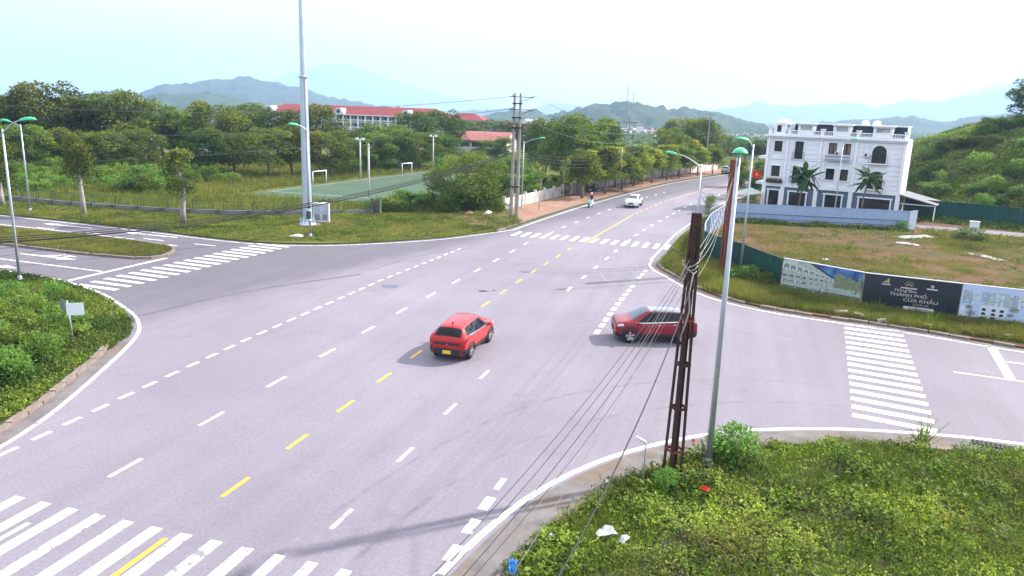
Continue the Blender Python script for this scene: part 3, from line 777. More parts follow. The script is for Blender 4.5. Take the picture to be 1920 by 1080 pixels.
for (a, b, hh) in ((-2.1, -.3, gnd[0]), (.2, 3.66, gnd[1]), (4.18, 7.66, gnd[2]), (8.18, 12.8, gnd[3])):
    cl.box(((a + hh[0] - .16) / 2, -.02, 1.37), (hh[0] - .16 - a, .04, 2.72)); cl.box(((b + hh[1] + .16) / 2, -.02, 1.37), (b - hh[1] - .16, .04, 2.72))
    cl.box(((hh[0] + hh[1]) / 2, -.021, (hh[3] + .16 + 2.73) / 2), (hh[1] - hh[0] + .32, .042, 2.73 - hh[3] - .16))
cl.build('grey_cladding', M['greyclad'], villa)
sl_ = MB()                                                             # slate courses of the mansard, each stepped
for k in range(7):
    z_ = 9.25 + k * .18; y_ = .75 + k * .12; sl_.box((6.65, y_ + .25, z_ + .09), (12.7, .5, .185))
roof = sl_.build('mansard_roof', M['slate'], villa)
q = MB(); q.box((5.4, 3.3, 10.56), (15.0, 3.4, .12)); q.box((6.55, 1.5, 10.58), (13.1, .35, .14)); q.box((13.05, 1.35, 9.85), (.16, 1.3, 1.4)); q.build('roof_edge', M['wtrim'], roof)
pa = MB(); pa.box((5.35, .12, 9.16), (15.6, .24, .12))
for u in (-2.3, .05, 3.9, 7.92, 13.05): pa.box((u, .14, 9.5), (.42, .4, .8)); pa.box((u, .14, 9.93), (.58, .54, .09))
segs = [(.28, 1.0), (2.95, 3.68), (4.12, 5.05), (7.1, 7.7), (8.14, 9.45), (11.6, 12.83)]
for a, b in segs: pa.box(((a + b) / 2, .12, 9.67), (b - a, .2, .1))
par = pa.build('parapet', M['wtrim'], villa)
bl = MB()
for a, b in segs:
    for u in np.arange(a + .1, b, .17): bl.lathe([(.03, 9.22), (.06, 9.32), (.03, 9.5), (.045, 9.62)], 6, (u, .12, 0))
tag(bl.build('baluster', M['wtrim'], par), kind='stuff')
for (a, b) in ((1.0, 2.92), (5.08, 7.03), (9.48, 11.56)):
    d_ = facade(a, b, 9.22, 10.42, [(a + .32, b - .32, 9.78, 10.3)], -.05, .2); d_.box(((a + b) / 2, .9, 9.8), (b - a - .02, 1.1, 1.2))
    d_.box(((a + b) / 2, .5, 10.47), (b - a + .25, 1.5, .1)); d_.box(((a + b) / 2, .5, 10.55), (b - a + .45, 1.6, .07))
    do = d_.build('dormer', M['wtrim'], villa); g_ = MB(); g_.box(((a + b) / 2, .16, 10.04), (b - a - .66, .04, .5)); g_.build('pane', pmat('pale pane', (.45, .47, .46), .3, .4, 1.5, spec=.5), do)  # dormer panes in a pale grey with random tone
d_ = MB(); d_.box((-1.2, 1.0, 9.75), (1.5, 1.6, 1.3)); d_.lathe([(.95, 10.35), (.98, 10.5), (.85, 10.75), (.5, 10.92), (.02, 10.98)], 12, (-1.0, 1.0, 0)); d_.box((-2.35, .6, 9.5), (.3, .3, .8))
do = d_.build('corner_dormer', M['wtrim'], villa); g_ = MB(); g_.box((-1.3, .19, 9.85), (.5, .04, .8)); g_.build('pane', M['glass'], do)
bp_ = MB(); bp_.box((5.98, -.28, 6.6), (2.75, .5, .06)); bp_.build('balcony_floor', M['wtrim'], villa); bp_ = MB(); bp_.box((5.98, -.5, 6.62), (2.75, .05, .62)); bp_.build('balcony_panel', pmat('grey perforated panel', (.32, .33, .36), .7, .3, 9), villa)
for (u, z_) in ((9.17, 7.2), (5.86, 7.2 - .0)):
    a_ = MB(); a_.box((u, -.2, z_), (.62 if u > 8 else .42, .3, .42)); ao = tag(a_.build('air_conditioner', M['whpl'], None), 'white air conditioner beside the upper arched window of the villa' if u > 8 else 'white air conditioner between the two curtained windows of the villa', 'air conditioner', 'air conditioners on the villa')
    ao.location = (VA[0], VA[1], 0); ao.rotation_euler = (0, 0, va)
    f_ = MB(); f_.lathe([(.001, -.36), (.15, -.36), (.16, -.35)], 14, (u - (.1 if u > 8 else 0), 0, z_), 'Y'); f_.build('fan_grille', M['dark'], ao)
for (u, lab) in ((8.15, 'left'), (9.42, 'right')):
    t_ = MB(); t_.lathe([(.42, 10.7), (.43, 10.95), (.36, 11.08), (.1, 11.16), (.001, 11.17)], 16, (u, 2.2, 0)); t_.lathe([(.5, 10.63), (.5, 10.7), (.42, 10.7)], 16, (u, 2.2, 0))
    o = tag(t_.build('water_tank', M['whpl']), f'{lab} one of the two white round water tanks on the villa roof', 'water tank', 'water tanks on the villa roof'); o.location = (VA[0], VA[1], 0); o.rotation_euler = (0, 0, va)
for z_ in (2.97, 6.2): sb = MB(); sb.box((-3.1, 2.6, z_), (1.2, 3.6, .3)); sb.build('side_balcony', M['wtrim'], villa)
for z_ in (1.2, 4.7, 7.7):
    for y_ in (1.6, 3.8): sw = MB(); sw.box((-2.5, y_, z_), (.06, .9, 1.6)); sw.build('side_window', M['glass'], villa)
# flower box and flag
fb = thing('flower_box', 'yellow flowering plants in a box on the white villa ledge', 'planter', (VA[0], VA[1], 0), va)
b_ = MB(); b_.box((-1.1, -.3, 3.3), (1.9, .35, .22)); b_.build('box', M['brownframe'], fb)
P2 = np.stack([rng.uniform(-2, -.2, 60), rng.uniform(-.5, -.15, 60)], 1)
V, Fq = weeds(P2, 3.38, 7, .12, .35, .16, .08, (0, 70)); part('foliage', mesh_np('foliage', V, Fq, leafmat('flower box leaves', [(.10, .11, .02), (.30, .20, .02)], .2), rnd=rng.uniform(0, 1, len(Fq))), fb)
fl = thing('national_flag', 'red flag with a yellow star hanging on the side balcony of the villa', 'flag', (1.05, 102.0, 0))
c_ = MB(); n_ = 9
vs_ = [(i * .14, .06 * math.sin(i * .9), 4.5 - jz * .22 - .015 * i) for i in range(n_) for jz in range(5)]
c_._add(vs_, [(i * 5 + q, i * 5 + q + 1, (i + 1) * 5 + q + 1, (i + 1) * 5 + q) for i in range(n_ - 1) for q in range(4)], True)
c_.build('cloth', pmat('red flag cloth', (.62, .03, .02), .8, .05, 3), fl); c_ = MB(); c_.path([(0, 0, 3.0), (0, 0, 4.75)], .02, 6); c_.build('pole', M['steel'], fl)
c_ = MB(); c_.poly([(.56 + (.22 if i % 2 == 0 else .09) * math.sin(i * math.pi / 5), -.09, 4.06 + (.22 if i % 2 == 0 else .09) * math.cos(i * math.pi / 5)) for i in range(10)]); c_.build('star', pmat('yellow cloth', (.8, .55, .03), .8, .03), fl)
# lean-to shed on the villa's right
sh = thing('lean_to_shed', 'grey lean-to shed with a sloping roof against the right end of the villa', 'shed', (VA[0], VA[1], 0), va)
q = MB(); q.wall_prism([(13.25, 2.85), (17.2, 1.95), (17.2, 2.03), (13.25, 2.95)], -.3, 6); q.build('roof', pmat('grey sheet roof', (.15, .145, .155), .6, .15, 1), sh)
for (u, y_) in ((17.0, -.1), (17.0, 5.8)):
    q = MB(); q.box((u, y_, .98), (.12, .12, 1.96)); q.build('post', M['whpl'], sh)
q = MB(); q.box((15.2, 3.0, .9), (3.6, .1, 1.8)); q.build('sheet_wall', pmat('blue grey sheet', (.05, .075, .105), .6, .2, 1.2), sh); q = MB(); q.box((15.2, -.12, 1.9), (3.7, .08, .08)); q.build('beam', M['whpl'], sh)

# ---------------------------------------------------------------- school with red roof, far left
SC0 = (-191.0, 276.0); scz = -5.0
sch = thing('school_building', 'long cream school block with galleries and a red tiled hip roof behind the trees', 'school', (SC0[0], SC0[1], 0), R(1.0))
LB = 79.0; ev = 7.25; fh = 2.85; bay = 3.25
mb = MB(); mb.box((LB / 2, 7.5, (ev + scz) / 2), (LB, 10, ev - scz)); mb.build('wall', M['palewall'], sch)
mb = MB()
for k in range(4): mb.box((LB / 2, 1.2, ev - .15 - k * fh), (LB, 2.6, .32)); mb.box((LB / 2, .06, ev - k * fh - fh + .75), (LB, .12, .55))
mb.build('gallery_slab', M['palewall'], sch)
mb = MB(); mb.box((0, 0, 0), (.62, .5, ev - scz)); cme = mb.mesh('column', M['wtrim'])
mbw = MB(); mbw.box((0, 0, 0), (2.1, .06, 1.45)); wme = mbw.mesh('window', M['dark'])
for i in range(int(LB / bay) + 1):
    part('column', cme, sch, (i * bay + .3, -.05, (ev + scz) / 2))
    for k in range(3): part('window', wme, sch, (i * bay + 1.9, 2.47, ev - 1.35 - k * fh))
rf = MB(); o_ = 1.0
rf._add([(-o_, -o_, ev), (LB + o_, -o_, ev), (LB + o_, 13.5, ev), (-o_, 13.5, ev), (6, 6.2, ev + 3.3), (LB - 6, 6.2, ev + 3.3)], [(0, 1, 5, 4), (1, 2, 5), (2, 3, 4, 5), (3, 0, 4), (3, 2, 1, 0)])
rfo = rf.build('roof', M['redroof'], sch); mb = MB(); mb.box((LB / 2, -.95, ev - .12), (LB + 2.1, .16, .28)); mb.build('eaves', M['wtrim'], rfo)
for u in (3.0, 34.5, 63.5):
    gb = MB(); gb.wall_prism([(u - 2.8, ev - .1), (u + 2.8, ev - .1), (u + .9, ev + 2.4), (u - .9, ev + 2.4)], -1.3, 3); go = gb.build('gable', M['palewall'], sch)
    gb = MB(); gb.lathe([(.001, -1.36), (.75, -1.36), (.8, -1.3)], 14, (u, 0, ev + 1.1), 'Y'); gb.build('round_window', M['dark'], go)
sp = MB(); sp.box((31.5, -.2, ev - 4.5), (2.6, .3, 9.0)); sp.build('stair_glazing', pmat('blue glazing', (.22, .30, .48), .3, .2, .8), sch)
wg = MB(); wg.box((LB + 7, 9, (ev + scz) / 2 - .4), (13, 9, ev - scz - .8)); wgo = wg.build('end_wing', M['cream'], sch)
wg = MB(); wg._add([(LB - 1, 3.5, ev - .5), (LB + 15, 3.5, ev - .5), (LB + 15, 14.5, ev - .5), (LB - 1, 14.5, ev - .5), (LB + 3, 9, ev + 2), (LB + 9, 9, ev + 2)], [(0, 1, 5, 4), (1, 2, 5), (2, 3, 4, 5), (3, 0, 4), (3, 2, 1, 0)]); wg.build('roof', M['redroof'], wgo)

# ---------------------------------------------------------------- barrel-roofed hall
hall = thing('hall', 'low cream hall with a faded red barrel roof behind the football pitch', 'hall', (-73.5, 184, 0), R(7))
hl, hd, he, hr = 15.5, 15.0, 3.25, 5.3
mb = facade(0, hl, 0, he, [(k * 3.1 + .35, k * 3.1 + 2.9, 1.6, 2.75) for k in range(5)], 0, .3); mb.box((hl / 2, hd / 2 + .5, he / 2 - .01), (hl - .02, hd - .7, he - .04)); hw = mb.build('wall', pmat('pale hall wall', (.50, .50, .45), .9, .1, 1), hall)
mb = MB()
for k in range(6): mb.box((min(hl - .2, k * 3.1 + .2), -.06, he / 2), (.3, .12, he))
mb.build('pillar', M['cream'], hall)
for k in range(5): mb = MB(); mb.box((k * 3.1 + 1.62, .2, 2.17), (2.55, .05, 1.15)); mb.build('window', M['dark'], hall)
mb = MB(); pr = [(t * hd - .4, he + (hr - he) * math.sin(math.pi * min(1, max(0, t)))) for t in np.linspace(-.03, 1.03, 15)]
vs_ = [(u, y_, z_) for u in (-.5, hl + .4) for y_, z_ in pr]; mb._add(vs_, [(k, k + 1, 15 + k + 1, 15 + k) for k in range(14)], True)
vs_ = [(u, y_, z_ - .12) for u in (-.5, hl + .4) for y_, z_ in pr]; mb._add(vs_, [(k, 15 + k, 15 + k + 1, k + 1) for k in range(14)], True); mb.build('roof', M['pinkroof'], hall)
mb = MB(); gp_ = [(y_, z_ - .13) for y_, z_ in pr]
mb._add([(hl - .01, y_, z_) for y_, z_ in gp_] , [tuple(range(15))]); mb._add([(.01, y_, z_) for y_, z_ in gp_], [tuple(range(15))]); mb.build('gable', M['cream'], hall)

def hut(label, px0, px1, pyb, wall_h, roof_h, wmat, rmat, depth=7, name='hut', z=0.0):
    a = np.array(at(px0, pyb)); b = np.array(at(px1, pyb)); d = b - a; L_ = float(np.hypot(d[0], d[1]))
    t = thing(name, label, 'hut' if name == 'hut' else 'house', (a[0], a[1], z), math.atan2(d[1], d[0]))
    q = MB(); q.box((L_ / 2, depth / 2, wall_h / 2), (L_, depth, wall_h)); q.build('wall', wmat, t)
    q = MB(); e = .5; q._add([(-e, -e, wall_h), (L_ + e, -e, wall_h), (L_ + e, depth + e, wall_h), (-e, depth + e, wall_h), (L_ * .2, depth / 2, wall_h + roof_h), (L_ * .8, depth / 2, wall_h + roof_h)], [(0, 1, 5, 4), (1, 2, 5), (2, 3, 4, 5), (3, 0, 4), (3, 2, 1, 0)]); q.build('roof', rmat, t)
    q = MB()
    for k in range(max(1, int(L_ / 3))): q.box(((k + .5) * L_ / max(1, int(L_ / 3)), -.02, wall_h * .5), (1.1, .05, wall_h * .5))
    q.build('opening', M['dark'], t); return t
tealroof = pmat('teal sheet roof', (.12, .42, .46), .6, .1, 1); blueroof = pmat('pale blue sheet roof', (.42, .48, .58), .6, .12, 1); wroof = pmat('white sheet roof', (.66, .66, .68), .6, .1, 1)
hut('blue grey hipped hut roof among the tree trunks on the left', 228, 268, 284, 1.4, 2.9, M['plinth'], pmat('blue grey roof', (.24, .28, .34), .6, .1, 1), 6)
hut('long white walled hut under the trees', 272, 335, 286, 2.3, 1.3, M['creamwall'], wroof, 6)
hut('hut with pale blue sheet roof under the trees', 338, 378, 285, 2.0, 1.5, M['creamwall'], blueroof, 6)
hut('teal roofed hut to the right of the pale blue one', 380, 412, 287, 1.8, 1.2, M['creamwall'], tealroof, 6)
hut('small teal roofed hut seen between trunks left of the mast', 482, 512, 292, 1.7, 1.2, M['creamwall'], tealroof, 6)
hut('white house with a cream gable right of the twin poles', 980, 1000, 268, 5.2, 1.6, M['creamwall'], pmat('pale roof', (.55, .48, .42), .7), 8, 'house')

# ---------------------------------------------------------------- far town under the hills
tq = random.Random(11)
roofm = [M['redroof'], pmat('grey roof', (.35, .35, .37), .7), blueroof, pmat('dull red roof', (.33, .13, .10), .7), wroof]
wallm = [pmat('white house', (.72, .71, .70), .8), pmat('cream house', (.62, .55, .45), .8), pmat('pink house', (.60, .46, .42), .8), pmat('pale blue house', (.5, .56, .64), .8)]
def town(px0, px1, pyt, pyb, n, D0, D1, where):
    for i in range(n):
        px = tq.uniform(px0, px1); D = tq.uniform(D0, D1); d = (px - 960) / F * RT - (250 - 540) / F * UP + FW; hd = math.hypot(d[0], d[1])
        x, y = d[0] / hd * D, d[1] / hd * D; hor_ = 206.4 + (px - 960) * .033
        pyc = pyt + (pyb - pyt) * (D1 - D) / (D1 - D0) + tq.uniform(-2, 2)
        zb = H - (pyc - hor_) * D / F - 2; w_ = tq.uniform(4, 8); d_ = tq.uniform(7, 11); h_ = tq.choice([3.5, 5, 6, 6, 8]); zg = float(gz(D, 0))
        t = thing('town_house', None, None, (x, y, min(zb, zg + 3)), tq.uniform(-.5, .5)); h_ += max(0, zb - zg - 3) * .6
        q = MB(); q.box((0, 0, h_ / 2 - 3), (w_, d_, h_ + 6)); q.build('wall', tq.choice(wallm), t)
        q = MB()
        if tq.random() < .6: q._add([(-w_ / 2 - .4, -d_ / 2 - .4, h_), (w_ / 2 + .4, -d_ / 2 - .4, h_), (w_ / 2 + .4, d_ / 2 + .4, h_), (-w_ / 2 - .4, d_ / 2 + .4, h_), (0, -d_ / 2, h_ + 2.2), (0, d_ / 2, h_ + 2.2)], [(0, 1, 4), (1, 2, 5, 4), (2, 3, 5), (3, 0, 4, 5)])
        else: q.box((0, 0, h_ + .3), (w_ + .4, d_ + .4, .6)); q.box((w_ * .15, 0, h_ + 1.4), (w_ * .4, d_ * .5, 1.8))
        q.build('roof', tq.choice(roofm), t)
        q = MB()
        for f_ in range(int(h_ / 3.1)):
            for u in (-.25, .25): q.box((u * w_, -d_ / 2 - .03, 1.7 + f_ * 3.1), (1.5, .06, 1.5))
        tag(q.build('window', M['dark'], t), kind='stuff')
        tag(t, f'small pale house in the hazy town {where}', 'house', f'houses of the far town {where}')
town(1160, 1262, 243, 258, 60, 900, 1150, 'below the hill with the radio masts')
town(1338, 1445, 254, 282, 80, 850, 1150, 'between the big trees and the white villa')
town(985, 1020, 225, 232, 6, 950, 1150, 'just right of the twin concrete poles')
town(680, 760, 197, 204, 7, 1150, 1300, 'beside the school roof')

# radio masts on the hill
def radio_mast(label, px, pyb, pyt, D):
    d = (px - 960) / F * RT - (pyb - 540) / F * UP + FW; hd = math.hypot(d[0], d[1]); x, y = d[0] / hd * D, d[1] / hd * D; z0 = H + d[2] / hd * D - 8; h_ = (pyb - pyt) * D / F + 8
    t = thing('radio_mast', label, 'radio mast', (x, y, z0)); s = 2.4
    for (a, b) in ((-1, -1), (1, -1), (0, 1.2)):
        q = MB(); q.path([(a * s / 2, b * s / 2, 0), (a * s * .16, b * s * .16, h_)], [.22, .14], 5); q.build('leg', M['redrust'] if D > 0 else None, t)
    q = MB()
    for k in range(12):
        f = 1 - .68 * k / 12; f2 = 1 - .68 * (k + 1) / 12; z_ = h_ * k / 12; z2 = h_ * (k + 1) / 12
        c = [(-s / 2 * f, -s / 2 * f, z_), (s / 2 * f, -s / 2 * f, z_), (0, .6 * s * f, z_)]; c2 = [(-s / 2 * f2, -s / 2 * f2, z2), (s / 2 * f2, -s / 2 * f2, z2), (0, .6 * s * f2, z2)]
        for i in range(3): q.path([c[i], c2[(i + 1) % 3]], .09, 4, False)
    q.build('bracing', M['steel'], t)
radio_mast('tall lattice radio mast on top of the wooded hill', 1176, 196, 164, 1050); radio_mast('shorter radio mast right of the tall one on the hill', 1187, 196, 177, 1060)

# ---------------------------------------------------------------- hoardings, fences and walls
_sheet = {}
def corrugated(L_, h_, mat, pitch=.25, amp=.03):
    key = (round(L_, 2), h_, mat.name)
    if key not in _sheet:
        n = max(2, int(L_ / pitch)); mb = MB(); pts = []
        for i in range(n):
            for a, o in ((0, 0), (.55, 0), (.65, amp), (.9, amp)): pts.append(((i + a) * L_ / n, o))
        pts.append((L_, 0)); k = len(pts)
        vs = [(x, y, z) for z in (0, h_) for x, y in pts] + [(x, y + .02, z) for z in (0, h_) for x, y in pts]
        mb._add(vs, [(i, i + 1, k + i + 1, k + i) for i in range(k - 1)] + [(2 * k + i, 3 * k + i, 3 * k + i + 1, 2 * k + i + 1) for i in range(k - 1)])
        mb.box((L_ / 2, .015, h_ + .02), (L_, .07, .05))
        _sheet[key] = mb.mesh('sheet_panel', mat)
    return _sheet[key]
def sheet_fence(label, pts, h_, mat, step=1.1, z=.1, posts=True, pitch=.25, pmt=None):
    t = thing('sheet_fence', label, 'fence', (0, 0, 0))
    q = random.Random(len(label)); mbp = MB(); mbp.box((0, -.02 if 'ribbed' in label else .06, h_ / 2), (.16 if 'ribbed' in label else .06, .06, h_)); pme = mbp.mesh('post', pmt or M['steel'])
    for (a, b) in zip(pts[:-1], pts[1:]):
        a = np.array(a[:2], float); b = np.array(b[:2], float); d = b - a; L_ = float(np.hypot(*d)); n = max(1, round(L_ / step)); ang = math.atan2(d[1], d[0])
        for i in range(n):
            p = a + d * i / n; part('sheet_panel', corrugated(L_ / n - .012, h_, mat, pitch), t, (p[0], p[1], z + q.uniform(-.02, .02)), (q.uniform(-.012, .012), 0, ang))
            if posts and (i % 2 == 0 or 'ribbed' in label): part('post', pme, t, (p[0], p[1], z), (0, 0, ang))
    return t
BL = [(-2.75, 62.2), (-2.55, 61.4), (.71, 56.0), (3.0, 51.7), (7.52, 48.85), (12.6, 48.0), (20.2, 46.8), (28, 45.6)]
sheet_fence('dark green sheet fence rising from the weeds behind the rusty lattice pole', BL[1:4], 2.0, M['greenfence'], 1.1)
sheet_fence('white ribbed sheet fence along the right edge of the main road', [(-2.45, 62.3), (-2.72, 66.5), (-2.57, 73.5), (-1.28, 84.4)], 1.95, M['whfence'], 1.0, pitch=.5, pmt=pmat('blue grey rib', (.16, .22, .34), .6))
bf = sheet_fence('pale blue sheet fence in front of the white villa', [(-.9, 84.6), (16.9, 87.3)], 1.95, M['bluefence'], 2.2, pitch=2.2, pmt=pmat('dark fence post', (.12, .15, .2), .6))
rl = MB(); rl.path([(-.9, 84.5, 1.05), (16.9, 87.2, 1.05)], .03, 4, False); rl.path([(-.9, 84.5, .55), (16.9, 87.2, .55)], .025, 4, False); rl.build('rail', M['dark'], bf)
sheet_fence('short white end panel of the blue fence beside the lane', [(16.95, 87.35), (18.0, 88.9)], 1.95, M['whfence'], .9, pitch=.9)
sheet_fence('dark green sheet fence at the foot of the overgrown bank', [(18.5, 99.2), (23.0, 98.2), (30.5, 94.8), (44, 90)], 2.2, M['greenfence'], 1.2)

# printed hoardings
def board(a, b, h_=2.05, z=.16):
    d = np.array(b) - np.array(a); L_ = float(np.hypot(*d)); return (a[0], a[1], z), math.atan2(d[1], d[0]), L_
def textmesh(s, size, font_shear=0.0):
    cu = bpy.data.curves.new('lettering', 'FONT'); cu.body = s; cu.size = size; cu.align_x = 'CENTER'; cu.align_y = 'CENTER'; cu.shear = font_shear; cu.extrude = .002; cu.resolution_u = 3
    o = bpy.data.objects.new('lettering', cu); col.objects.link(o)
    dg = bpy.context.evaluated_depsgraph_get(); me = bpy.data.meshes.new_from_object(o.evaluated_get(dg)); bpy.data.objects.remove(o); return me
def letter(parent, s, u, z_, size, mat, w=None, y=-.012, shear=0.0, bold=0):
    me = textmesh(s, size, shear); me.materials.clear(); me.materials.append(mat)
    o = part('lettering', me, parent, (u, y, z_), (R(90), 0, 0))
    if w:
        xs = [v.co.x for v in me.vertices]; k = w / (max(xs) - min(xs) + 1e-6); o.scale = (k, 1, 1)
    return o
M['goldprint'] = pmat('gold print', (.42, .34, .20), .5, .05); M['pinkprint'] = pmat('pale pink print', (.60, .50, .50), .5, .03); M['wprint'] = pmat('white print', (.7, .72, .75), .5, .03)
M['board_dark'] = pmat('dark blue print', (.012, .019, .028), .35, .15, .4, spec=.4); M['board_steel'] = M['steel']
# centre board with the lettering
loc, ang, L_ = board((7.56, 48.82), (12.6, 47.98))
bd = thing('hoarding', 'dark printed hoarding with three logos and pale Vietnamese lettering', 'hoarding', loc, ang)
q = MB(); q.box((L_ / 2, .03, 1.0), (L_ - .02, .06, 2.0)); q.build('board', M['board_dark'], bd)
q = MB(); q.box((L_ / 2, .03, 2.02), (L_, .09, .045)); q.build('frame', M['whpl'], bd)
cu_ = L_ * .47
letter(bd, 'Hồng tâm', cu_ - .12, 1.20, .22, M['pinkprint'], 1.15)
letter(bd, 'THÀNH PHỐ', cu_ + .05, .94, .27, M['pinkprint'], 1.95)
letter(bd, 'CỬA KHẨU', cu_ + .72, .67, .27, M['pinkprint'], 1.8)
letter(bd, 'Quốc tế', cu_ + .72, .44, .19, M['goldprint'], .85, shear=.35)
q = MB(); q.wall_prism([(cu_ - .05 + .1 * math.cos(t) , .20 + .1 * math.sin(t)) for t in np.linspace(math.pi / 2, 1.5 * math.pi, 7)] + [(cu_ + 1.4 + .1 * math.cos(t), .20 + .1 * math.sin(t)) for t in np.linspace(-math.pi / 2, math.pi / 2, 7)], -.012, 0); q.build('web_address_pill', M['wprint'], bd)
q = MB()
for k in range(7): q.box((cu_ + .22 + k * .15, -.014, .2), (.1, .004, .07))
q.build('small_print', pmat('blue small print', (.15, .22, .40), .5), bd)
# logos: sail, rays over a roof, small ring
q = MB(); u, z_ = L_ * .235, 1.62
q.wall_prism([(u - .16, z_ - .04), (u + .02, z_ - .04), (u + .02, z_ + .12)], -.01, 0); q.wall_prism([(u + .04, z_ - .04), (u + .17, z_ - .04), (u + .13, z_ + .24), (u + .04, z_ + .16)], -.01, 0); q.box((u, -.006, z_ - .08), (.38, .01, .03)); q.build('sail_logo', M['goldprint'], bd)
q = MB(); q.box((u, -.006, z_ - .16), (.5, .008, .05)); q.build('small_print', M['pinkprint'], bd)
q = MB(); u, z_ = L_ * .475, 1.55
for k in range(11):
    t = math.pi * (k + .5) / 11; a_, b_ = .15, (.30 if k % 2 else .25); w_ = .022
    q.wall_prism([(u + a_ * math.cos(t - w_), z_ + a_ * math.sin(t - w_)), (u + b_ * math.cos(t - w_), z_ + b_ * math.sin(t - w_)), (u + b_ * math.cos(t + w_ * 1.6), z_ + b_ * math.sin(t + w_ * 1.6)), (u + a_ * math.cos(t + 2 * w_), z_ + a_ * math.sin(t + 2 * w_))], -.01, 0)
q.wall_prism([(u - .2, z_ - .06), (u, z_ + .11), (u + .2, z_ - .06), (u + .14, z_ - .06), (u, z_ + .05), (u - .14, z_ - .06)], -.01, 0); q.build('sunray_logo', M['goldprint'], bd)
q = MB(); q.box((u, -.006, z_ - .17), (.85, .008, .07)); q.box((u, -.006, z_ - .28), (.3, .008, .025)); q.build('small_print', M['pinkprint'], bd)
q = MB(); u, z_ = L_ * .71, 1.62; q.lathe([(.05, -.01), (.09, -.01), (.09, 0), (.05, 0)], 10, (u, 0, z_), 'Y'); q.box((u, -.006, z_), (.03, .01, .17)); q.build('ring_logo', M['pinkprint'], bd)
q = MB(); q.box((u, -.006, z_ - .16), (.56, .008, .06)); q.build('small_print', M['wprint'], bd)
# picture board: a made-up street of pale arcaded houses under a blue sky
loc, ang, L_ = board((3.05, 51.65), (7.5, 48.9))
bd = thing('hoarding', 'hoarding printed with a street of pale arcaded houses under deep blue sky', 'hoarding', loc, ang)
q = MB(); q.box((L_ / 2, .03, 1.0), (L_ - .02, .06, 2.0))
def skymat():
    m, n, L, b = nodes('printed blue sky'); b.inputs['Roughness'].default_value = .4
    tc = n.new('ShaderNodeTexCoord'); t = n.new('ShaderNodeTexNoise'); t.inputs['Scale'].default_value = 1.1; L.new(tc.outputs['Object'], t.inputs['Vector'])
    cr = n.new('ShaderNodeValToRGB'); cr.color_ramp.elements[0].position = .42; cr.color_ramp.elements[0].color = (.012, .06, .22, 1); cr.color_ramp.elements[1].position = .75; cr.color_ramp.elements[1].color = (.14, .32, .55, 1)
    L.new(t.outputs['Fac'], cr.inputs['Fac']); L.new(cr.outputs['Color'], b.inputs['Base Color']); return m
q.build('board', skymat(), bd); q = MB(); q.box((L_ / 2, .03, 2.02), (L_, .09, .045)); q.build('frame', M['whpl'], bd)
pc = [pmat('print pale stone', (.36, .42, .38), .5, .3, 5), pmat('print light stone', (.50, .55, .50), .5, .25, 6), pmat('print shadow', (.07, .085, .085), .5, .5, 6), pmat('print dark openings', (.035, .04, .045), .5, .4, 6), pmat('print grass', (.10, .19, .12), .5, .4, 7), pmat('print tree', (.19, .22, .13), .5, .5, 8), pmat('print roof', (.035, .045, .06), .5, .2, 5)]
lay = [MB() for _ in pc]; q2 = random.Random(5)
def ob(k, pts, lv): lay[k].wall_prism(pts, -.002 - .0013 * lv, 0)
L1 = L_ - .03
ob(0, [(.02, .02), (L1, .02), (L1, 1.0), (L1 * .72, 1.1), (L1 * .62, 1.35), (L1 * .36, 1.98), (.02, 1.98)], 1)
ob(6, [(L1 * .34, 1.98), (L1 * .40, 1.98), (L1 * .66, 1.34), (L1 * .64, 1.28)], 2); ob(1, [(.3, 1.3), (.3, 1.95), (1.0, 1.95), (1.0, 1.3)], 2)
ob(4, [(.02, .02), (L1, .02), (L1, .42), (L1 * .5, .36), (.02, .3)], 2)
for i in range(9):
    f = i / 9; u = .25 + L1 * .62 * (1 - (1 - f) ** 1.35); s = .34 * (1 - f * .72); zt = 1.55 - .42 * f; zb = .45 + .25 * f
    for (zc, hh) in ((zt, s * 1.5), (zb + .08, s * .9)):
        ob(1, [(u - s * .75, zc - hh * .5), (u + s * .75, zc - hh * .5), (u + s * .75, zc + hh * .55), (u - s * .75, zc + hh * .55)], 3)
        ob(2, [(u - s * .5, zc - hh * .4)] + [(u + s * .5 * math.cos(t), zc + s * .5 * math.sin(t)) for t in np.linspace(math.pi, 0, 8)] + [(u + s * .5, zc - hh * .4)], 4)
        ob(1, [(u - s * .34, zc - hh * .4)] + [(u + s * .34 * math.cos(t), zc - .05 * s + s * .34 * math.sin(t)) for t in np.linspace(math.pi, 0, 8)] + [(u + s * .34, zc - hh * .4)], 5)
        ob(3, [(u - s * .3, zc - hh * .1), (u + s * .3, zc - hh * .1), (u + s * .3, zc + hh * .06), (u - s * .3, zc + hh * .06)], 6)
    ob(3, [(u - s * .7, .92 + .1 * f), (u + s * .2, .92 + .1 * f), (u + s * .2, 1.0 + .08 * f), (u - s * .7, 1.0 + .08 * f)], 4)
for i in range(7): u = L1 * (.70 + .045 * i); w_ = q2.uniform(.1, .2); ob(5, [(u - w_, .75), (u + w_, .75), (u + w_ * .8, q2.uniform(1.3, 1.7)), (u - w_ * .7, q2.uniform(1.35, 1.7))], 5 + i % 3)
for i in range(26): u = q2.uniform(.2, L1 - .3); z_ = q2.uniform(.12, .6); w_ = q2.uniform(.04, .16); ob(q2.choice([1, 1, 3, 2, 0, 5]), [(u, z_), (u + w_, z_ + .01), (u + w_ * .9, z_ + q2.uniform(.05, .16)), (u + .01, z_ + .1)], 8 + i % 4)
for k, mbk in enumerate(lay):
    if mbk.v: tag(mbk.build('printed_picture', pc[k], bd), kind='stuff')
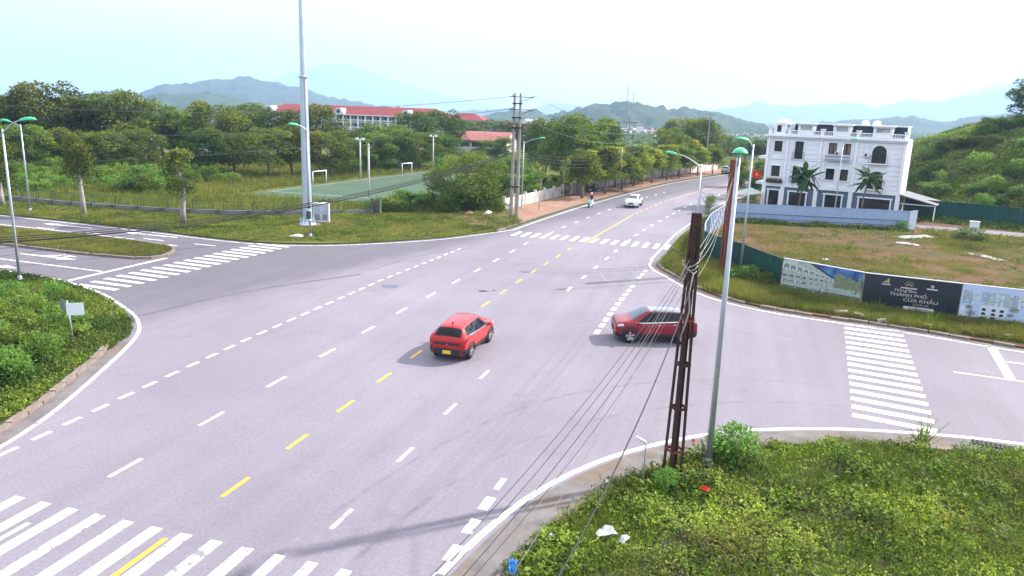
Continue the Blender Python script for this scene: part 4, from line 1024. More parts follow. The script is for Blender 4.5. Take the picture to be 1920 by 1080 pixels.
# third board: pale blue with a price table and a house front; fourth continues out of the frame
for bi, (A_, B_, lab) in enumerate((((12.62, 47.97), (16.4, 47.4), 'pale blue hoarding printed with coloured tables above a white house front'), ((16.42, 47.4), (20.2, 46.8), 'last hoarding on the right edge with a printed white archway'))):
    loc, ang, L_ = board(A_, B_); bd = thing('hoarding', lab, 'hoarding', loc, ang)
    q = MB(); q.box((L_ / 2, .03, 1.0), (L_ - .02, .06, 2.0)); q.build('board', pmat('pale blue print', (.46, .55, .74), .4, .05, .5), bd)
    q = MB(); q.box((L_ / 2, .03, 2.02), (L_, .09, .045)); q.build('frame', M['whpl'], bd)
    cm = [pmat('table green', (.32, .45, .40), .5), pmat('table yellow', (.52, .48, .30), .5), pmat('table blue', (.22, .33, .55), .5), pmat('table red', (.48, .33, .33), .5), pmat('table white', (.62, .66, .72), .5)]
    tb = [MB() for _ in cm]; q3 = random.Random(9 + bi)
    for (u0, u1) in ((.1, .85), (1.0, 3.05)) if bi == 0 else ((.9, 2.6),):
        nc = int((u1 - u0) / .13)
        for c_ in range(nc):
            base = q3.choice([0, 0, 1, 2, 4, 4])
            for r_ in range(12): k = base if q3.random() < .6 else q3.randrange(5); tb[k].box((u0 + (c_ + .5) * (u1 - u0) / nc, -.004, .95 + r_ * .062), ((u1 - u0) / nc - .02, .008, .05))
    for k in range(5):
        if tb[k].v: tag(tb[k].build('printed_table', cm[k], bd), kind='stuff')
    h_ = MB(); hd_ = MB(); tr_ = MB(); gr_ = MB()
    if bi == 0:
        h_.wall_prism([(1.0, .1), (2.35, .1), (2.35, .92), (1.0, .92)], -.008, 0); h_.wall_prism([(.02, .1), (.3, .1), (.3, .75), (.02, .75)], -.008, 0)
        for u in (1.2, 1.68, 2.08):
            for z_ in (.66, .42): hd_.wall_prism([(u - .1, z_ - .07), (u + .1, z_ - .07), (u + .1, z_ + .04), (u, z_ + .1), (u - .1, z_ + .04)], -.012, 0)
        hd_.wall_prism([(1.55, .12), (1.8, .12), (1.8, .28), (1.55, .28)], -.013, 0); hd_.wall_prism([(1.05, .12), (1.35, .12), (1.35, .24), (1.05, .24)], -.013, 0)
        for (u, z_, r_) in ((2.65, .82, .28), (.45, .72, .22), (.6, .4, .25), (2.5, .5, .2)):
            for k in range(11): t = k * 2 * math.pi / 11; tr_.wall_prism([(u, z_), (u + r_ * math.cos(t), z_ + r_ * .6 * math.sin(t)), (u + r_ * .8 * math.cos(t + .3), z_ + r_ * .5 * math.sin(t + .3))], -.014 - .0004 * k, 0)
        tr_.wall_prism([(.52, .12), (.6, .12), (.6, .6), (.52, .6)], -.012, 0)
    else:
        h_.wall_prism([(.2 + .7 * math.cos(t), .15 + .6 * math.sin(t)) for t in np.linspace(0, math.pi, 12)], -.008, 0); hd_.wall_prism([(.2 + .45 * math.cos(t), .15 + .4 * math.sin(t)) for t in np.linspace(0, math.pi, 12)], -.012, 0)
    gr_.wall_prism([(.02, .02), (L_ - .05, .02), (L_ - .05, .16), (.02, .14)], -.016, 0)
    tag(h_.build('printed_house', pmat('print white house', (.60, .66, .72), .5, .12, 4), bd), kind='stuff'); tag(hd_.build('printed_window', pc[3], bd), kind='stuff'); gr_.build('printed_garden', pmat('print dark garden', (.06, .08, .08), .5, .6, 9), bd)
    if tr_.v: tag(tr_.build('printed_palm', pc[5], bd), kind='stuff')

# green hoop fence on a plinth, left
FP = [(-76, 60.9), (-71.6, 60.7), (-69.4, 60.55), (-67.07, 60.39), (-64.63, 60.35), (-62.11, 60.39), (-59.35, 60.61), (-56.54, 60.87), (-53.86, 61.09), (-51.13, 61.8), (-48.2, 62.64), (-45.63, 63.72), (-43.16, 65.19), (-40.63, 67.16), (-38.33, 68.54), (-36.2, 70.4)]
gf = thing('hoop_fence', 'low green hoop topped rail fence on a dark plinth across the field', 'fence')
hp = MB(); hp.path([(-.16, 0, 0), (-.16, 0, .88), (-.11, 0, .98), (.11, 0, .98), (.16, 0, .88), (.16, 0, 0)], .03, 6); hme = hp.mesh('post', M['meshgreen'])
for a, b in zip(FP[:-1], FP[1:]):
    a = np.array(a); b = np.array(b); d = b - a; L_ = float(np.hypot(*d)); ang = math.atan2(d[1], d[0])
    part('post', hme, gf, (a[0], a[1], .5), (0, 0, ang))
    q = MB(); q.box((L_ / 2, 0, .25), (L_ + .04, .28, .5)); q.build('plinth', M['plinth'], gf, loc=(a[0], a[1], .05), rot=(0, 0, ang))
    for z_ in (.62, 1.42): q = MB(); q.path([(0, 0, z_), (L_, 0, z_)], .022, 5); q.build('rail', M['meshgreen'], gf, loc=(a[0], a[1], 0), rot=(0, 0, ang))
    q = MB()
    for t in np.arange(.25, L_, .25): q.path([(t, 0, .62), (t, 0, 1.42)], .006, 3, False, False)
    for z_ in np.arange(.75, 1.4, .2): q.path([(0, 0, z_), (L_, 0, z_)], .005, 3, False, False)
    q.build('wire_mesh', M['meshgreen'], gf, loc=(a[0], a[1], 0), rot=(0, 0, ang))
gp = thing('gate_pillar', 'old wood dark pillar ending the green hoop fence', 'pillar', (-36.0, 70.7, .1))
q = MB(); q.box((-.35, 0, .8), (.35, .35, 1.6)); q.box((.35, 0, .8), (.35, .35, 1.6)); q.build('pier', pmat('dark mossy pier', (.095, .105, .075), .95, .35, 2), gp); q = MB(); q.box((0, 0, .75), (.4, .1, 1.2)); q.build('board', pmat('weathered boards', (.12, .10, .085), .9, .4, 5), gp)

# lime washed wall along the main road
WP = resample(smooth_line([tuple(p) for p in offset(ML, 5.8)[7:52]], 1.0), 3.05)
lw = thing('roadside_wall', 'long lime washed wall with pillars along the red earth pavement', 'wall')
_wm = {}
for i, (a, b) in enumerate(zip(WP[:-1], WP[1:])):
    d = b - a; L_ = float(np.hypot(*d)); ang = math.atan2(d[1], d[0]); old = 6 <= i <= 8
    q = MB(); q.box((L_ / 2, 0, .62), (L_ - .22, .14, 1.24)); q.build('wall_panel', M['oldwall'] if old else M['creamwall'], lw, loc=(a[0], a[1], .12), rot=(0, 0, ang))
    if 'p' not in _wm: q = MB(); q.box((0, 0, .72), (.24, .28, 1.44), taper=.97); q.box((0, 0, 1.47), (.3, .34, .06)); _wm['p'] = q.mesh('pillar', M['creamwall'])
    part('pillar', _wm['p'], lw, (a[0], a[1], .12), (0, 0, ang))

# ---------------------------------------------------------------- poles
def street_lamp(label, loc, h_, az, arm=1.5, rise=.55, s=1.0, r0=.085, group='green headed street lamps', double=False):
    t = thing('street_lamp', label, 'street lamp', loc, 0, group)
    q = MB(); q.path([(0, 0, 0), (0, 0, .02 + h_ * .5), (0, 0, h_)], [r0, r0 * .8, r0 * .55], 10); q.build('pole', M['steel'], t)
    q = MB(); q.box((0, 0, .06), (.36, .36, .04)); q.lathe([(.13, .05), (.13, .2), (.1, .28)], 10); q.build('base_plate', M['steel'], t)
    for sgn in ((1, -1) if double else (1,)):
        ax, ay = math.cos(az) * sgn, math.sin(az) * sgn
        P = [(ax * arm * f, ay * arm * f, h_ - .25 + rise * math.sin(f * math.pi / 2)) for f in np.linspace(0, 1, 8)]
        q = MB(); q.path(P, [.04] * 7 + [.03], 8); q.build('arm', M['steel'], t)
        e = Vector(P[-1]); tilt = .12
        hm = Matrix.Translation(e) @ Matrix.Rotation(math.atan2(ay, ax), 4, 'Z') @ Matrix.Rotation(-tilt, 4, 'Y') @ Matrix.Scale(s, 4)
        q = MB(); q.at(M=hm); n_ = 12; prof = [(-.12, .06, .05), (.0, .13, .11), (.25, .18, .16), (.5, .185, .16), (.72, .15, .11), (.82, .06, .04)]; vs = []; k_ = 9
        for (x, w_, z_) in prof:
            for k in range(k_): a_ = math.pi * k / (k_ - 1); vs.append((x, w_ * math.cos(a_), z_ * math.sin(a_)))
        fs = [(i * k_ + k, i * k_ + k + 1, (i + 1) * k_ + k + 1, (i + 1) * k_ + k) for i in range(len(prof) - 1) for k in range(k_ - 1)]
        fs += [tuple(range(k_)), tuple((len(prof) - 1) * k_ + k for k in range(k_))[::-1]]
        q._add(vs, fs, True); ho = q.build('lamp_head', M['greenpl'], t)
        q = MB(); q.at(M=hm); q._add([(x, y_ * w_ * .96, -.03 * (1 if 0 < i < 5 else 0)) for i, (x, w_, z_) in enumerate(prof) for y_ in (-1, 1)], [(2 * i, 2 * i + 1, 2 * i + 3, 2 * i + 2) for i in range(5)]); q.build('lens', pmat('lamp lens', (.10, .28, .17), .3), ho)
    return t
S_ = lambda px, py: at(px, py, .1)
street_lamp('tall grey street lamp with a green head right of the near rusty lattice pole', (*at(1327, 878)[:2], .1), 9.75, R(-88), .55, .35, 1.15, .105)
street_lamp('green headed street lamp behind the dark green fence corner', (.45, 55.1, .1), 9.15, R(215), .5, .5, 1.1, .09)
street_lamp('thin street lamp standing in front of the pale blue fence', (9.6, 86.6, .1), 8.6, R(20), .8, .7, .9, .075)
street_lamp('street lamp with a long arm reaching left behind the near lattice pole', (-3.0, 57.6, .1), 7.5, R(183), 1.95, .9, .95, .09)
street_lamp('street lamp in front of the tall mast with a small box on its pole', (*at(582, 446)[:2], .1), 8.95, R(235), .8, .45, 1.0, .085)
street_lamp('street lamp nearest the left edge at the corner of the left verge', (*at(38, 528)[:2], .1), 8.9, R(10), 1.25, .75, 1.15, .09)
street_lamp('second street lamp from the left edge on the far verge', (*at(57, 398)[:2], .1), 8.15, R(187), 1.2, .45, 1.1, .085)
street_lamp('street lamp behind the twin concrete poles with its arm over the pavement', (*at(978, 392)[:2], .1), 7.55, R(-12), 1.9, .6, .9, .08)
for (y, lab) in ((109, 'street lamp half hidden among the first street trees'),):
    x = float(np.interp(y, ML[:, 1], ML[:, 0])) - 1.5; street_lamp(lab, (x, y, .1), 6.3, R(-10), 1.5, .55, .8, .06)
# the small box on the lamp in front of the mast
b_ = at(582, 446); q = MB(); q.box((0, -.16, 1.75), (.34, .22, .8)); q.lathe([(.14, 2.25), (.16, 2.4), (.12, 2.55), (.001, 2.58)], 10, (0, -.05, 0)); sb_ = tag(q.build('meter_box', pmat('dark grey box', (.06, .07, .08), .5)), 'dark meter box strapped to the lamp pole before the mast', 'meter box'); sb_.location = (b_[0], b_[1], .1)
q = MB(); q.box((0, -.17, 1.45), (.36, .24, .14)); q.box((0, -.17, 2.3), (.36, .26, .22)); q.build('label_band', pmat('pale teal band', (.45, .66, .68), .5, .3, 6), sb_)

# tall tapering mast with cabinet
mp_ = at(577, 424); ht = thing('floodlight_mast', 'very tall tapering steel mast rising out of the picture', 'mast', (mp_[0], mp_[1], .1))
q = MB(); q.path([(0, 0, .05), (0, 0, 6.8), (0, 0, 13.2)], [.43, .38, .325], 14, smooth=False); q.build('lower_shaft', M['mast'], ht)
q = MB(); q.path([(0, 0, 13.2), (0, 0, 22), (0, 0, 30)], [.27, .20, .14], 14, smooth=False); q.build('upper_shaft', M['mast'], ht)
q = MB(); q.lathe([(.33, 13.1), (.52, 13.12), (.52, 13.18), (.28, 13.24)], 16); q.build('collar', M['steel'], ht)
q = MB(); q.lathe([(.44, .42), (.5, .3), (.78, .16), (.8, .05), (.8, 0)], 14); q.build('base_plate', M['mast'], ht)
q = MB(); q.lathe([(1.15, .12), (1.2, 0)], 20); q.poly([(1.15 * math.cos(t), 1.15 * math.sin(t), .12) for t in np.linspace(0, 2 * np.pi, 21)[:-1]]); q.build('footing', M['kerb'], ht)
for k in range(8): t = k * math.pi / 4; q = MB(); q.box((.58 * math.cos(t), .58 * math.sin(t), .45), (.3, .025, .55), t, .5); q.build('gusset', M['mast'], ht)
q = MB(); q.path([(.30, -.31, .5), (.27, -.27, 8), (.24, -.24, 13)], .018, 5); q.build('earth_cable', M['dark'], ht)
q = MB()
for z_ in np.arange(12.2, 15.2, .5): q.box((.36, 0, z_), (.16, .03, .03))
q.build('climbing_rung', M['steel'], ht)
cb = at(597, 421); cbx = thing('control_cabinet', 'white metal control cabinet beside the tall mast', 'cabinet', (cb[0], cb[1] + .6, .1), R(24))
q = MB(); q.box((0, 0, .95), (1.45, .7, 1.7)); q.box((0, 0, 1.83), (1.55, .8, .06)); q.build('housing', M['whpl'], cbx); q = MB(); q.box((0, 0, .05), (1.6, .85, .12)); q.build('plinth', M['kerb'], cbx)
for s_ in (-1, 1): q = MB(); q.box((s_ * .35, -.36, .98), (.64, .03, 1.5)); do = q.build('door', pmat('grey door', (.42, .45, .52), .5), cbx); q = MB(); [q.box((s_ * .35, -.385, .35 + .09 * k), (.42, .02, .03)) for k in range(6)]; q.build('louvre', M['dark'], do)

def conc_pole(label, loc, h_, r0=.2, name='utility_pole', arms=(), group=None, twin=None):
    t = thing(name, label, 'utility pole', loc, 0, group)
    for dx in ((0,) if twin is None else (0, twin)):
        q = MB(); q.path([(dx, 0, 0), (dx, 0, h_)], [r0, r0 * .55], 8, smooth=False); q.build('pole', M['conc'], t)
    for (z_, L_, az) in arms:
        a = MB(); ax, ay = math.cos(az), math.sin(az); c0 = (twin or 0) / 2
        a.path([(c0 - ax * .9, -ay * .9, z_), (c0 + ax * L_, ay * L_, z_)], .05, 4, False); a.path([(c0 + ax * .2, ay * .2, z_ - .5), (c0 + ax * L_ * .85, ay * L_ * .85, z_ - .03)], .035, 4, False)
        ao = a.build('cross_arm', M['rust'], t)
        for f in (-.5, L_ * .95): q = MB(); q.lathe([(.04, z_), (.09, z_ + .06), (.06, z_ + .1), (.1, z_ + .16), (.03, z_ + .22)], 8, (c0 + ax * f, ay * f, 0)); q.build('insulator', pmat('porcelain', (.45, .40, .38), .3), ao)
    return t
ub = at(958, 409); UZ = zat(963, 408, 969, 177)
up = conc_pole('twin concrete utility poles with three cross-arms beside the pavement', (ub[0], ub[1], .1), UZ, .2, 'twin_utility_pole', [(UZ - .35, 1.7, R(20)), (UZ - 1.6, 1.7, R(20)), (UZ - 3.0, 1.5, R(20))], twin=.62)
q = MB()
for z_ in (3.2, UZ - 1, UZ - 2.4, UZ - 3.4): q.box((.31, 0, z_), (.95, .5, .12))
q.build('clamp', M['rust'], up)
p2 = at(1203, 352); conc_pole('concrete utility pole rising behind the street trees', (p2[0] - 2.5, p2[1], .1), zat(1203, 352, 1212, 223), .2, arms=[(zat(1203, 352, 1212, 232), 1.3, R(10)), (zat(1203, 352, 1212, 246), 1.2, R(10)), (zat(1203, 352, 1212, 256), 1.0, R(10))], group='utility poles along the main road')
conc_pole('thin concrete pole at the far end of the white ribbed fence', (-1.5, 92.2, .1), 5.7, .14)
p3 = at(1312, 330); conc_pole('far utility pole among the tall trees', (-8.0, 170, 0), 12.0, .18, arms=[(11.5, 1.2, 0), (10.2, 1.2, 0)], group='utility poles along the main road')
conc_pole('short broken concrete pole strapped with black cable near the lattice pole', (-3.0, 58.6, .1), 6.6, .12)

def lattice_pole(label, loc, h_, w0, w1, mat, leg=.10):
    t = thing('lattice_pole', label, 'lattice pole', loc, R(38))
    for a in (-1, 1):
        for b in (-1, 1):
            q = MB(); n_ = leg
            for (dx, dy) in ((n_ / 2, 0), (0, n_ / 2)):
                sx, sy = (n_, .012) if dy == 0 else (.012, n_)
                vs = []
                for (w_, z_) in ((w0, -.05), (w1, h_)):
                    cx, cy_ = a * w_ / 2 - a * dx, b * w_ / 2 - b * dy
                    vs += [(cx - sx / 2, cy_ - sy / 2, z_), (cx + sx / 2, cy_ - sy / 2, z_), (cx + sx / 2, cy_ + sy / 2, z_), (cx - sx / 2, cy_ + sy / 2, z_)]
                q._add(vs, [(3, 2, 1, 0), (4, 5, 6, 7), (0, 1, 5, 4), (1, 2, 6, 5), (2, 3, 7, 6), (3, 0, 4, 7)])
            q.build('leg', mat, t)
    for k in range(6):
        z_ = .9 + k * (h_ - 1) / 5.2; w_ = w0 + (w1 - w0) * z_ / h_; q = MB()
        for (c, d_) in (((0, -w_ / 2, z_), (w_, .02, .09)), ((0, w_ / 2, z_), (w_, .02, .09)), ((-w_ / 2, 0, z_ + .02), (.02, w_, .09)), ((w_ / 2, 0, z_ + .02), (.02, w_, .09))): q.box(c, d_)
        q.build('batten', M['redrust'] if k in (0, 3) else mat, t)
    q = MB(); q.box((0, 0, h_ - .55), (w1 * .96, w1 * .96, 1.15)); q.build('top_casing', mat, t)
    return t
lp = at(1259, 899); lattice_pole('near rusty lattice pole leaning cables across the road, in the right foreground', (lp[0], lp[1], .1), zat(1259, 899, 1308, 408), .45, .21, M['rust']).rotation_euler = (0, R(.55), R(38))
lp2 = (-.68, 55.6); lattice_pole('second rusty lattice pole by the dark green fence', (*lp2, .1), 8.0, .56, .42, M['redrust'], .19)

# football ground
FZ = .125
pitch_p = [(-57.5, 77.5), (-37, 77.5), (-33.5, 84), (-35, 100), (-49.6, 123.5), (-52.6, 124.6)]
mb = MB(); mb.prism(pitch_p, .112, FZ, bottom=False); pitch = tag(mb.build('football_pitch', soilmat('artificial turf', (.075, .115, .078), (.088, .13, .09), (.066, .10, .068), .12)), 'dull green artificial football pitch behind the fence', kind='structure')
for P in (((-56.5, 82.5), (-52.2, 123)), ((-56.8, 82.3), (-38, 82.3)), ((-52, 123), (-42, 108))): ribbon('pitch_line', np.array(P), .1, M['white'], FZ + .006, pitch)
def goal(label, a, b):
    d = np.array(b) - np.array(a); L_ = float(np.hypot(*d)); t = thing('football_goal', label, 'goal', (a[0], a[1], FZ), math.atan2(d[1], d[0]), 'football goals')
    for u in (0, L_): q = MB(); q.path([(u, 0, 0), (u, 0, 1.75)], .06, 8); q.build('post', M['whpl'], t)
    q = MB(); q.path([(-.05, 0, 1.78), (L_ + .05, 0, 1.78)], .075, 8); q.build('crossbar', M['whpl'], t)
    q = MB()
    for u in (0, L_): q.path([(u, 0, 1.75), (u, .5, 1.6), (u, 1.2, 0)], .03, 5)
    q.build('stay', M['steel'], t)
goal('nearer white football goal just right of the mast', at(587, 348)[:2], at(612, 345)[:2]); goal('farther white football goal at the far end of the pitch', at(754, 329)[:2], at(772, 327)[:2])
def flood(label, px, py, ty, heads=2):
    b = at(px, py); h_ = zat(px, py, px - 2, ty); t = thing('pitch_floodlight', label, 'floodlight', (b[0], b[1], .1), 0, 'floodlight poles round the pitch')
    q = MB(); q.path([(0, 0, 0), (0, 0, h_)], [.13, .1], 8); q.build('pole', pmat('pale pole', (.55, .53, .50), .8, .1), t); q = MB(); q.box((0, 0, h_ - .12), (1.3, .08, .08)); q.build('cross_arm', M['steel'], t)
    for s_ in (-1, 1): q = MB(); q.box((s_ * .5, -.1, h_ + .05), (.42, .25, .3)); q.build('lamp', M['dark'] if heads == 2 else M['whpl'], t)
flood('nearest pitch floodlight with dark lamps', 692, 371, 271); flood('pitch floodlight left of the nearest one', 676, 336, 262, 1); flood('pitch floodlight at the far end before the trees', 812, 321, 256, 1); flood('pitch floodlight in the field left of the mast', 470, 322, 262, 1)

# sign post, bent pole
sp = at(138, 646); st = thing('sign_post', 'two blank boards back to back on a thin post in the left verge', 'sign', (sp[0], sp[1], .1))
q = MB(); q.path([(0, 0, 0), (-.12, 0, 1.95)], .035, 8); q.build('post', M['steel'], st)
q = MB(); q.box((.36, -.06, 1.62), (.70, .02, .56), R(33)); q.build('white_board', M['whpl'], st); q = MB(); q.box((-.46, .06, 1.68), (.66, .02, .5), R(-28)); q.build('grey_board', pmat('grey board back', (.16, .19, .19), .6, .15), st)
bp = at(1203, 925); bt = thing('bent_pole', 'thin bent steel pole with a pale tube on top in the weeds', 'pole', (bp[0], bp[1], .1)); q = MB(); q.path([(0, 0, 0), (0.02, 0, 1.5), (0, 0, 1.56)], .022, 6); q.build('post', M['steel'], bt); q = MB(); q.path([(0, 0, 1.55), (-.28, -.1, 1.72)], .04, 8); q.build('tube', M['whpl'], bt)
# ================================================================ VEGETATION
M['leaf_dark'] = leafmat('dark broad leaves', [(0.026, 0.060, 0.015), (0.057, 0.111, 0.022), (0.119, 0.175, 0.031), (0.190, 0.224, 0.035)], .25, objvar=1.0)  # brightest ramp stop paints sunlit highlights into the leaf colour
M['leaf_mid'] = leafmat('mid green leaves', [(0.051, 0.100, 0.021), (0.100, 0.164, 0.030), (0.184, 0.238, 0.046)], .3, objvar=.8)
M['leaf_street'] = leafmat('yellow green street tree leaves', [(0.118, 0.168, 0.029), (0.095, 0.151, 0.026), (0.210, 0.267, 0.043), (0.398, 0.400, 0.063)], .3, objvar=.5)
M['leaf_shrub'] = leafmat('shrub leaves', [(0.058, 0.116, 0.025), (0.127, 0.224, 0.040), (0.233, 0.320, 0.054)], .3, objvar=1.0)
M['leaf_frond'] = leafmat('dark frond leaves', [(0.018, 0.056, 0.024), (0.042, 0.095, 0.033), (0.075, 0.135, 0.045)], .2)
M['leaf_banana'] = leafmat('banana leaves', [(0.075, 0.172, 0.025), (0.138, 0.252, 0.044)], .35)
M['weed'] = leafmat('creeping weed leaves', [(0.025, 0.039, 0.013), (0.073, 0.139, 0.017), (0.158, 0.253, 0.031), (0.295, 0.391, 0.047), (0.423, 0.468, 0.083)], 0.3, patch=.55, pscale=.42, patchcol=(0.144, 0.117, 0.037))
M['weedA'] = leafmat('lush weed leaves', [(0.025, 0.042, 0.012), (0.050, 0.099, 0.015), (0.116, 0.187, 0.026), (0.250, 0.310, 0.037)], .3, patch=.6, pscale=.3, patchcol=(0.125, 0.133, 0.044))
M['grass'] = leafmat('grass blades', [(.05, .072, .015), (.125, .15, .03), (.20, .215, .045), (.30, .28, .08)], .3, patch=.55, pscale=.35, patchcol=(.19, .155, .06))
M['tallgrass'] = leafmat('tall yellow grass', [(0.090, 0.109, 0.022), (0.162, 0.171, 0.032), (0.234, 0.224, 0.058)], .3, patch=.8, pscale=.07, patchcol=(0.106, 0.146, 0.027))
M['drygrass'] = leafmat('dry lot grass', [(.055, .075, .018), (.12, .145, .032), (.20, .20, .055), (.27, .22, .09)], .3, patch=.45, pscale=.3, patchcol=(.17, .115, .055))
M['bark'] = pmat('bark', (.20, .165, .14), .95, .3, 3, dirt=(.10, .085, .07), dscale=1.5)
M['bark_pale'] = pmat('pale bark', (.32, .28, .25), .95, .25, 3, dirt=(.17, .15, .13), dscale=1.2)

def crown(seed, H_, z0, Rr, nb, nl, L, W, shape='round', br=(.9, 1.5)):
    global rng
    old = rng; rng = np.random.default_rng(seed)
    Vs = []; Fs = []; b = 0; blobs = []; rn = []
    for i in range(nb):
        t = rng.uniform(0, 1); 
        if shape == 'round': pr = math.sqrt(max(0, 1 - (2 * t - .85) ** 2 / 1.35 ** 2)) if t > .0 else .6
        elif shape == 'cone': pr = (1 - t) ** .8 * .95 + .08
        elif shape == 'layer': t = round(t * 4) / 4 * .95; pr = (1 - t * .62)
        else: pr = 1.0
        a = rng.uniform(0, 2 * np.pi); r = Rr * pr * math.sqrt(rng.uniform(.12, 1)) * .86
        c = np.array([r * math.cos(a), r * math.sin(a), z0 + (H_ - z0) * (.06 + .86 * t)])
        q = rng.uniform(*br) * (1 - .25 * t); blobs.append((c, q))
        D = unit(rng.normal(0, 1, (nl, 3)) + np.array([0, 0, .35])); rad = q * rng.uniform(.55, 1.05, nl)[:, None]
        P = c + D * rad * np.array([1, 1, .62 if shape == 'layer' else .78])
        D2 = unit(D * .7 + rng.normal(0, .55, (nl, 3)) + np.array([0, 0, -.12]))
        V, Fq = leaf_quads(P, D2, L * rng.uniform(.6, 1.3, nl), W * rng.uniform(.7, 1.2, nl), .12)
        Vs.append(V); Fs.append(Fq + b); b += len(V)
        rn.append(np.clip(rng.normal(.40 + .30 * (t - .4), .20, nl) + rng.normal(0, .10) + (.42 if rng.uniform() < .13 else 0), 0, 1))  # yellower towards the crown top: young flush plus sunlit highlights painted into the colour
    rng = old
    return np.concatenate(Vs), np.concatenate(Fs), np.concatenate(rn), blobs

def trunkmesh(seed, blobs, h0, r0, mat, name='trunk', lean=.03, nlimb=9):
    q = random.Random(seed); mb = MB(); top = Vector((q.uniform(-lean, lean) * h0 * 3, q.uniform(-lean, lean) * h0 * 3, h0))
    mb.path([(0, 0, -.15), (top.x * .2, top.y * .2, h0 * .35), (top.x * .6, top.y * .6, h0 * .7), top], [r0 * 1.25, r0, r0 * .85, r0 * .75], 8)
    for c, br_ in q.sample(blobs, min(nlimb, len(blobs))):
        c = Vector(c); mid = top.lerp(c, .5) + Vector((q.uniform(-.2, .2), q.uniform(-.2, .2), q.uniform(-.1, .3)))
        mb.path([top - Vector((0, 0, .1)), mid, c], [r0 * .45, r0 * .28, r0 * .1], 5, cap=False)
    return mb.mesh(name, mat)

KINDS = {}
def kind(key, name, n, H_, z0, Rr, nb, nl, L, W, mat, bark, r0, shape='round', br=(.9, 1.5), lean=.03):
    out = []
    for i in range(n):
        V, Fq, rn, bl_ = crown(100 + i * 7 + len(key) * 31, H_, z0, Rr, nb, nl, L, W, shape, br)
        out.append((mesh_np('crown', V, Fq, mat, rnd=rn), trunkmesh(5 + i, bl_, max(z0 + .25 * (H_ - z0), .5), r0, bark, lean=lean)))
    KINDS[key] = (name, out, H_, Rr)
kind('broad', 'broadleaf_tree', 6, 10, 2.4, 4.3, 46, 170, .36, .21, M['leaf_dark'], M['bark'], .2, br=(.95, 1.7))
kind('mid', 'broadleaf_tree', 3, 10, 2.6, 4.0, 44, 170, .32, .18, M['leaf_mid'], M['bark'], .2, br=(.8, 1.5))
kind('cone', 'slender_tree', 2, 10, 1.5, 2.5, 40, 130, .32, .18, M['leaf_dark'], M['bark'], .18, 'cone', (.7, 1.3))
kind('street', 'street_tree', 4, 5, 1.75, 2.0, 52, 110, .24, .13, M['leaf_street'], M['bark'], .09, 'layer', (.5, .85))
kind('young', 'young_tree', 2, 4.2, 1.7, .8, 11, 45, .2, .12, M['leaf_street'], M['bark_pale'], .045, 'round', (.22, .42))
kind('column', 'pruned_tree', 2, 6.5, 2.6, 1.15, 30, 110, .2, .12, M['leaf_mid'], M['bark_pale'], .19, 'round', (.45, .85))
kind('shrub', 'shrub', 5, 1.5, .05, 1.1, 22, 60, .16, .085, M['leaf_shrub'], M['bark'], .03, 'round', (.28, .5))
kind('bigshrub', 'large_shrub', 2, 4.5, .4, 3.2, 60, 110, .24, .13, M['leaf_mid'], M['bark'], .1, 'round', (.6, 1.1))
def plant(key, loc, h_, w_=None, label=None, cat='tree', group=None, v=None, rz=None):
    name, var, H0, R0 = KINDS[key]; q = random.Random(int(abs(loc[0] * 131 + loc[1] * 717)))
    cm_, tm = var[q.randrange(len(var)) if v is None else v % len(var)]
    t = thing(name, label, cat, loc, q.uniform(0, 6.28) if rz is None else rz, group)
    sz = h_ / H0; sx = sz if w_ is None else w_ / (2 * R0)
    t.scale = (sx, sx, sz)
    part('crown', cm_, t); part('trunk', tm, t); return t
ORD = 'first second third fourth fifth sixth seventh eighth ninth tenth eleventh twelfth thirteenth fourteenth fifteenth sixteenth seventeenth eighteenth'.split()
def ptree(key, px, by, ty, wpx=None, label=None, group=None, cat='tree', v=None, z=.05):
    b = at(px, by, z); d = (px - 960) / F * RT - (by - 540) / F * UP + FW; dep = (H - z) / -d[2]
    t = (px - 960) / F * RT - (ty - 540) / F * UP + FW
    h_ = H + math.hypot(b[0], b[1]) / math.hypot(t[0], t[1]) * t[2] - z
    return plant(key, (b[0], b[1], z), h_, None if wpx is None else wpx * dep / F, label, cat, group, v)

# ---- the tree belt left
G_ = 'trees of the dark belt across the left'; L_b = 'tall dark broadleaf tree of the belt behind the field on the left'
L_f = 'lower broadleaf tree along the front of the dark belt on the left'
BELT = [20, 105, 168, 238, 305, 405, 352, 462, 522, 602, 655, 722, 776, 832, -60, 50]
for i, (px, by, ty, w_) in enumerate([(20, 302, 174, 150), (105, 305, 156, 175), (168, 300, 186, 110), (238, 305, 170, 160), (305, 300, 190, 120), (405, 305, 190, 150), (352, 298, 206, 110), (462, 300, 210, 120), (522, 300, 202, 120), (602, 305, 197, 110), (655, 300, 240, 110), (722, 298, 232, 130), (776, 296, 211, 110), (832, 293, 207, 95), (-60, 303, 185, 150), (50, 296, 186, 120)]):
    k_ = sum(1 for v in BELT if v < px); ptree('broad', px, by, ty, w_, f'tall dark tree of the back row of the belt, {ORD[k_]} from the left', G_)
for i, (px, by, ty, w_) in enumerate([(-20, 330, 222, 120), (55, 326, 232, 110), (118, 322, 238, 115), (205, 332, 246, 120), (272, 326, 240, 95), (375, 330, 240, 115), (440, 326, 246, 105), (505, 334, 238, 110), (548, 330, 236, 95), (620, 332, 246, 105), (664, 326, 258, 90), (704, 322, 250, 95), (748, 318, 240, 100), (786, 316, 246, 100), (826, 312, 250, 90)]):
    ptree('mid' if i % 3 == 1 else 'broad', px, by, ty, w_, f'lower tree of the front row of the left belt, {ORD[i]} from the left', 'front trees of the left belt')
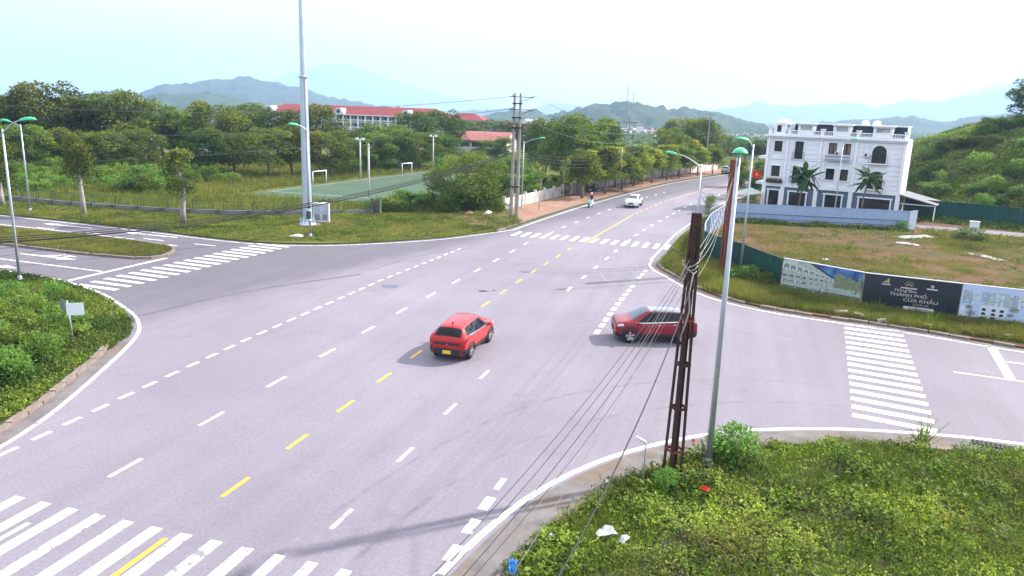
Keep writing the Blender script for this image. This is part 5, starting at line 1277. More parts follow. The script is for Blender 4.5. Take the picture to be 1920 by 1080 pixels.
for i, (px, by, ty, w_) in enumerate([(880, 282, 226, 110), (935, 280, 226, 120), (985, 276, 230, 90), (850, 280, 222, 90)]):
    ptree('broad', px, by, ty, w_, 'broadleaf tree rising behind the red roofed hall', 'trees behind the hall', z=-1)
ptree('mid', 912, 300, 262, 60, 'dark round tree in front of the hall wall'); ptree('mid', 945, 300, 256, 50, 'dark round tree between the hall gable and the twin poles'); ptree('mid', 1000, 300, 250, 60, 'dark tree right of the twin concrete poles')
# pruned street trees on the verge and the two thin ones
ptree('column', 158, 404, 246, 50, 'lopped street tree with a sparse leafy crown on the left verge', v=0); ptree('column', 343, 419, 278, 62, 'lopped street tree with a thick pale forked trunk on the verge', v=1)
ptree('column', 4, 388, 262, 60, 'lopped street tree at the left edge of the picture')
# thicket behind the twin poles and wall
ptree('bigshrub', 868, 392, 288, 150, 'large yellow green shrub left of the twin concrete poles', cat='shrub', v=0); ptree('bigshrub', 925, 385, 318, 90, 'large shrub touching the twin concrete poles', cat='shrub', v=1)
ptree('mid', 1085, 352, 212, 165, 'big feathery tree behind the roadside wall', v=0); ptree('broad', 1022, 335, 222, 80, 'dark tree right of the red roofed hall behind the wall'); ptree('cone', 1142, 330, 220, 70, 'dark slender tree behind the street trees'); ptree('mid', 1052, 345, 250, 100, 'green tree under the big feathery tree', v=1)
ptree('broad', 1252, 316, 238, 84, 'round dark tree behind the middle of the street tree row'); ptree('broad', 1312, 312, 222, 105, 'tall round dark tree at the end of the street tree row', v=2); ptree('broad', 1275, 312, 246, 80, 'dark tree between the two round trees at the road end')
ptree('mid', 1180, 318, 266, 70, 'green tree between the slender tree and the round tree')
# street tree row on the red pavement
for i, y in enumerate(np.arange(97, 158, 3.6)):
    x = float(np.interp(y, ML[:, 1], ML[:, 0])) - (2.0 if i % 2 == 0 else 4.2) - (.6 if i % 3 == 0 else 0)
    plant('street', (x, y, .12), random.Random(i).uniform(5.2, 6.6), random.Random(i + 50).uniform(5.2, 6.8), f'yellow green street tree on the red pavement, {ORD[i]} counted from the near end', 'tree', 'street trees along the pavement')
for (px, by, ty, lab) in ((1010, 394, 300, 'sapling with sparse tufts nearest the twin poles'), (1056, 377, 293, 'sapling with yellow tufts in the middle of the pavement'), (1094, 372, 296, 'sapling with a pale trunk in front of the mouldy wall panel')):
    ptree('young', px, by, ty, 26, lab)
# banana plants
def banana(loc, h_, label, n=9, seed=0):
    t = thing('banana_plant', label, 'plant', loc, seed, 'banana plants'); q = random.Random(seed); mb = MB(); mb.path([(0, 0, 0), (0, 0, h_ * .5)], [.14, .08], 7); mb.build('stem', M['leaf_banana'], t)
    mb = MB()
    for k in range(n):
        a = k * 2.4 + q.uniform(-.3, .3); el = q.uniform(.75, 1.35); L_ = h_ * q.uniform(.5, .75); p = Vector((0, 0, h_ * .45)); ca, sa = math.cos(a), math.sin(a); prev = None
        for s in range(7):
            f = s / 6; e = el - 1.5 * f ** 1.5; wd = .34 * math.sin(math.pi * min(.97, f * .92 + .05)) ** .7; sv = Vector((-sa, ca, .15)) * wd
            if prev: mb._add([prev[0] - prev[1], prev[0] + prev[1], p + sv, p - sv], [(0, 1, 2, 3)], True)
            prev = (p.copy(), sv); p = p + Vector((ca * math.cos(e), sa * math.cos(e), math.sin(e))) * (L_ / 6)
    mb.build('leaf', M['leaf_banana'], t)
for i, (px, py, h_) in enumerate([(985, 372, 3.4), (1000, 366, 3.6), (1018, 362, 3.0), (1040, 360, 2.6), (1058, 356, 2.6), (900, 392, 2.2), (860, 400, 1.8), (770, 398, 2.6)]):
    banana((*at(px, py)[:2], .1), h_, 'banana plant with upright bright leaves behind the lime washed wall' if i < 5 else ['banana plant at the foot of the large shrub left of the twin poles', 'small banana plant in the bushes left of the large shrub', 'lone banana plant before the football pitch'][i - 5], seed=i)
for o in [o for o in bpy.data.objects if o.name.startswith('banana_plant') and 'lime washed' not in o.get('label', '')]: del o['group']
# shrubs of the field, the verge and the banks
def shrubs(lst, label, group, key='shrub'):
    for (px, py, h_, w_) in lst:
        if group == 'left corner bushes' and np.min(np.hypot(*(EA - np.array(at(px, py)[:2])).T)) < 1.6 + w_ / 2: continue
        plant(key, (*at(px, py)[:2], .08), h_, w_, label, 'shrub', group)
q = random.Random(21)
shrubs([(*((q.uniform(-10, 470), q.uniform(328, 348)) if _ < 50 else (q.uniform(-10, 330), q.uniform(345, 366))), q.uniform(1.0, 2.4), q.uniform(2.4, 4.5)) for _ in range(84)], 'leafy shrub in the rough field in front of the left tree belt', 'field shrubs')
shrubs([(q.uniform(700, 950), q.uniform(383, 400), q.uniform(.8, 1.8), q.uniform(1.8, 3.4)) for _ in range(26)], 'scrubby bush on the verge between the hoop fence and the twin poles', 'verge bushes')
shrubs([(q.uniform(820, 1010), q.uniform(296, 330), q.uniform(1.5, 3.2), q.uniform(3, 6)) for _ in range(30)], 'rough green bush below the red roofed hall', 'bushes below the hall')
shrubs([(q.uniform(975, 1070), q.uniform(352, 372), q.uniform(.9, 1.8), q.uniform(2, 3)) for _ in range(16)], 'green bush just behind the lime washed wall', 'bushes behind the wall')
shrubs([(q.uniform(540, 800), q.uniform(300, 320), q.uniform(1, 2.4), q.uniform(3, 5)) for _ in range(18)], 'low bush at the foot of the trees beyond the pitch', 'bushes beyond the pitch')
for (px, py, h_, w_, lab) in [(1370, 868, 1.15, 1.9, 'bright green bush beside the near street lamp'), (1402, 884, .75, 1.4, 'smaller bright bush right of the near street lamp'), (1340, 862, .7, .9, 'little bush left of the near street lamp foot'), (1246, 925, .7, .8, 'small leafy bush at the foot of the near lattice pole'), (1330, 400, 2.1, 1.6, 'creeper bush against the white ribbed fence'), (1325, 425, 1.6, 1.4, 'yellow green creeper at the end of the white ribbed fence'), (1400, 530, 1.2, 2.6, 'grassy bush at the foot of the lamp behind the green fence corner'), (1432, 540, .9, 2.2, 'grassy bush under the dark green fence'), (1820, 452, 1.3, 3.0, 'spreading bush around the white marker box'), (1510, 418, 1.5, 2.0, 'dark bush against the middle of the pale blue fence'), (1470, 412, 1.6, 1.5, 'bush against the left part of the pale blue fence'), (1600, 422, 1.4, 2.2, 'bush against the pale blue fence below the arched door'), (1690, 434, 1.1, 1.4, 'pale weeds at the corner of the blue fence'), (1406, 395, 2.0, 2.0, 'weed bush at the left end of the pale blue fence')]:
    plant('shrub', (*at(px, py)[:2], .1), h_, w_, lab, 'shrub')
# left corner verge bushes
shrubs([(*(lambda a, b: (a, b))(q.uniform(-40, 190) * (1 - .0), q.uniform(560, 720)), q.uniform(.6, 1.25), q.uniform(1.1, 2.1)) for _ in range(84)], 'bright low bush of the overgrown left corner verge', 'left corner bushes')

# ---- trees with big fronds before the villa
def frond_tree(label, loc, h_, cr, n, seed):
    t = thing('frond_tree', label, 'tree', loc, 0); q = random.Random(seed); mb = MB(); top = Vector((.45, 0, h_)); mb.path([(0, 0, 0), (.12, 0, h_ * .5), top], [.11, .09, .06], 8)
    mb.build('trunk', M['bark'], t); mb = MB(); L_ = cr
    pts = []
    for s in range(7):
        f = s / 6; pts.append((f * L_, .30 * math.sin(math.pi * min(1, f * .95 + .04)) ** .8, -.35 * f * f * L_))
    vs_ = [(x, w_, z_) for x, w_, z_ in pts] + [(x, 0, z_ + .05) for x, w_, z_ in pts] + [(x, -w_, z_) for x, w_, z_ in pts]
    mb._add(vs_, [(7 + i, 7 + i + 1, i + 1, i) for i in range(6)] + [(14 + i, 14 + i + 1, 7 + i + 1, 7 + i) for i in range(6)], True); lm = mb.mesh('frond', M['leaf_frond'])
    a_ = lm.attributes.new('rnd', 'FLOAT', 'FACE'); a_.data.foreach_set('value', np.full(len(lm.polygons), .45, np.float32))
    for k in range(n):
        e = q.uniform(-.75, 1.1); p = top + Vector((q.uniform(-.35, .35), q.uniform(-.3, .3), q.uniform(-1.1, .2)))
        part('frond', lm, t, p, (q.uniform(-.5, .5), -e, k * 2.399 + q.uniform(-.3, .3)), (q.uniform(.7, 1.1),) * 3)
frond_tree('dark big leaved tree before the left ground floor door of the villa', (6.4, 93.5, .1), 5.2, 2.1, 44, 1)
frond_tree('dark big leaved tree before the middle of the villa, behind the lamp', (13.0, 93.0, .1), 5.1, 1.9, 36, 4)
# trees left of the villa and behind the road bend
for i, (px, by, ty, w_) in enumerate([(1430, 345, 300, 45), (1424, 366, 310, 50), (1402, 372, 318, 60), (1385, 350, 300, 50)]):
    ptree('broad', px, by, ty, w_, f'dark tree between the road bend and the villa, {ORD[i]} counted leftward from the villa', 'trees left of the villa')
for i in range(16):
    px = q.uniform(1290, 1460); D = q.uniform(210, 330); d = (px - 960) / F * RT - (270 - 540) / F * UP + FW; hd = math.hypot(d[0], d[1]); x, y = d[0] / hd * D, d[1] / hd * D
    plant('broad', (x, y, float(gz(x, y))), q.uniform(4, 6.5), q.uniform(7, 10), 'mid distance tree beyond the end of the main road', 'tree', 'trees beyond the road end')
for i in range(70):
    px = q.uniform(-40, 1300); D = q.uniform(230, 520); d = (px - 960) / F * RT - (230 - 540) / F * UP + FW; hd = math.hypot(d[0], d[1]); x, y = d[0] / hd * D, d[1] / hd * D
    if (470 < px < 830 and D < 345) or 1140 < px < 1270: continue
    plant('broad', (x, y, float(gz(x, y))), q.uniform(8, 12), q.uniform(11, 16), 'far hazy tree on the plain beyond the school and hall', 'tree', 'far trees of the plain')
# far forest on the plain: one mass nobody could count
n_ = 8000; aa_ = rng.uniform(-1.15, .75, n_); D_ = 400 + 1600 * rng.uniform(0, 1, n_) ** 1.3
Pc = np.stack([np.sin(aa_ ) * D_, np.cos(aa_) * D_], 1); V0 = []; F0 = []; b0 = 0
keep = ~((np.abs(aa_ - .03) < .2) & (D_ < 1200) & (D_ > 840)); Pc = Pc[keep]; n_ = len(Pc); nl_ = 26
Cc = np.repeat(Pc, nl_, 0); D3 = unit(rng.normal(0, 1, (len(Cc), 3)) + np.array([0, 0, .6])); hh = np.repeat(rng.uniform(4, 7.5, n_), nl_)
Pp = np.stack([Cc[:, 0], Cc[:, 1], np.repeat(gz(Pc[:, 0], Pc[:, 1]), nl_) + hh * .55], 1) + D3 * np.stack([hh * .8, hh * .8, hh * .5], 1)
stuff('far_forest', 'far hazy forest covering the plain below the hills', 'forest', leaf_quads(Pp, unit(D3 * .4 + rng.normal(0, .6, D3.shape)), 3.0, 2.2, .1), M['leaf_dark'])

# ---- the overgrown bank on the right
def bank_h(X, Y):
    top = np.interp(X, [19, 22, 26.5, 32, 39, 50, 75, 110], [0, 4.2, 7.2, 9.0, 11.3, 13.5, 15, 13]); front = np.interp(X, [19, 30, 44, 70, 110], [100, 97.5, 93, 84, 70])
    t = np.clip((Y - front) / 27, 0, 1); t = np.sin(t * np.pi / 2) ** .9; back = 1 - np.clip((Y - front - 45) / 60, 0, 1) ** 2
    return top * t * back + (vnoise(np.stack([X, Y], 1), 6, 4) - .5) * 1.6 * t + (vnoise(np.stack([X, Y], 1), 2.4, 5) - .5) * .8 * t
gx = np.linspace(19, 110, 120); gy = np.linspace(70, 190, 110); XX, YY = np.meshgrid(gx, gy, indexing='ij'); Zb = bank_h(XX.ravel(), YY.ravel()) + .06
V = np.stack([XX.ravel(), YY.ravel(), Zb], 1); Fq = [(i * 110 + k, (i + 1) * 110 + k, (i + 1) * 110 + k + 1, i * 110 + k + 1) for i in range(119) for k in range(109)]
M['bank'] = soilmat('overgrown bank earth', (.05, .07, .02), (.10, .10, .035), (.12, .08, .05), .12)
bank = tag(part('bank', mesh_np('bank', V, Fq, M['bank'], True)), 'steep overgrown bank behind the villa on the right', kind='structure')
P2 = np.stack([rng.uniform(20, 75, 30000), rng.uniform(78, 150, 30000)], 1); zz = bank_h(P2[:, 0], P2[:, 1]); k_ = (zz > .5); P2 = P2[k_]; zz = zz[k_]
patch = vnoise(P2, 5, 9); hh = .35 + 1.2 * np.clip(vnoise(P2, 3.4, 8) - .35, 0, 1)
VFb = weeds(P2, zz, 9, .55, hh, .34, .15, (-25, 60)); rb = np.repeat(np.clip(patch * 1.1 - .1 + rng.normal(0, .16, len(P2)), 0, 1), 9)
M['leaf_bank'] = leafmat('bank creeper leaves', [(0.054, 0.114, 0.020), (0.148, 0.231, 0.030), (0.359, 0.405, 0.050)], .3, patch=.7, pscale=.11, patchcol=(0.119, 0.099, 0.040))
stuff('bank_creepers', 'tangled creepers and tall grass covering the bank', 'creepers', VFb, M['leaf_bank'], rb)
for i in range(95):
    x = q.uniform(20.5, 62); y = q.uniform(88, 130); z_ = float(bank_h(np.array([x]), np.array([y]))[0])
    if z_ < .4: continue
    plant('shrub', (x, y, z_ - .1), q.uniform(.9, 2.4), q.uniform(2.2, 4.4), 'shrub on the overgrown bank behind the green fence', 'shrub', 'bank shrubs')
for (x, y, h_, w_, lab) in [(37.9, 126, 6.6, 7.5, 'dark tree on the crest of the bank at the right edge'), (46, 128, 7, 8, 'tree at the crest of the bank cut by the right edge'), (27.5, 122, 2.6, 5.0, 'drooping dark tree on the left crest of the bank'), (23.6, 112, 3.0, 4.0, 'dark tree at the left foot of the bank by the villa'), (33, 124, 2.8, 5.0, 'low dark tree in the middle of the bank crest'), (30, 121, 2.4, 4, 'bright crest tree of the bank')]:
    plant('broad', (x, y, float(bank_h(np.array([x]), np.array([y]))[0]) - .2), h_, w_, lab, 'tree')
# lane at the foot of the bank
mb = MB(); mb.prism([(18.4, 92.5), (18.7, 89.6), (24.7, 87.9), (45, 82.5), (45, 86.5), (29, 91.4)], .112, .118, bottom=False); lane = tag(mb.build('lane', M['road']), 'narrow asphalt lane below the green fence', kind='structure')

# ---- ground cover
zt = .11
# right foreground verge
polyD = [tuple(p + np.array([.0, .25 * math.sin(i * .9) + .15 * math.sin(i * 2.3)])) for i, p in enumerate(offset(ED, -1.25))] + [(45, -8)]
nearD = [p for p in [(-7, 10), (16, 10), (32, 24.5), (32, 32), (-7, 32)]]
P2 = scatter([(-6, 11.5), (14, 11.5), (29, 24), (29, 30), (-6, 30)], 30000); P2 = P2[inside(polyD, P2)]
bare = vnoise(P2, 1.1, 3) * .6 + vnoise(P2, .45, 6) * .4
P2 = P2[bare > .06]; pn = vnoise(P2, 1.7, 12); hgt = .06 + .62 * vnoise(P2, .9, 13) ** 1.7
rD = np.repeat(np.clip(.09 + .75 * pn + rng.normal(0, .24, len(P2)), 0, 1), 9)
stuff('creeping_weeds', 'dense creeping weeds covering the right foreground verge', 'weeds', weeds(P2, zt, 9, .14, hgt, np.repeat(.06 + .085 * vnoise(P2, 1.3, 17), 9), np.repeat(.035 + .04 * vnoise(P2, 1.3, 17), 9), (-15, 60)), M['weed'], np.clip(rD + rng.normal(0, .1, len(rD)), 0, 1))
P3 = scatter([(-6, 11.5), (14, 11.5), (29, 24), (29, 30), (-6, 30)], 22000); P3 = P3[inside(polyD, P3)]; k_ = vnoise(P3, 1.5, 22) > .52; P3 = P3[k_]
stuff('grass_tufts', 'bright grass tufts among the foreground weeds', 'grass', grass(P3, zt, 7, .07, .30, .016, (38, 86)), M['weedA'], np.clip(rng.normal(.6, .2, len(P3) * 7), 0, 1))
P4 = scatter([(0, 11.5), (12, 11.5), (16, 17), (3, 17)], 260)
stuff('tall_grass', 'long pale grass blades in the right foreground corner', 'grass', grass(P4, zt, 12, .09, .65, .022, (35, 80)), M['tallgrass'])
P4 = scatter([(-5, 12), (13, 12), (20, 27), (-1, 27)], 420); P4 = P4[inside(polyD, P4)]; P4 = P4[vnoise(P4, 2.2, 93) > .5]
stuff('broad_leaf_weeds', 'taller broad leaved weeds rising from the foreground verge', 'weeds', weeds(P4, zt + .1, 26, .26, .25 + .5 * vnoise(P4, 1.1, 94), .17, .10, (-20, 60)), M['weedA'], np.clip(rng.normal(.6, .2, len(P4) * 26), 0, 1))
P4 = scatter([(-5, 12), (13, 12), (20, 27), (-1, 27)], 300); P4 = P4[inside(polyD, P4)]; P4 = P4[vnoise(P4, 1.8, 95) > .5]
stuff('tall_grass', 'scattered long grass clumps in the foreground verge', 'grass', grass(P4, zt, 16, .07, .55, .018, (40, 84)), M['weedA'], np.clip(rng.normal(.75, .15, len(P4) * 16), 0, 1))
# dead twigs and dry stalks among the foreground weeds
P4 = scatter([(-4, 12), (10, 12), (14, 28), (-1, 27)], 2600); P4 = P4[inside(polyD, P4)]; P4 = P4[vnoise(P4, .9, 91) > .66]
stuff('dry_stalks', 'grey dead stalks among the foreground weeds', 'stalks', grass(P4, zt + .12, 5, .08, .32, .012, (10, 75)), leafmat('dead stalks', [(.10, .08, .06), (.22, .18, .14)], .1))
# left corner verge
polyA = [tuple(p) for p in EAi + (offset(EA, -1) - EA) * np.where(EA[:, 1] > 26, .0, .28)[:, None]] + [(-90, -8)]
P2 = scatter([(-55, 8), (-22, 8), (-22, 36), (-55, 36)], 30000); P2 = P2[inside(polyA, P2)]; pn = vnoise(P2, 3.2, 31); hg = .06 + .85 * np.clip(pn - .3, 0, 1) * (.6 + .8 * vnoise(P2, 1.0, 33))
ed = np.min(np.linalg.norm(P2[:, None, :] - np.array(offset(EA, -.9))[None, ::3], axis=2), 1); hg *= np.clip(ed / 3, .25, 1)
rA = np.repeat(np.clip(-.05 + .95 * vnoise(P2, 2.1, 35) + rng.normal(0, .16, len(P2)), 0, 1), 9)
stuff('verge_weeds', 'lush weeds covering the left corner verge', 'weeds', weeds(P2, zt, 9, .22, hg, .15, .08, (-15, 60)), M['weedA'], np.clip(rA + rng.normal(0, .1, len(rA)), 0, 1))
# far verge and island
def lawn(name, label, region, n, L, hgt, mat, nb=5, W=.03, clip=None, wn=0, thr=.0, sd=40, z=zt):
    P = scatter(region, n)
    if clip is not None: P = P[inside(clip, P)]
    a = vnoise(P, 3.0, sd) * .6 + vnoise(P, .9, sd + 1) * .4; P = P[a > thr]; a = a[a > thr]
    Lh = L * (.5 + a)
    rn = np.repeat(np.clip(.05 + .9 * a + rng.normal(0, .17, len(P)), 0, 1), nb)
    VF = grass(P, z, nb, .10, Lh, W, (30, 82))
    return stuff(name, label, 'grass', VF, mat, np.clip(rn + rng.normal(0, .12, len(rn)), 0, 1))
polyB = [tuple(p) for p in offset(edgeB, .55)] + [(10, 196), (-160, 150), (-160, 53.6)]
fenceB = [(-90, 51), (-40, 50.5), (-22, 58), (-19.5, 69), (-25, 82), (-36, 70.5), (-40.6, 67.2), (-45.6, 63.7), (-54, 61), (-90, 60.8)]
lawn('verge_grass', 'short grass of the verge between the side road and the hoop fence', fenceB, 30000, .17, .1, M['grass'], 5, .035, polyB, thr=.16)
lawn('field_grass', 'tall yellow green grass of the field behind the hoop fence', [(-150, 61.5), (-55, 61.5), (-45, 64.5), (-38, 70), (-36, 77), (-58, 77), (-58, 84), (-54, 125), (-75, 140), (-150, 120)], 26000, .75, .3, M['tallgrass'], 6, .07, thr=.2, sd=50)
lawn('field_grass', 'rough grass between the pitch and the roadside bushes', [(-36, 72), (-26, 80), (-25, 112), (-33, 118), (-33.4, 84)], 5000, .6, .3, M['tallgrass'], 6, .06, sd=54)
lawn('island_grass', 'grass of the median island', [(-75, 44.2), (-52.7, 42.8), (-44.7, 42.4), (-40.4, 42.8), (-39.8, 44), (-40.6, 45.9), (-42, 46.5), (-45, 47.1), (-51, 47.5), (-75, 48.2)], 9000, .17, .1, M['grass'], 5, .03, sd=58, z=.13)
polyC = [tuple(p) for p in offset(edgeC, .75)] + [(60, 37), (150, 60), (120, 150), (40, 186)]
lotp = [(-2.2, 62), (3, 52.2), (7.6, 49.4), (30, 46), (45, 60), (45, 82), (18.6, 89.3), (16.5, 87), (-.8, 84.2), (-2.3, 74)]
PL = scatter(lotp, 56000); a = vnoise(PL, 5.5, 61) * .5 + vnoise(PL, 1.8, 62) * .35 + vnoise(PL, .6, 63) * .15; k_ = a + rng.normal(0, .07, len(a)) > .45; PL = PL[k_]; a = a[k_]
VF = grass(PL, zt, 5, .10, .10 + .5 * np.clip(a - .4, 0, 1), .035, (30, 80)); rn = np.repeat(np.clip((a - .4) * 1.9 + rng.normal(0, .2, len(PL)), 0, 1), 5)
stuff('lot_grass', 'patchy dry grass of the building lot', 'grass', VF, M['drygrass'], 1 - np.clip(rn, 0, 1))
lawn('roadside_grass', 'rank green grass between the kerb and the hoardings', [(-5.5, 60), (-5.3, 55), (-2.4, 50), (1.2, 46.9), (9, 44.9), (22, 42.2), (30, 41.5), (30, 45.2), (12.6, 47.85), (7.5, 48.7), (2.9, 51.4), (.5, 56), (-2.6, 61.5), (-2.9, 73), (-4.3, 74), (-5.2, 66)], 17000, .42, .2, M['grass'], 7, .03, polyC, sd=66)
P5 = np.stack([np.linspace(-.5, 16.8, 900) + rng.normal(0, .2, 900), np.linspace(84.1, 86.8, 900) - np.abs(rng.normal(0, .45, 900))], 1)
stuff('fence_weeds', 'weeds along the foot of the pale blue fence', 'weeds', weeds(P5, zt, 10, .3, .75 * vnoise(P5, 1.2, 71), .2, .09, (0, 70)), M['weedA'])
P5 = np.stack([rng.uniform(18, 44, 1500), np.zeros(1500)], 1); P5[:, 1] = np.interp(P5[:, 0], [18, 23, 30.5, 44], [98.8, 97.8, 94.4, 89.6]) - np.abs(rng.normal(0, 1.2, 1500)) - .1
stuff('fence_weeds', 'weeds along the foot of the dark green fence below the bank', 'weeds', weeds(P5, zt, 10, .4, .9 * vnoise(P5, 1.8, 72), .26, .1, (0, 70)), M['weedA'])
P5 = scatter([(18.5, 84), (45, 76), (45, 82), (24.7, 87.2), (18.8, 88.8)], 2500)
stuff('lane_weeds', 'grassy edge of the lane below the bank', 'grass', weeds(P5, zt, 7, .3, .35, .2, .07, (0, 70)), M['grass'])
P6 = scatter(fenceB, 9000); P6 = P6[inside(polyB, P6)]; a = vnoise(P6, 2.6, 81) * .6 + vnoise(P6, .9, 82) * .4; P6 = P6[a > .5]; a = a[a > .5]
stuff('verge_plants', 'low weed mounds in the verge grass between the side road and the fence', 'weeds', weeds(P6, zt, 9, .28, .05 + 1.1 * (a - .5), .17, .075, (-10, 65)), M['weedA'], np.clip(np.repeat(.15 + .8 * vnoise(P6, 1.9, 83), 9) + rng.normal(0, .2, len(P6) * 9), 0, 1))
P6 = scatter(lotp, 5000); a = vnoise(P6, 4.5, 84) * .6 + vnoise(P6, 1.2, 85) * .4; P6 = P6[a > .57]; a = a[a > .57]
stuff('lot_weeds', 'green weed patches on the building lot', 'weeds', weeds(P6, zt, 9, .3, .06 + 1.0 * (a - .57), .2, .08, (-10, 65)), M['weedA'], np.clip(rng.normal(.5, .22, len(P6) * 9), 0, 1))
# spiky clumps by the hoardings
for (px, py, lab) in ((1640, 590, 'spiky grass clump before the dark hoarding'), (1745, 612, 'spiky grass clump at the right end of the dark hoarding'), (1728, 834, 'tall grass clump beside the right crossing'), (1590, 470, 'grass clump on the building lot')):
    t = thing('grass_clump', lab, 'grass', (*at(px, py)[:2], .1)); VF = grass(np.zeros((1, 2)), 0, 60, .12, .95, .035, (35, 85)); part('blades', mesh_np('blades', *VF, M['weedA'], rnd=rng.uniform(.4, 1, 60)), t)
# ================================================================ VEHICLES, PEOPLE
def catmull(P, t):
    """P (k,2) control points, t array in [0,k-1]"""
    k = len(P); i = np.clip(np.floor(t).astype(int), 0, k - 2); f = (t - i)[:, None]
    g = lambda j: P[np.clip(j, 0, k - 1)]
    p0, p1, p2, p3 = g(i - 1), g(i), g(i + 1), g(i + 2)
    return .5 * (2 * p1 + (p2 - p0) * f + (2 * p0 - 5 * p1 + 4 * p2 - p3) * f ** 2 + (3 * p1 - p0 - 3 * p2 + p3) * f ** 3)
def pch(x, xs, ys):
    """monotone cubic through the stations"""
    xs = np.array(xs, float); ys = np.array(ys, float); h = np.diff(xs); d = np.diff(ys) / h
    m = np.zeros(len(xs)); m[0] = d[0]; m[-1] = d[-1]
    for i in range(1, len(xs) - 1): m[i] = 0 if d[i - 1] * d[i] <= 0 else 3 * (h[i - 1] + h[i]) / ((2 * h[i] + h[i - 1]) / d[i - 1] + (h[i] + 2 * h[i - 1]) / d[i])
    i = np.clip(np.searchsorted(xs, x) - 1, 0, len(xs) - 2); t = (x - xs[i]) / h[i]
    return (2 * t ** 3 - 3 * t ** 2 + 1) * ys[i] + (t ** 3 - 2 * t ** 2 + t) * h[i] * m[i] + (-2 * t ** 3 + 3 * t ** 2) * ys[i + 1] + (t ** 3 - t ** 2) * h[i] * m[i + 1]

def carpaint(name, c, flake=.0):
    m = pmat(name, c, .35, .03, 2, spec=.15, coat=.7); return m
M['tyre'] = pmat('tyre', (.018, .018, .02), .85, .2, 6); M['alloy'] = pmat('alloy', (.55, .56, .58), .3, .05, 4, metal=.8); M['cladding'] = pmat('dark plastic', (.028, .028, .031), .6, .1, 5)
M['carglass'] = pmat('tinted car glass', (.008, .010, .014), .04, .1, 1, spec=.22); M['screen'] = pmat('windscreen', (.06, .085, .115), .03, .1, 1, spec=.7); M['headlamp'] = pmat('headlamp', (.6, .62, .66), .1, .1, 8, spec=.8); M['taillamp'] = pmat('tail lamp', (.12, .008, .008), .15, .1, 6, spec=.7)
M['chrome'] = pmat('bright trim', (.6, .6, .62), .2, .03, 4, metal=.9); M['plate_y'] = pmat('yellow number plate', (.78, .50, .05), .5, .1, 9); M['plate_w'] = pmat('white number plate', (.75, .75, .73), .5, .1, 9)

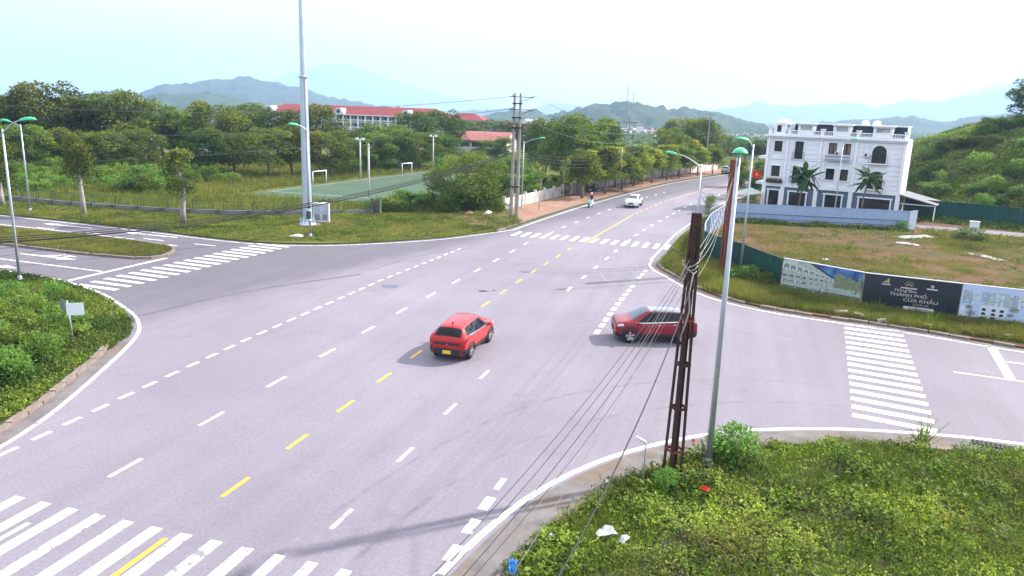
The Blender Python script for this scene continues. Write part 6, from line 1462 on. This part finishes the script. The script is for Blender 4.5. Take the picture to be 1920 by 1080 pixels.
def build_car(name, label, loc, rz, paint, roofpaint=None, L_=4.3, W_=1.8, Ht=1.62, wb=2.6, plate=None, rails=True, sc_=1.0, dark_low=True):
    t = thing(name, label, 'car', loc, rz); h = L_ / 2; k = Ht / 1.62
    xs = np.array([-1, -.985, -.955, -.88, -.80, -.72, -.28, .06, .20, .36, .60, .68, .90, .965, .99, 1.0]) * h
    zbot = [.46, .38, .31, .27, .25, .24, .23, .23, .23, .23, .23, .23, .27, .33, .38, .46]
    zbel = np.array([.90, 1.02, 1.07, 1.12, 1.13, 1.115, 1.05, 1.01, .995, .99, 1.0, 1.0, .96, .90, .82, .72]) * k
    ztop = np.array([.94, 1.06, 1.16, 1.36, 1.48, 1.545, 1.615, 1.62, 1.59, 1.45, 1.18, 1.12, 1.045, .97, .88, .76]) * k
    wbel = np.array([.72, .80, .84, .865, .875, .88, .89, .89, .89, .89, .885, .88, .845, .79, .73, .64]) * W_ / 1.8
    wtop = np.array([.62, .68, .62, .58, .565, .56, .575, .575, .57, .60, .73, .76, .75, .68, .60, .52]) * W_ / 1.8
    def S(x, tt):
        x = np.asarray(x, float); tt = np.asarray(tt, float); n = len(x)
        zb, ze, zt_, we, wt = (pch(x, xs, a) for a in (zbot, zbel, ztop, wbel, wtop))
        out = np.zeros((n, 3)); dz = zt_ - ze; g = np.clip((dz - .08) / .3, 0, 1)
        C = np.zeros((n, 10, 2))
        C[:, 0] = np.stack([0 * zb, zb], 1); C[:, 1] = np.stack([we * .78, zb], 1); C[:, 2] = np.stack([we * .95, zb + .12], 1)
        C[:, 3] = np.stack([we * 1.0, zb + (ze - zb) * .4], 1); C[:, 4] = np.stack([we * 1.01, zb + (ze - zb) * .78], 1); C[:, 5] = np.stack([we * .975, ze], 1)
        C[:, 6] = np.stack([we * .955 * g + (we * .93) * (1 - g), ze + .03 * g + dz * .3 * (1 - g)], 1); C[:, 7] = np.stack([wt, zt_ - .09 * g - dz * .25 * (1 - g)], 1)
        C[:, 8] = np.stack([wt * .80, zt_ - .022 * g - dz * .06 * (1 - g)], 1); C[:, 9] = np.stack([0 * zb, zt_ + .012], 1)
        i = np.clip(np.floor(tt).astype(int), 0, 8); f = (tt - i)[:, None]; r_ = np.arange(n)
        gg = lambda j: C[r_, np.clip(j, 0, 9)]
        p1, p2 = gg(i), gg(i + 1)
        p0 = np.where((i > 0)[:, None], gg(i - 1), p1 * [-1, 1] * 1.0); p3 = np.where((i < 8)[:, None], gg(i + 2), gg(8) * [-1, 1])
        q_ = .5 * (2 * p1 + (p2 - p0) * f + (2 * p0 - 5 * p1 + 4 * p2 - p3) * f ** 2 + (3 * p1 - p0 - 3 * p2 + p3) * f ** 3)
        lin = p1 * (1 - f) + p2 * f; q_ = np.where((f >= 0), .45 * q_ + .55 * lin, q_)
        out[:, 0] = x; out[:, 1] = q_[:, 0]; out[:, 2] = q_[:, 1]; return out
    # body
    X = np.unique(np.concatenate([np.linspace(-h, h, 70), xs])); TT = np.linspace(0, 9, 46)
    gx_, gt_ = np.meshgrid(X, TT, indexing='ij'); Pp = S(gx_.ravel(), gt_.ravel()).reshape(len(X), len(TT), 3)
    mir = Pp[:, ::-1][:, 1:-1].copy(); mir[:, :, 1] *= -1; ring = np.concatenate([Pp, mir], 1); nr_ = ring.shape[1]
    mb = MB(); V = [tuple(p) for p in ring.reshape(-1, 3)]
    fs = [(i * nr_ + k_, i * nr_ + (k_ + 1) % nr_, (i + 1) * nr_ + (k_ + 1) % nr_, (i + 1) * nr_ + k_) for i in range(len(X) - 1) for k_ in range(nr_)]
    mb._add(V, fs, True); mb._add([V[k_] for k_ in range(nr_)], [tuple(range(nr_))[::-1]]); mb._add([V[(len(X) - 1) * nr_ + k_] for k_ in range(nr_)], [tuple(range(nr_))])
    me = mb.mesh('body', [paint])
    bm = bmesh.new(); bm.from_mesh(me); bmesh.ops.remove_doubles(bm, verts=bm.verts, dist=1e-4); bmesh.ops.recalc_face_normals(bm, faces=bm.faces); bm.to_mesh(me); bm.free()
    body = part('body', me, t); wr = .375; ax = [-wb / 2 - .02, wb / 2 + .05]; tr_ = W_ / 2 - .11
    cut = MB()
    for x in ax:
        for s in (-1, 1): cut.path([(x, s * (W_ / 2 - .36), wr), (x, s * (W_ / 2 + .3), wr)], wr + .065, 28, False)
    co = cut.build('cutter', paint); md = body.modifiers.new('arch', 'BOOLEAN'); md.object = co; md.operation = 'DIFFERENCE'; md.solver = 'EXACT'
    dg = bpy.context.evaluated_depsgraph_get(); me2 = bpy.data.meshes.new_from_object(body.evaluated_get(dg)); body.modifiers.clear(); body.data = me2; me2.name = 'body'
    bpy.data.objects.remove(co)
    me2.materials.clear(); me2.materials.append(paint); me2.materials.append(M['cladding'])
    for p in me2.polygons:
        c_ = p.center; n_ = p.normal
        for x in ax:
            dr = math.hypot(c_.x - x, c_.z - wr)
            rad_ = abs(n_.x * (c_.x - x) + n_.z * (c_.z - wr)) / (dr + 1e-6)
            if dr < wr + .075 and abs(c_.y) < W_ / 2 - .0 and (abs(abs(c_.y) - (W_ / 2 - .36)) < .02 or (dr > wr + .05 and rad_ > .8 and (n_.x * (c_.x - x) + n_.z * (c_.z - wr)) < 0)): p.material_index = 1
    def patch(name, x0f, x1f, t0, t1, mat, off=.008, nx=14, nt_=8, sides=(1, -1), parent=None):
        """panel lying on the body surface; x limits may depend on t"""
        tt = np.linspace(t0, t1, nt_); objs = []
        for s in sides:
            P = np.zeros((nt_, nx, 3))
            for a, tv in enumerate(tt):
                f = (tv - t0) / (t1 - t0); xa, xb = x0f(f), x1f(f); P[a] = S(np.linspace(xa, xb, nx), np.full(nx, tv))
            du = np.gradient(P, axis=0); dv = np.gradient(P, axis=1); N = np.cross(dv, du); N /= np.linalg.norm(N, axis=2, keepdims=True) + 1e-9
            if N[nt_ // 2, nx // 2] @ np.array([0, 1, .35]) < 0 and t1 < 8: N = -N
            if t1 >= 8 and N[nt_ // 2, nx // 2, 2] < 0: N = -N
            P = P + N * off; P[:, :, 1] *= s; q = MB()
            q._add([tuple(p) for p in P.reshape(-1, 3)], [(a * nx + b, a * nx + b + 1, (a + 1) * nx + b + 1, (a + 1) * nx + b) for a in range(nt_ - 1) for b in range(nx - 1)], True); objs.append(q.build(name, mat, parent or t))
        return objs
    c = lambda v: (lambda f: v)
    # side glass: front door, rear door, quarter
    xa = lambda f: .57 * h - .40 * h * f; xe = lambda f: -.80 * h + .10 * h * f
    for (u, v) in ((0, .36), (.385, .70), (.725, .98)):
        patch('side_window', lambda f, v=v: xa(f) + (xe(f) - xa(f)) * v, lambda f, u=u: xa(f) + (xe(f) - xa(f)) * u, 6.12, 6.9, M['carglass'], .010, 12, 6)
    patch('window_surround', lambda f: xe(f) - .02, lambda f: xa(f) + .02, 6.06, 6.95, M['cladding'], .005, 20, 6)
    patch('window_trim', lambda f: -.70 * h, lambda f: .53 * h, 6.0, 6.1, M['chrome'], .012, 20, 3)
    # windscreen and rear glass wrap over the centre line
    def wrap(name, x0, x1, t0, mat, off=.009, nx=10, nt_=16):
        P = np.zeros((nx, nt_, 3)); tt = np.concatenate([np.linspace(t0, 9, nt_ // 2), np.linspace(9, t0, nt_ // 2)]); sg = np.r_[np.ones(nt_ // 2), -np.ones(nt_ // 2)]
        for a, x in enumerate(np.linspace(x0, x1, nx)): P[a] = S(np.full(nt_, x), tt); P[a][:, 1] *= sg
        du = np.gradient(P, axis=0); dv = np.gradient(P, axis=1); N = np.cross(du, dv); N /= np.linalg.norm(N, axis=2, keepdims=True) + 1e-9
        N = np.where(N[..., 2:3] < 0, -N, N); P = P + N * off; q = MB()
        q._add([tuple(p) for p in P.reshape(-1, 3)], [(a * nt_ + b, a * nt_ + b + 1, (a + 1) * nt_ + b + 1, (a + 1) * nt_ + b) for a in range(nx - 1) for b in range(nt_ - 1)], True); return q.build(name, mat, t)
    wrap('windscreen', .225 * h, .585 * h, 7.35, M['screen']); wrap('rear_window', -.955 * h, -.80 * h, 6.95, M['carglass'])
    if roofpaint: wrap('roof', -.74 * h, .17 * h, 7.15, roofpaint, .006, 16, 20)
    # cladding along the sills, bumpers
    patch('sill_cladding', c(-.58 * h + .25), c(.60 * h - .22), 1.6, 2.85, M['cladding'], .012, 16, 5)
    if dark_low:
        patch('rear_bumper', c(-.995 * h), c(-.80 * h), 1.5, 3.1, M['cladding'], .012, 8, 5); patch('front_bumper', c(.80 * h), c(.995 * h), 1.5, 2.6, M['cladding'], .012, 8, 5)
    for x in ax:
        for s in (-1, 1):
            q = MB(); r0, r1 = wr + .03, wr + .12; A = np.linspace(-.15, math.pi + .15, 19); y0 = s * (W_ / 2 - .012)
            vs_ = []
            for a in A:
                for (r_, yy) in ((r0, y0), (r1, y0 - s * .01), (r0, y0 + s * .035), (r1, y0 + s * .02)): vs_.append((x + r_ * math.cos(a), yy, max(.2, wr + r_ * math.sin(a))))
            q._add(vs_, [(4 * i + a_, 4 * i + b_, 4 * i + 4 + b_, 4 * i + 4 + a_) for i in range(18) for a_, b_ in ((2, 3), (0, 2), (3, 1))], True); q.build('arch_trim', M['cladding'], t)
            q = MB(); q.lathe([(.20, -.10), (.30, -.11), (.335, -.085), (wr, -.05), (wr, .05), (.335, .085), (.30, .11), (.20, .10)], 26, (0, 0, 0), 'Y'); wo = q.build('wheel', M['tyre'], t, loc=(x, s * tr_, wr))
            q = MB(); q.lathe([(.24, s * .06), (.25, s * .1), (.225, s * .1), (.215, s * .03), (.001, s * .02)], 24, (0, 0, 0), 'Y')
            for i in range(5):
                a = i * 2 * math.pi / 5 + .2
                for da in (-.16, .16): q.path([(.05 * math.cos(a), s * .10, .05 * math.sin(a)), (.235 * math.cos(a + da), s * .095, .235 * math.sin(a + da))], .022, 4, False)
            q.lathe([(.055, s * .08), (.05, s * .115), (.001, s * .118)], 10, (0, 0, 0), 'Y'); q.build('rim', M['alloy'], wo)
    # lamps, grille, plates, mirrors, small trim
    patch('headlight', lambda f: .80 * h + .03 * h * f, c(.955 * h), 4.3, 5.1, M['headlamp'], .012, 8, 4)
    q = MB(); q.box((h + .002, 0, .60 * k), (.03, .62, .20)); q.box((h - .02, 0, .40), (.05, .85, .14)); q.build('grille', M['cladding'], t)
    q = MB(); q.box((h + .022, 0, .43), (.012, .46, .11)); q.build('number_plate', M['plate_w'], t)
    patch('tail_light', c(-.985 * h), lambda f: -.86 * h - .02 * h * f, 4.25, 4.85, M['taillamp'], .012, 6, 4)
    q = MB(); q.box((-h - .005, 0, .84 * k), (.04, 1.28, .10)); q.build('light_bar', M['cladding'], t)
    q = MB(); q.wall_prism([(-.04, .80), (.045, .89), (.06, .87), (-.02, .79)], 0, .01); q.build('badge', M['chrome'], t, loc=(-h - .028, .0, 0), rot=(0, 0, R(-90)))
    q = MB(); q.box((-h + .01, 0, .50), (.06, 1.28, .28)); q.build('rear_apron', M['cladding'], t)
    for s in (-1, 1): q = MB(); q.box((-h + .015, s * .70 * W_ / 1.8, .66), (.05, .06, .30), 0, .7); q.build('rear_reflector', M['cladding'], t)
    q = MB(); q.box((-h - .03, 0, .47), (.015, .40, .17)); q.build('number_plate', plate or M['plate_w'], t)
    for s in (-1, 1):
        q = MB(); q.ell((.46 * h, s * (W_ / 2 + .06), 1.05 * k), (.075, .12, .085), 10, 7); q.build('wing_mirror', paint, t)
        if rails: q = MB(); zr = float(S([0.0], [8.0])[0][2]); q.path([(.1 * h, s * .50, zr - .0), (-.05 * h, s * .51, zr + .05), (-.55 * h, s * .51, zr + .045), (-.68 * h, s * .50, zr - .03)], .018, 6); q.build('roof_rail', M['cladding'] if not roofpaint else M['chrome'], t)
        q = MB()
        for tv in (3.4,): 
            for x in (-.02 * h, ): pass
        hd = patch('door_handle', c(-.09 * h), c(-.02 * h), 4.45, 4.6, M['chrome'], .022, 4, 2, (s,)); hd = patch('door_handle', c(-.46 * h), c(-.39 * h), 4.45, 4.6, M['chrome'], .022, 4, 2, (s,))
        for xx in (.40, -.055, -.50): patch('door_gap', c(xx * h - .006), c(xx * h + .006), 2.7, 5.7, M['cladding'], .004, 2, 10, (s,))
    q = MB(); q.wall_prism([(-.70 * h, 1.60 * k - .02), (-.70 * h + .16, 1.60 * k), (-.70 * h + .02, 1.60 * k + .10)], -.015, .015); q.build('antenna', M['cladding'], t)
    t.scale = (sc_,) * 3
    return t
redp = carpaint('bright red paint', (.42, .008, .010)); dredp = carpaint('deep red paint', (.24, .008, .013)); silver = carpaint('silver roof paint', (.23, .24, .28)); whitep = carpaint('white paint', (.80, .80, .82))
build_car('parked_car'.replace('parked_', ''), 'bright red car seen from behind with a yellow number plate', (-11.85, 32.05, .003), R(90.5), redp, None, 4.4, 1.86, 1.66, 2.72, M['plate_y'], False, .97)
build_car('car', 'deep red car with a silver roof turning behind the near lattice pole', (-3.60, 37.15, .003), R(198.5), dredp, silver, 4.06, 1.80, 1.63, 2.50)
build_car('car', 'white car driving towards the camera on the main road', (-12.5, 92.9, .003), R(268), whitep, None, 4.4, 1.84, 1.62, 2.7, None, False, .89, dark_low=False)
for (px, py, lab) in ((1369, 322, 'tiny white car at the far bend of the main road'),):
    b = at(px, py + 4); build_car('car', lab, (b[0], b[1], .003), R(60), whitep, None, 4.4, 1.8, 1.6, 2.6, None, False)
del b

def scooter(label, loc, rz, bodymat, group=None):
    t = thing('scooter', label, 'scooter', loc, rz, group)
    for x in (-.62, .62):
        q = MB(); q.lathe([(.14, -.05), (.2, -.06), (.25, -.035), (.265, 0), (.25, .035), (.2, .06), (.14, .05)], 18, (0, 0, 0), 'Y'); w_ = q.build('wheel', M['tyre'], t, loc=(x, 0, .265)); q = MB(); q.lathe([(.15, -.03), (.13, -.02), (.001, -.025)], 12, (0, 0, 0), 'Y'); q.lathe([(.15, .03), (.13, .02), (.001, .025)], 12, (0, 0, 0), 'Y'); q.build('rim', M['alloy'], w_)
    q = MB(); q.wall_prism([(-.78, .52), (-.72, .72), (-.1, .68), (.02, .34), (.36, .30), (.46, .52), (.38, .98), (.46, 1.0), (.60, .62), (.50, .24), (.30, .2), (-.2, .22), (-.35, .36), (-.6, .4)], -.14, .14); q.build('body', bodymat, t)
    q = MB(); q.box((.62, 0, .53), (.30, .14, .05)); q.path([(.42, 0, .98), (.62, 0, .27)], .03, 6); q.build('fork', M['cladding'], t)
    q = MB(); q.box((-.38, 0, .75), (.68, .26, .1), taper=.85); q.build('seat', M['black'], t)
    q = MB(); q.path([(.36, -.34, 1.02), (.42, -.12, 1.02), (.42, .12, 1.02), (.36, .34, 1.02)], .022, 6); q.build('handlebar', M['cladding'], t)
    q = MB(); q.ell((.53, 0, .82), (.06, .1, .08), 10, 6); q.build('headlight', M['headlamp'], t)
    for s in (-1, 1): q = MB(); q.path([(.40, s * .28, 1.03), (.38, s * .32, 1.2)], .01, 4); q.ell((.38, s * .33, 1.22), (.02, .07, .045), 8, 5); q.build('mirror', M['cladding'], t)
    q = MB(); q.box((-.82, 0, .55), (.03, .18, .14)); q.build('number_plate', M['plate_w'], t)
    return t
rx, ry = at(1107, 389)[:2]
scooter('pale teal scooter ridden along the pavement edge', (rx, ry, .003), R(263), pmat('pale teal paint', (.45, .66, .66), .35, .05, 3, coat=.6))
def rider(loc, rz):
    t = thing('person', 'person in a dark jacket and pale helmet riding the teal scooter', 'person', loc, rz)
    J = {'pel': (-.30, 0, .84), 'sp': (-.30, 0, 1.08), 'ch': (-.25, 0, 1.28), 'nk': (-.22, 0, 1.43), 'hd': (-.20, 0, 1.54)}
    V = [J['pel'], J['sp'], J['ch'], J['nk'], J['hd']]; Rr = [(.15, .13), (.14, .11), (.16, .11), (.065, .065), (.08, .08)]; E = [(0, 1), (1, 2), (2, 3), (3, 4)]
    for s in (-1, 1):
        b = len(V); V += [(-.24, s * .19, 1.36), (-.06, s * .25, 1.14), (.18, s * .27, 1.07), (.30, s * .30, 1.05)]; Rr += [(.065, .065), (.05, .05), (.042, .042), (.035, .035)]; E += [(2, b), (b, b + 1), (b + 1, b + 2), (b + 2, b + 3)]
        b = len(V); V += [(-.24, s * .12, .82), (.14, s * .16, .74), (.16, s * .14, .40), (.28, s * .14, .34)]; Rr += [(.10, .10), (.075, .075), (.055, .055), (.045, .04)]; E += [(0, b), (b, b + 1), (b + 1, b + 2), (b + 2, b + 3)]
    me = bpy.data.meshes.new('body'); me.from_pydata(V, E, []); o = part('body', me, t); md = o.modifiers.new('skin', 'SKIN'); sk = me.skin_vertices[0].data
    for i, r_ in enumerate(Rr): sk[i].radius = r_
    sk[0].use_root = True; s2 = o.modifiers.new('sub', 'SUBSURF'); s2.levels = 2; s2.render_levels = 2
    dg = bpy.context.evaluated_depsgraph_get(); m2 = bpy.data.meshes.new_from_object(o.evaluated_get(dg)); o.modifiers.clear(); o.data = m2; m2.name = 'body'
    m2.materials.clear(); skin = pmat('skin', (.42, .26, .19), .6, .05); jk = pmat('dark jacket', (.02, .02, .025), .85, .2, 8); tr = pmat('pale trousers', (.55, .55, .58), .85, .1, 8)
    for m in (jk, tr, skin): m2.materials.append(m)
    for p in m2.polygons:
        c = p.center; p.material_index = 2 if c.z > 1.42 or (c.x > .24 and c.z > .9) else (0 if c.z > .92 and c.x < .3 or (c.z > 1.0) else 1); p.use_smooth = True
    q = MB(); q.ell((-.20, 0, 1.62), (.145, .125, .14), 14, 9); q.build('helmet', pmat('pale helmet', (.72, .66, .62), .3, .03, 3, coat=.5), t)
    q = MB(); q.ell((-.10, 0, 1.53), (.05, .065, .075), 10, 7); q.ell((-.045, 0, 1.53), (.02, .015, .02), 6, 5); q.build('face', skin, t)
    return t
rider((rx, ry, .003), R(263))
dk = pmat('dark scooter paint', (.02, .02, .025), .4, .1, 3, coat=.4)
for i, (px, py, a) in enumerate([(1096, 359, 40), (1106, 357, 55), (1114, 361, 30)]):
    scooter(['dark scooter parked leftmost under the big tree by the mouldy wall', 'middle dark scooter parked under the big tree by the mouldy wall', 'dark scooter parked rightmost under the big tree by the wall'][i], (*at(px, py)[:2], .13), R(a), dk, 'scooters parked under the big tree')
scooter('dark scooter parked between the trunks of the street trees', (*at(1200, 345)[:2], .13), R(70), dk)
# ================================================================ CABLES, LITTER AND SMALL THINGS
M['cable'] = pmat('black cable', (.022, .022, .025), .6, .1, 5); M['cable_grey'] = pmat('grey cable', (.15, .15, .16), .6, .1, 5); M['cable_pale'] = pmat('pale weathered cable', (.30, .28, .26), .6, .1, 5)
def cable(a, b, sag, rad, mat, label, group=None, n=22):
    a = Vector(a); b = Vector(b); P = []
    for i in range(n + 1):
        f = i / n; p = a.lerp(b, f); p.z -= sag * 4 * f * (1 - f); P.append(p)
    q = MB(); q.path(P, rad, 5, True)
    return tag(q.build('cable', mat), label, 'cable', group)
LT = Vector((lp[0], lp[1], .1)); L2T = Vector((lp2[0], lp2[1], .1)); UT = Vector((ub[0] + .31, ub[1], .1))
g1 = 'cables from the near lattice pole towards the bottom of the picture'
for i, (bx, Yn, z_, sg, rad, m_) in enumerate([(780, 9.0, 6.7, .35, .007, 'cable'), (806, 9.0, 6.6, .4, .007, 'cable'), (842, 9.0, 6.5, .45, .008, 'cable'), (895, 9.5, 6.9, .3, .005, 'cable_grey'), (940, 9.5, 6.75, .3, .005, 'cable_grey'), (862, 9.0, 6.3, .5, .006, 'cable')]):
    e = along(bx, 1110, Yn); cable(LT + Vector((-.1 + .03 * i, -.1, z_)), e, sg, rad, M[m_], f'thin dark cable from the near lattice pole downward, {ORD[[780, 806, 842, 862, 895, 940].index(bx)]} from left', g1)
cable(LT + Vector((.05, -.1, 5.9)), along(1030, 1110, 10.5), .55, .017, M['cable'], 'thick grey cable sagging from the near lattice pole over the verge')
for i, (z0, z1, sg) in enumerate([(6.9, 6.8, .5), (6.75, 6.4, .8), (6.6, 6.1, 1.0), (6.3, 7.2, .4), (6.1, 6.0, 1.2)]):
    cable(LT + Vector((.05, .1, z0)), L2T + Vector((-.05 * i, -.1, z1)), sg, .009 if i < 3 else .007, M['cable_pale'], 'pale cable strung between the two rusty lattice poles', 'cables between the lattice poles')
for i, (z0, z1, sg) in enumerate([(6.4, 5.4, .9), (6.2, 5.2, 1.5), (6.6, 5.5, .5), (5.9, 5.0, 2.1)]):
    cable(L2T + Vector((-.1, .1, z0)), (-1.5, 92.2, z1), sg, .009 if i != 1 else .016, M['cable_grey'], 'sagging cable from the second lattice pole to the pole at the white fence', 'cables along the right kerb')
for i, (z0, z1, sg) in enumerate([(6.2, 6.2, .8), (5.6, 5.9, 1.3), (5.2, 5.8, 1.6)]):
    cable((-3.0, 58.6, z0), L2T + Vector((-.1, 0, z1)), sg * .4, .014 if i else .008, M['cable_grey'], 'looped cable between the short concrete pole and the second lattice pole', 'loops by the second lattice pole')
# coil of cable tied to the near lattice pole
q = MB()
for k in range(3):
    q.path([(.19 * math.cos(t) * (1 + .1 * k), .19 * math.sin(t) * (1 + .08 * k), 6.55 + .09 * k + .07 * math.sin(t * 2 + k)) for t in np.linspace(0, 2 * math.pi, 16)], .016, 5)
q.path([(.12, -.2, 6.5), (.05, -.24, 5.9), (.10, -.22, 5.4), (.0, -.24, 4.9), (-.1, -.25, 4.5)], .022, 5); co = tag(q.build('cable_coil', M['cable_pale']), 'pale cable coil tied round the top of the near lattice pole', 'cable'); co.location = LT
# long lines on the left
for i, (zu, py, sg) in enumerate([(UZ - .3, 188, 1.5), (UZ - 1.5, 250, 1.4), (UZ - 2.9, 311, 1.1)]):
    e = along(-140, py - 3, 60); cable(UT + Vector((-.4, 0, zu)), e, sg, .022, M['cable_grey'], ['highest long power line crossing the tree belt', 'middle long power line crossing the tree belt', 'lowest long power line crossing the tree belt'][i], n=40)
for i, (zu, py, Yn, sg, rad) in enumerate([(6.75, 452, 33, 1.62, .03), (6.7, 456, 33, 1.66, .028), (6.6, 460, 33, 1.70, .034), (6.55, 463, 33, 1.62, .018), (6.3, 476, 33, 1.35, .014), (6.9, 496, 33.4, 1.1, .012)]):
    e = along(-120, py, Yn); cable(UT + Vector((-.3, 0, zu)), e, sg, rad, M['cable'], 'dark cable of the sagging bundle across the left side road', 'cable bundle across the left', n=40)
for i, dz in enumerate((.35, 1.6, 3.0)):
    cable(UT + Vector((1.5, .5, UZ - dz + .2)), (p2[0] - 1, p2[1], zat(1203, 352, 1212, 232) - i * 1.2), 1.2, .02, M['cable_grey'], 'power line from the twin poles to the pole behind the street trees', 'power lines along the main road', n=30)
for i in range(4):
    cable(UT + Vector((.3, .3, 6.8 - .25 * i)), (p2[0], p2[1], 7.0 - .3 * i), 1.4 + .15 * i, .025, M['cable'], 'dark telephone cable along the roadside wall', 'telephone cables along the wall', n=30)
# shadow-casting wires continue to a pole behind the camera: the near lattice pole line ends out of view

def rag(label, px, py, sx, sy, h_, mat, seed=0, name='litter', cat='litter', z=.13):
    b = at(px, py); q = random.Random(seed); mb = MB(); n = 7; vs_ = []
    for i in range(n):
        for k in range(n):
            u, v = i / (n - 1) - .5, k / (n - 1) - .5; e = 1 - 4 * max(u * u, v * v) * .9
            vs_.append(((u + q.uniform(-.06, .06)) * sx, (v + q.uniform(-.06, .06)) * sy, max(0, e) * h_ * q.uniform(.4, 1.2)))
    mb._add(vs_, [(i * n + k, (i + 1) * n + k, (i + 1) * n + k + 1, i * n + k + 1) for i in range(n - 1) for k in range(n - 1)])
    o = tag(mb.build(name, mat), label, cat); o.location = (b[0], b[1], z); o.rotation_euler = (0, 0, q.uniform(0, 3)); return o
wp = pmat('white plastic', (.68, .68, .68), .5, .1, 5); rag('white plastic sheet crumpled in the weeds at the lower right', 1135, 1018, .55, .22, .22, wp, 1, z=.28); rag('grey plastic bag lying right of the white sheet', 1168, 1030, .4, .18, .16, pmat('grey plastic', (.42, .42, .44), .5), 2, z=.28)
rag('small white foam lump left of the white sheet', 1032, 1024, .18, .14, .12, wp, 3, z=.25); rag('bright red scrap in the weeds right of the lattice pole', 1320, 935, .28, .18, .14, pmat('red scrap', (.62, .05, .02), .6), 4, z=.3)
rag('white scrap above the broken kerb', 1136, 917, .14, .1, .1, wp, 5, z=.25); rag('bright blue plastic at the very bottom edge', 960, 1079, .6, .25, .2, pmat('blue plastic', (.02, .14, .42), .4), 6, z=.22)
rag('white bag on the grass left of the mast foot', 557, 446, 1.1, .6, .16, wp, 7, z=.15); rag('white litter on the verge right of the fence', 915, 402, 1.3, .6, .3, wp, 8); rag('reddish rubbish heap on the verge before the twin poles', 880, 403, 1.6, .8, .3, pmat('rubbish', (.30, .16, .12), .9, .5, 3), 9)
rag('white gravel heap on the building lot', 1716, 448, 4.2, 1.1, .35, pmat('white gravel', (.34, .33, .32), .95, .3, 3, bump=.8), 10, 'gravel_heap', 'gravel'); rag('thin pale gravel spill below the white heap', 1700, 460, 2.0, .8, .15, pmat('pale gravel', (.5, .48, .45), .95, .3, 3, bump=.8), 11, 'gravel_heap', 'gravel'); rag('pale rubble spill at the right of the lot', 1845, 484, 3.4, .8, .15, pmat('rubble spill', (.42, .39, .36), .95, .4, 3, bump=.8), 12, 'gravel_heap', 'gravel'); rag('small white scrap behind the picture hoarding', 1548, 490, .7, .3, .12, wp, 13)
rag('orange litter near the kerb at the lattice pole', 1300, 838, .2, .15, .12, pmat('orange scrap', (.5, .12, .06), .6), 14, z=.2)
for i, (px, py, s_) in enumerate([(1578, 594, .9), (1612, 600, .8), (1654, 610, .5), (1740, 620, .5), (1810, 628, .45), (1893, 640, .5)]):
    b = at(px, py); q = random.Random(i); mb = MB(); mb.box((0, 0, .1), (s_, s_ * .5, .22), q.uniform(-.5, .5), .8)
    o = tag(mb.build('concrete_lump', pmat('broken concrete', (.40, .36, .33), .95, .3, 3, dirt=(.2, .17, .14), dscale=2, bump=.5)), ['largest broken concrete slab on the kerb below the hoardings', 'tilted concrete slab right of the largest one', 'small concrete lump under the dark hoarding', 'small concrete lump at the crossing end', 'concrete lump below the pale blue hoarding', 'rightmost concrete lump on the kerb'][i], 'concrete lump'); o.location = (b[0], b[1] + .25, .1); o.rotation_euler = (q.uniform(-.2, .2), q.uniform(-.2, .2), q.uniform(-.4, .2))
# drain grate, marker box, parasol, rubble by the corner
b = at(1858, 833); dg_ = thing('drain_grate', 'dark drain grate in the gutter at the right edge', 'drain', (b[0], b[1] - .15, .02), R(-9)); q = MB(); q.box((0, 0, .005), (1.25, .42, .02)); q.build('pit', M['black'], dg_); q = MB()
for k in range(9): q.box((-.56 + .14 * k, 0, .03), (.05, .42, .03))
q.build('bar', M['cladding'], dg_)
b = at(1823, 446); mk = thing('marker_box', 'white cable marker box standing in the bushes by the lane', 'box', (b[0], b[1], .1)); q = MB(); q.box((0, 0, .75), (.75, .5, 1.5)); q.box((0, 0, 1.53), (.85, .6, .08)); q.build('housing', M['whpl'], mk)
b = at(1404, 388); pa_ = thing('parasol', 'pale green parasol left of the villa', 'parasol', (b[0], b[1], .1)); q = MB(); q.path([(0, 0, 0), (0, 0, 2.2)], .04, 6); q.build('pole', M['steel'], pa_); q = MB(); q.lathe([(1.5, 1.75), (.8, 2.1), (.02, 2.35)], 8, smooth=False); q.build('canopy', pmat('pale green canvas', (.42, .55, .45), .8, .05), pa_)
b = at(1427, 352); q = MB(); q.box((0, 0, .95), (1.3, .1, 1.9)); o = tag(q.build('sign_board', pmat('green board', (.02, .35, .18), .5, .1)), 'round green sign left of the villa ground floor', 'sign'); o.location = (b[0], b[1], 1.6) ; o.scale = (.8, 1, .5)
for i in range(14):
    px, py = random.Random(i).uniform(1255, 1285), random.Random(i + 99).uniform(462, 505); b = at(px, py); q = MB(); s_ = random.Random(i + 7).uniform(.15, .4); q.box((0, 0, s_ * .3), (s_, s_ * .7, s_ * .6), i, .8); o = tag(q.build('stone', M['kerb']), 'broken stone in the rubble on the corner verge by the far crossing', 'stone', 'rubble stones on the corner verge'); o.location = (b[0], b[1], .15)
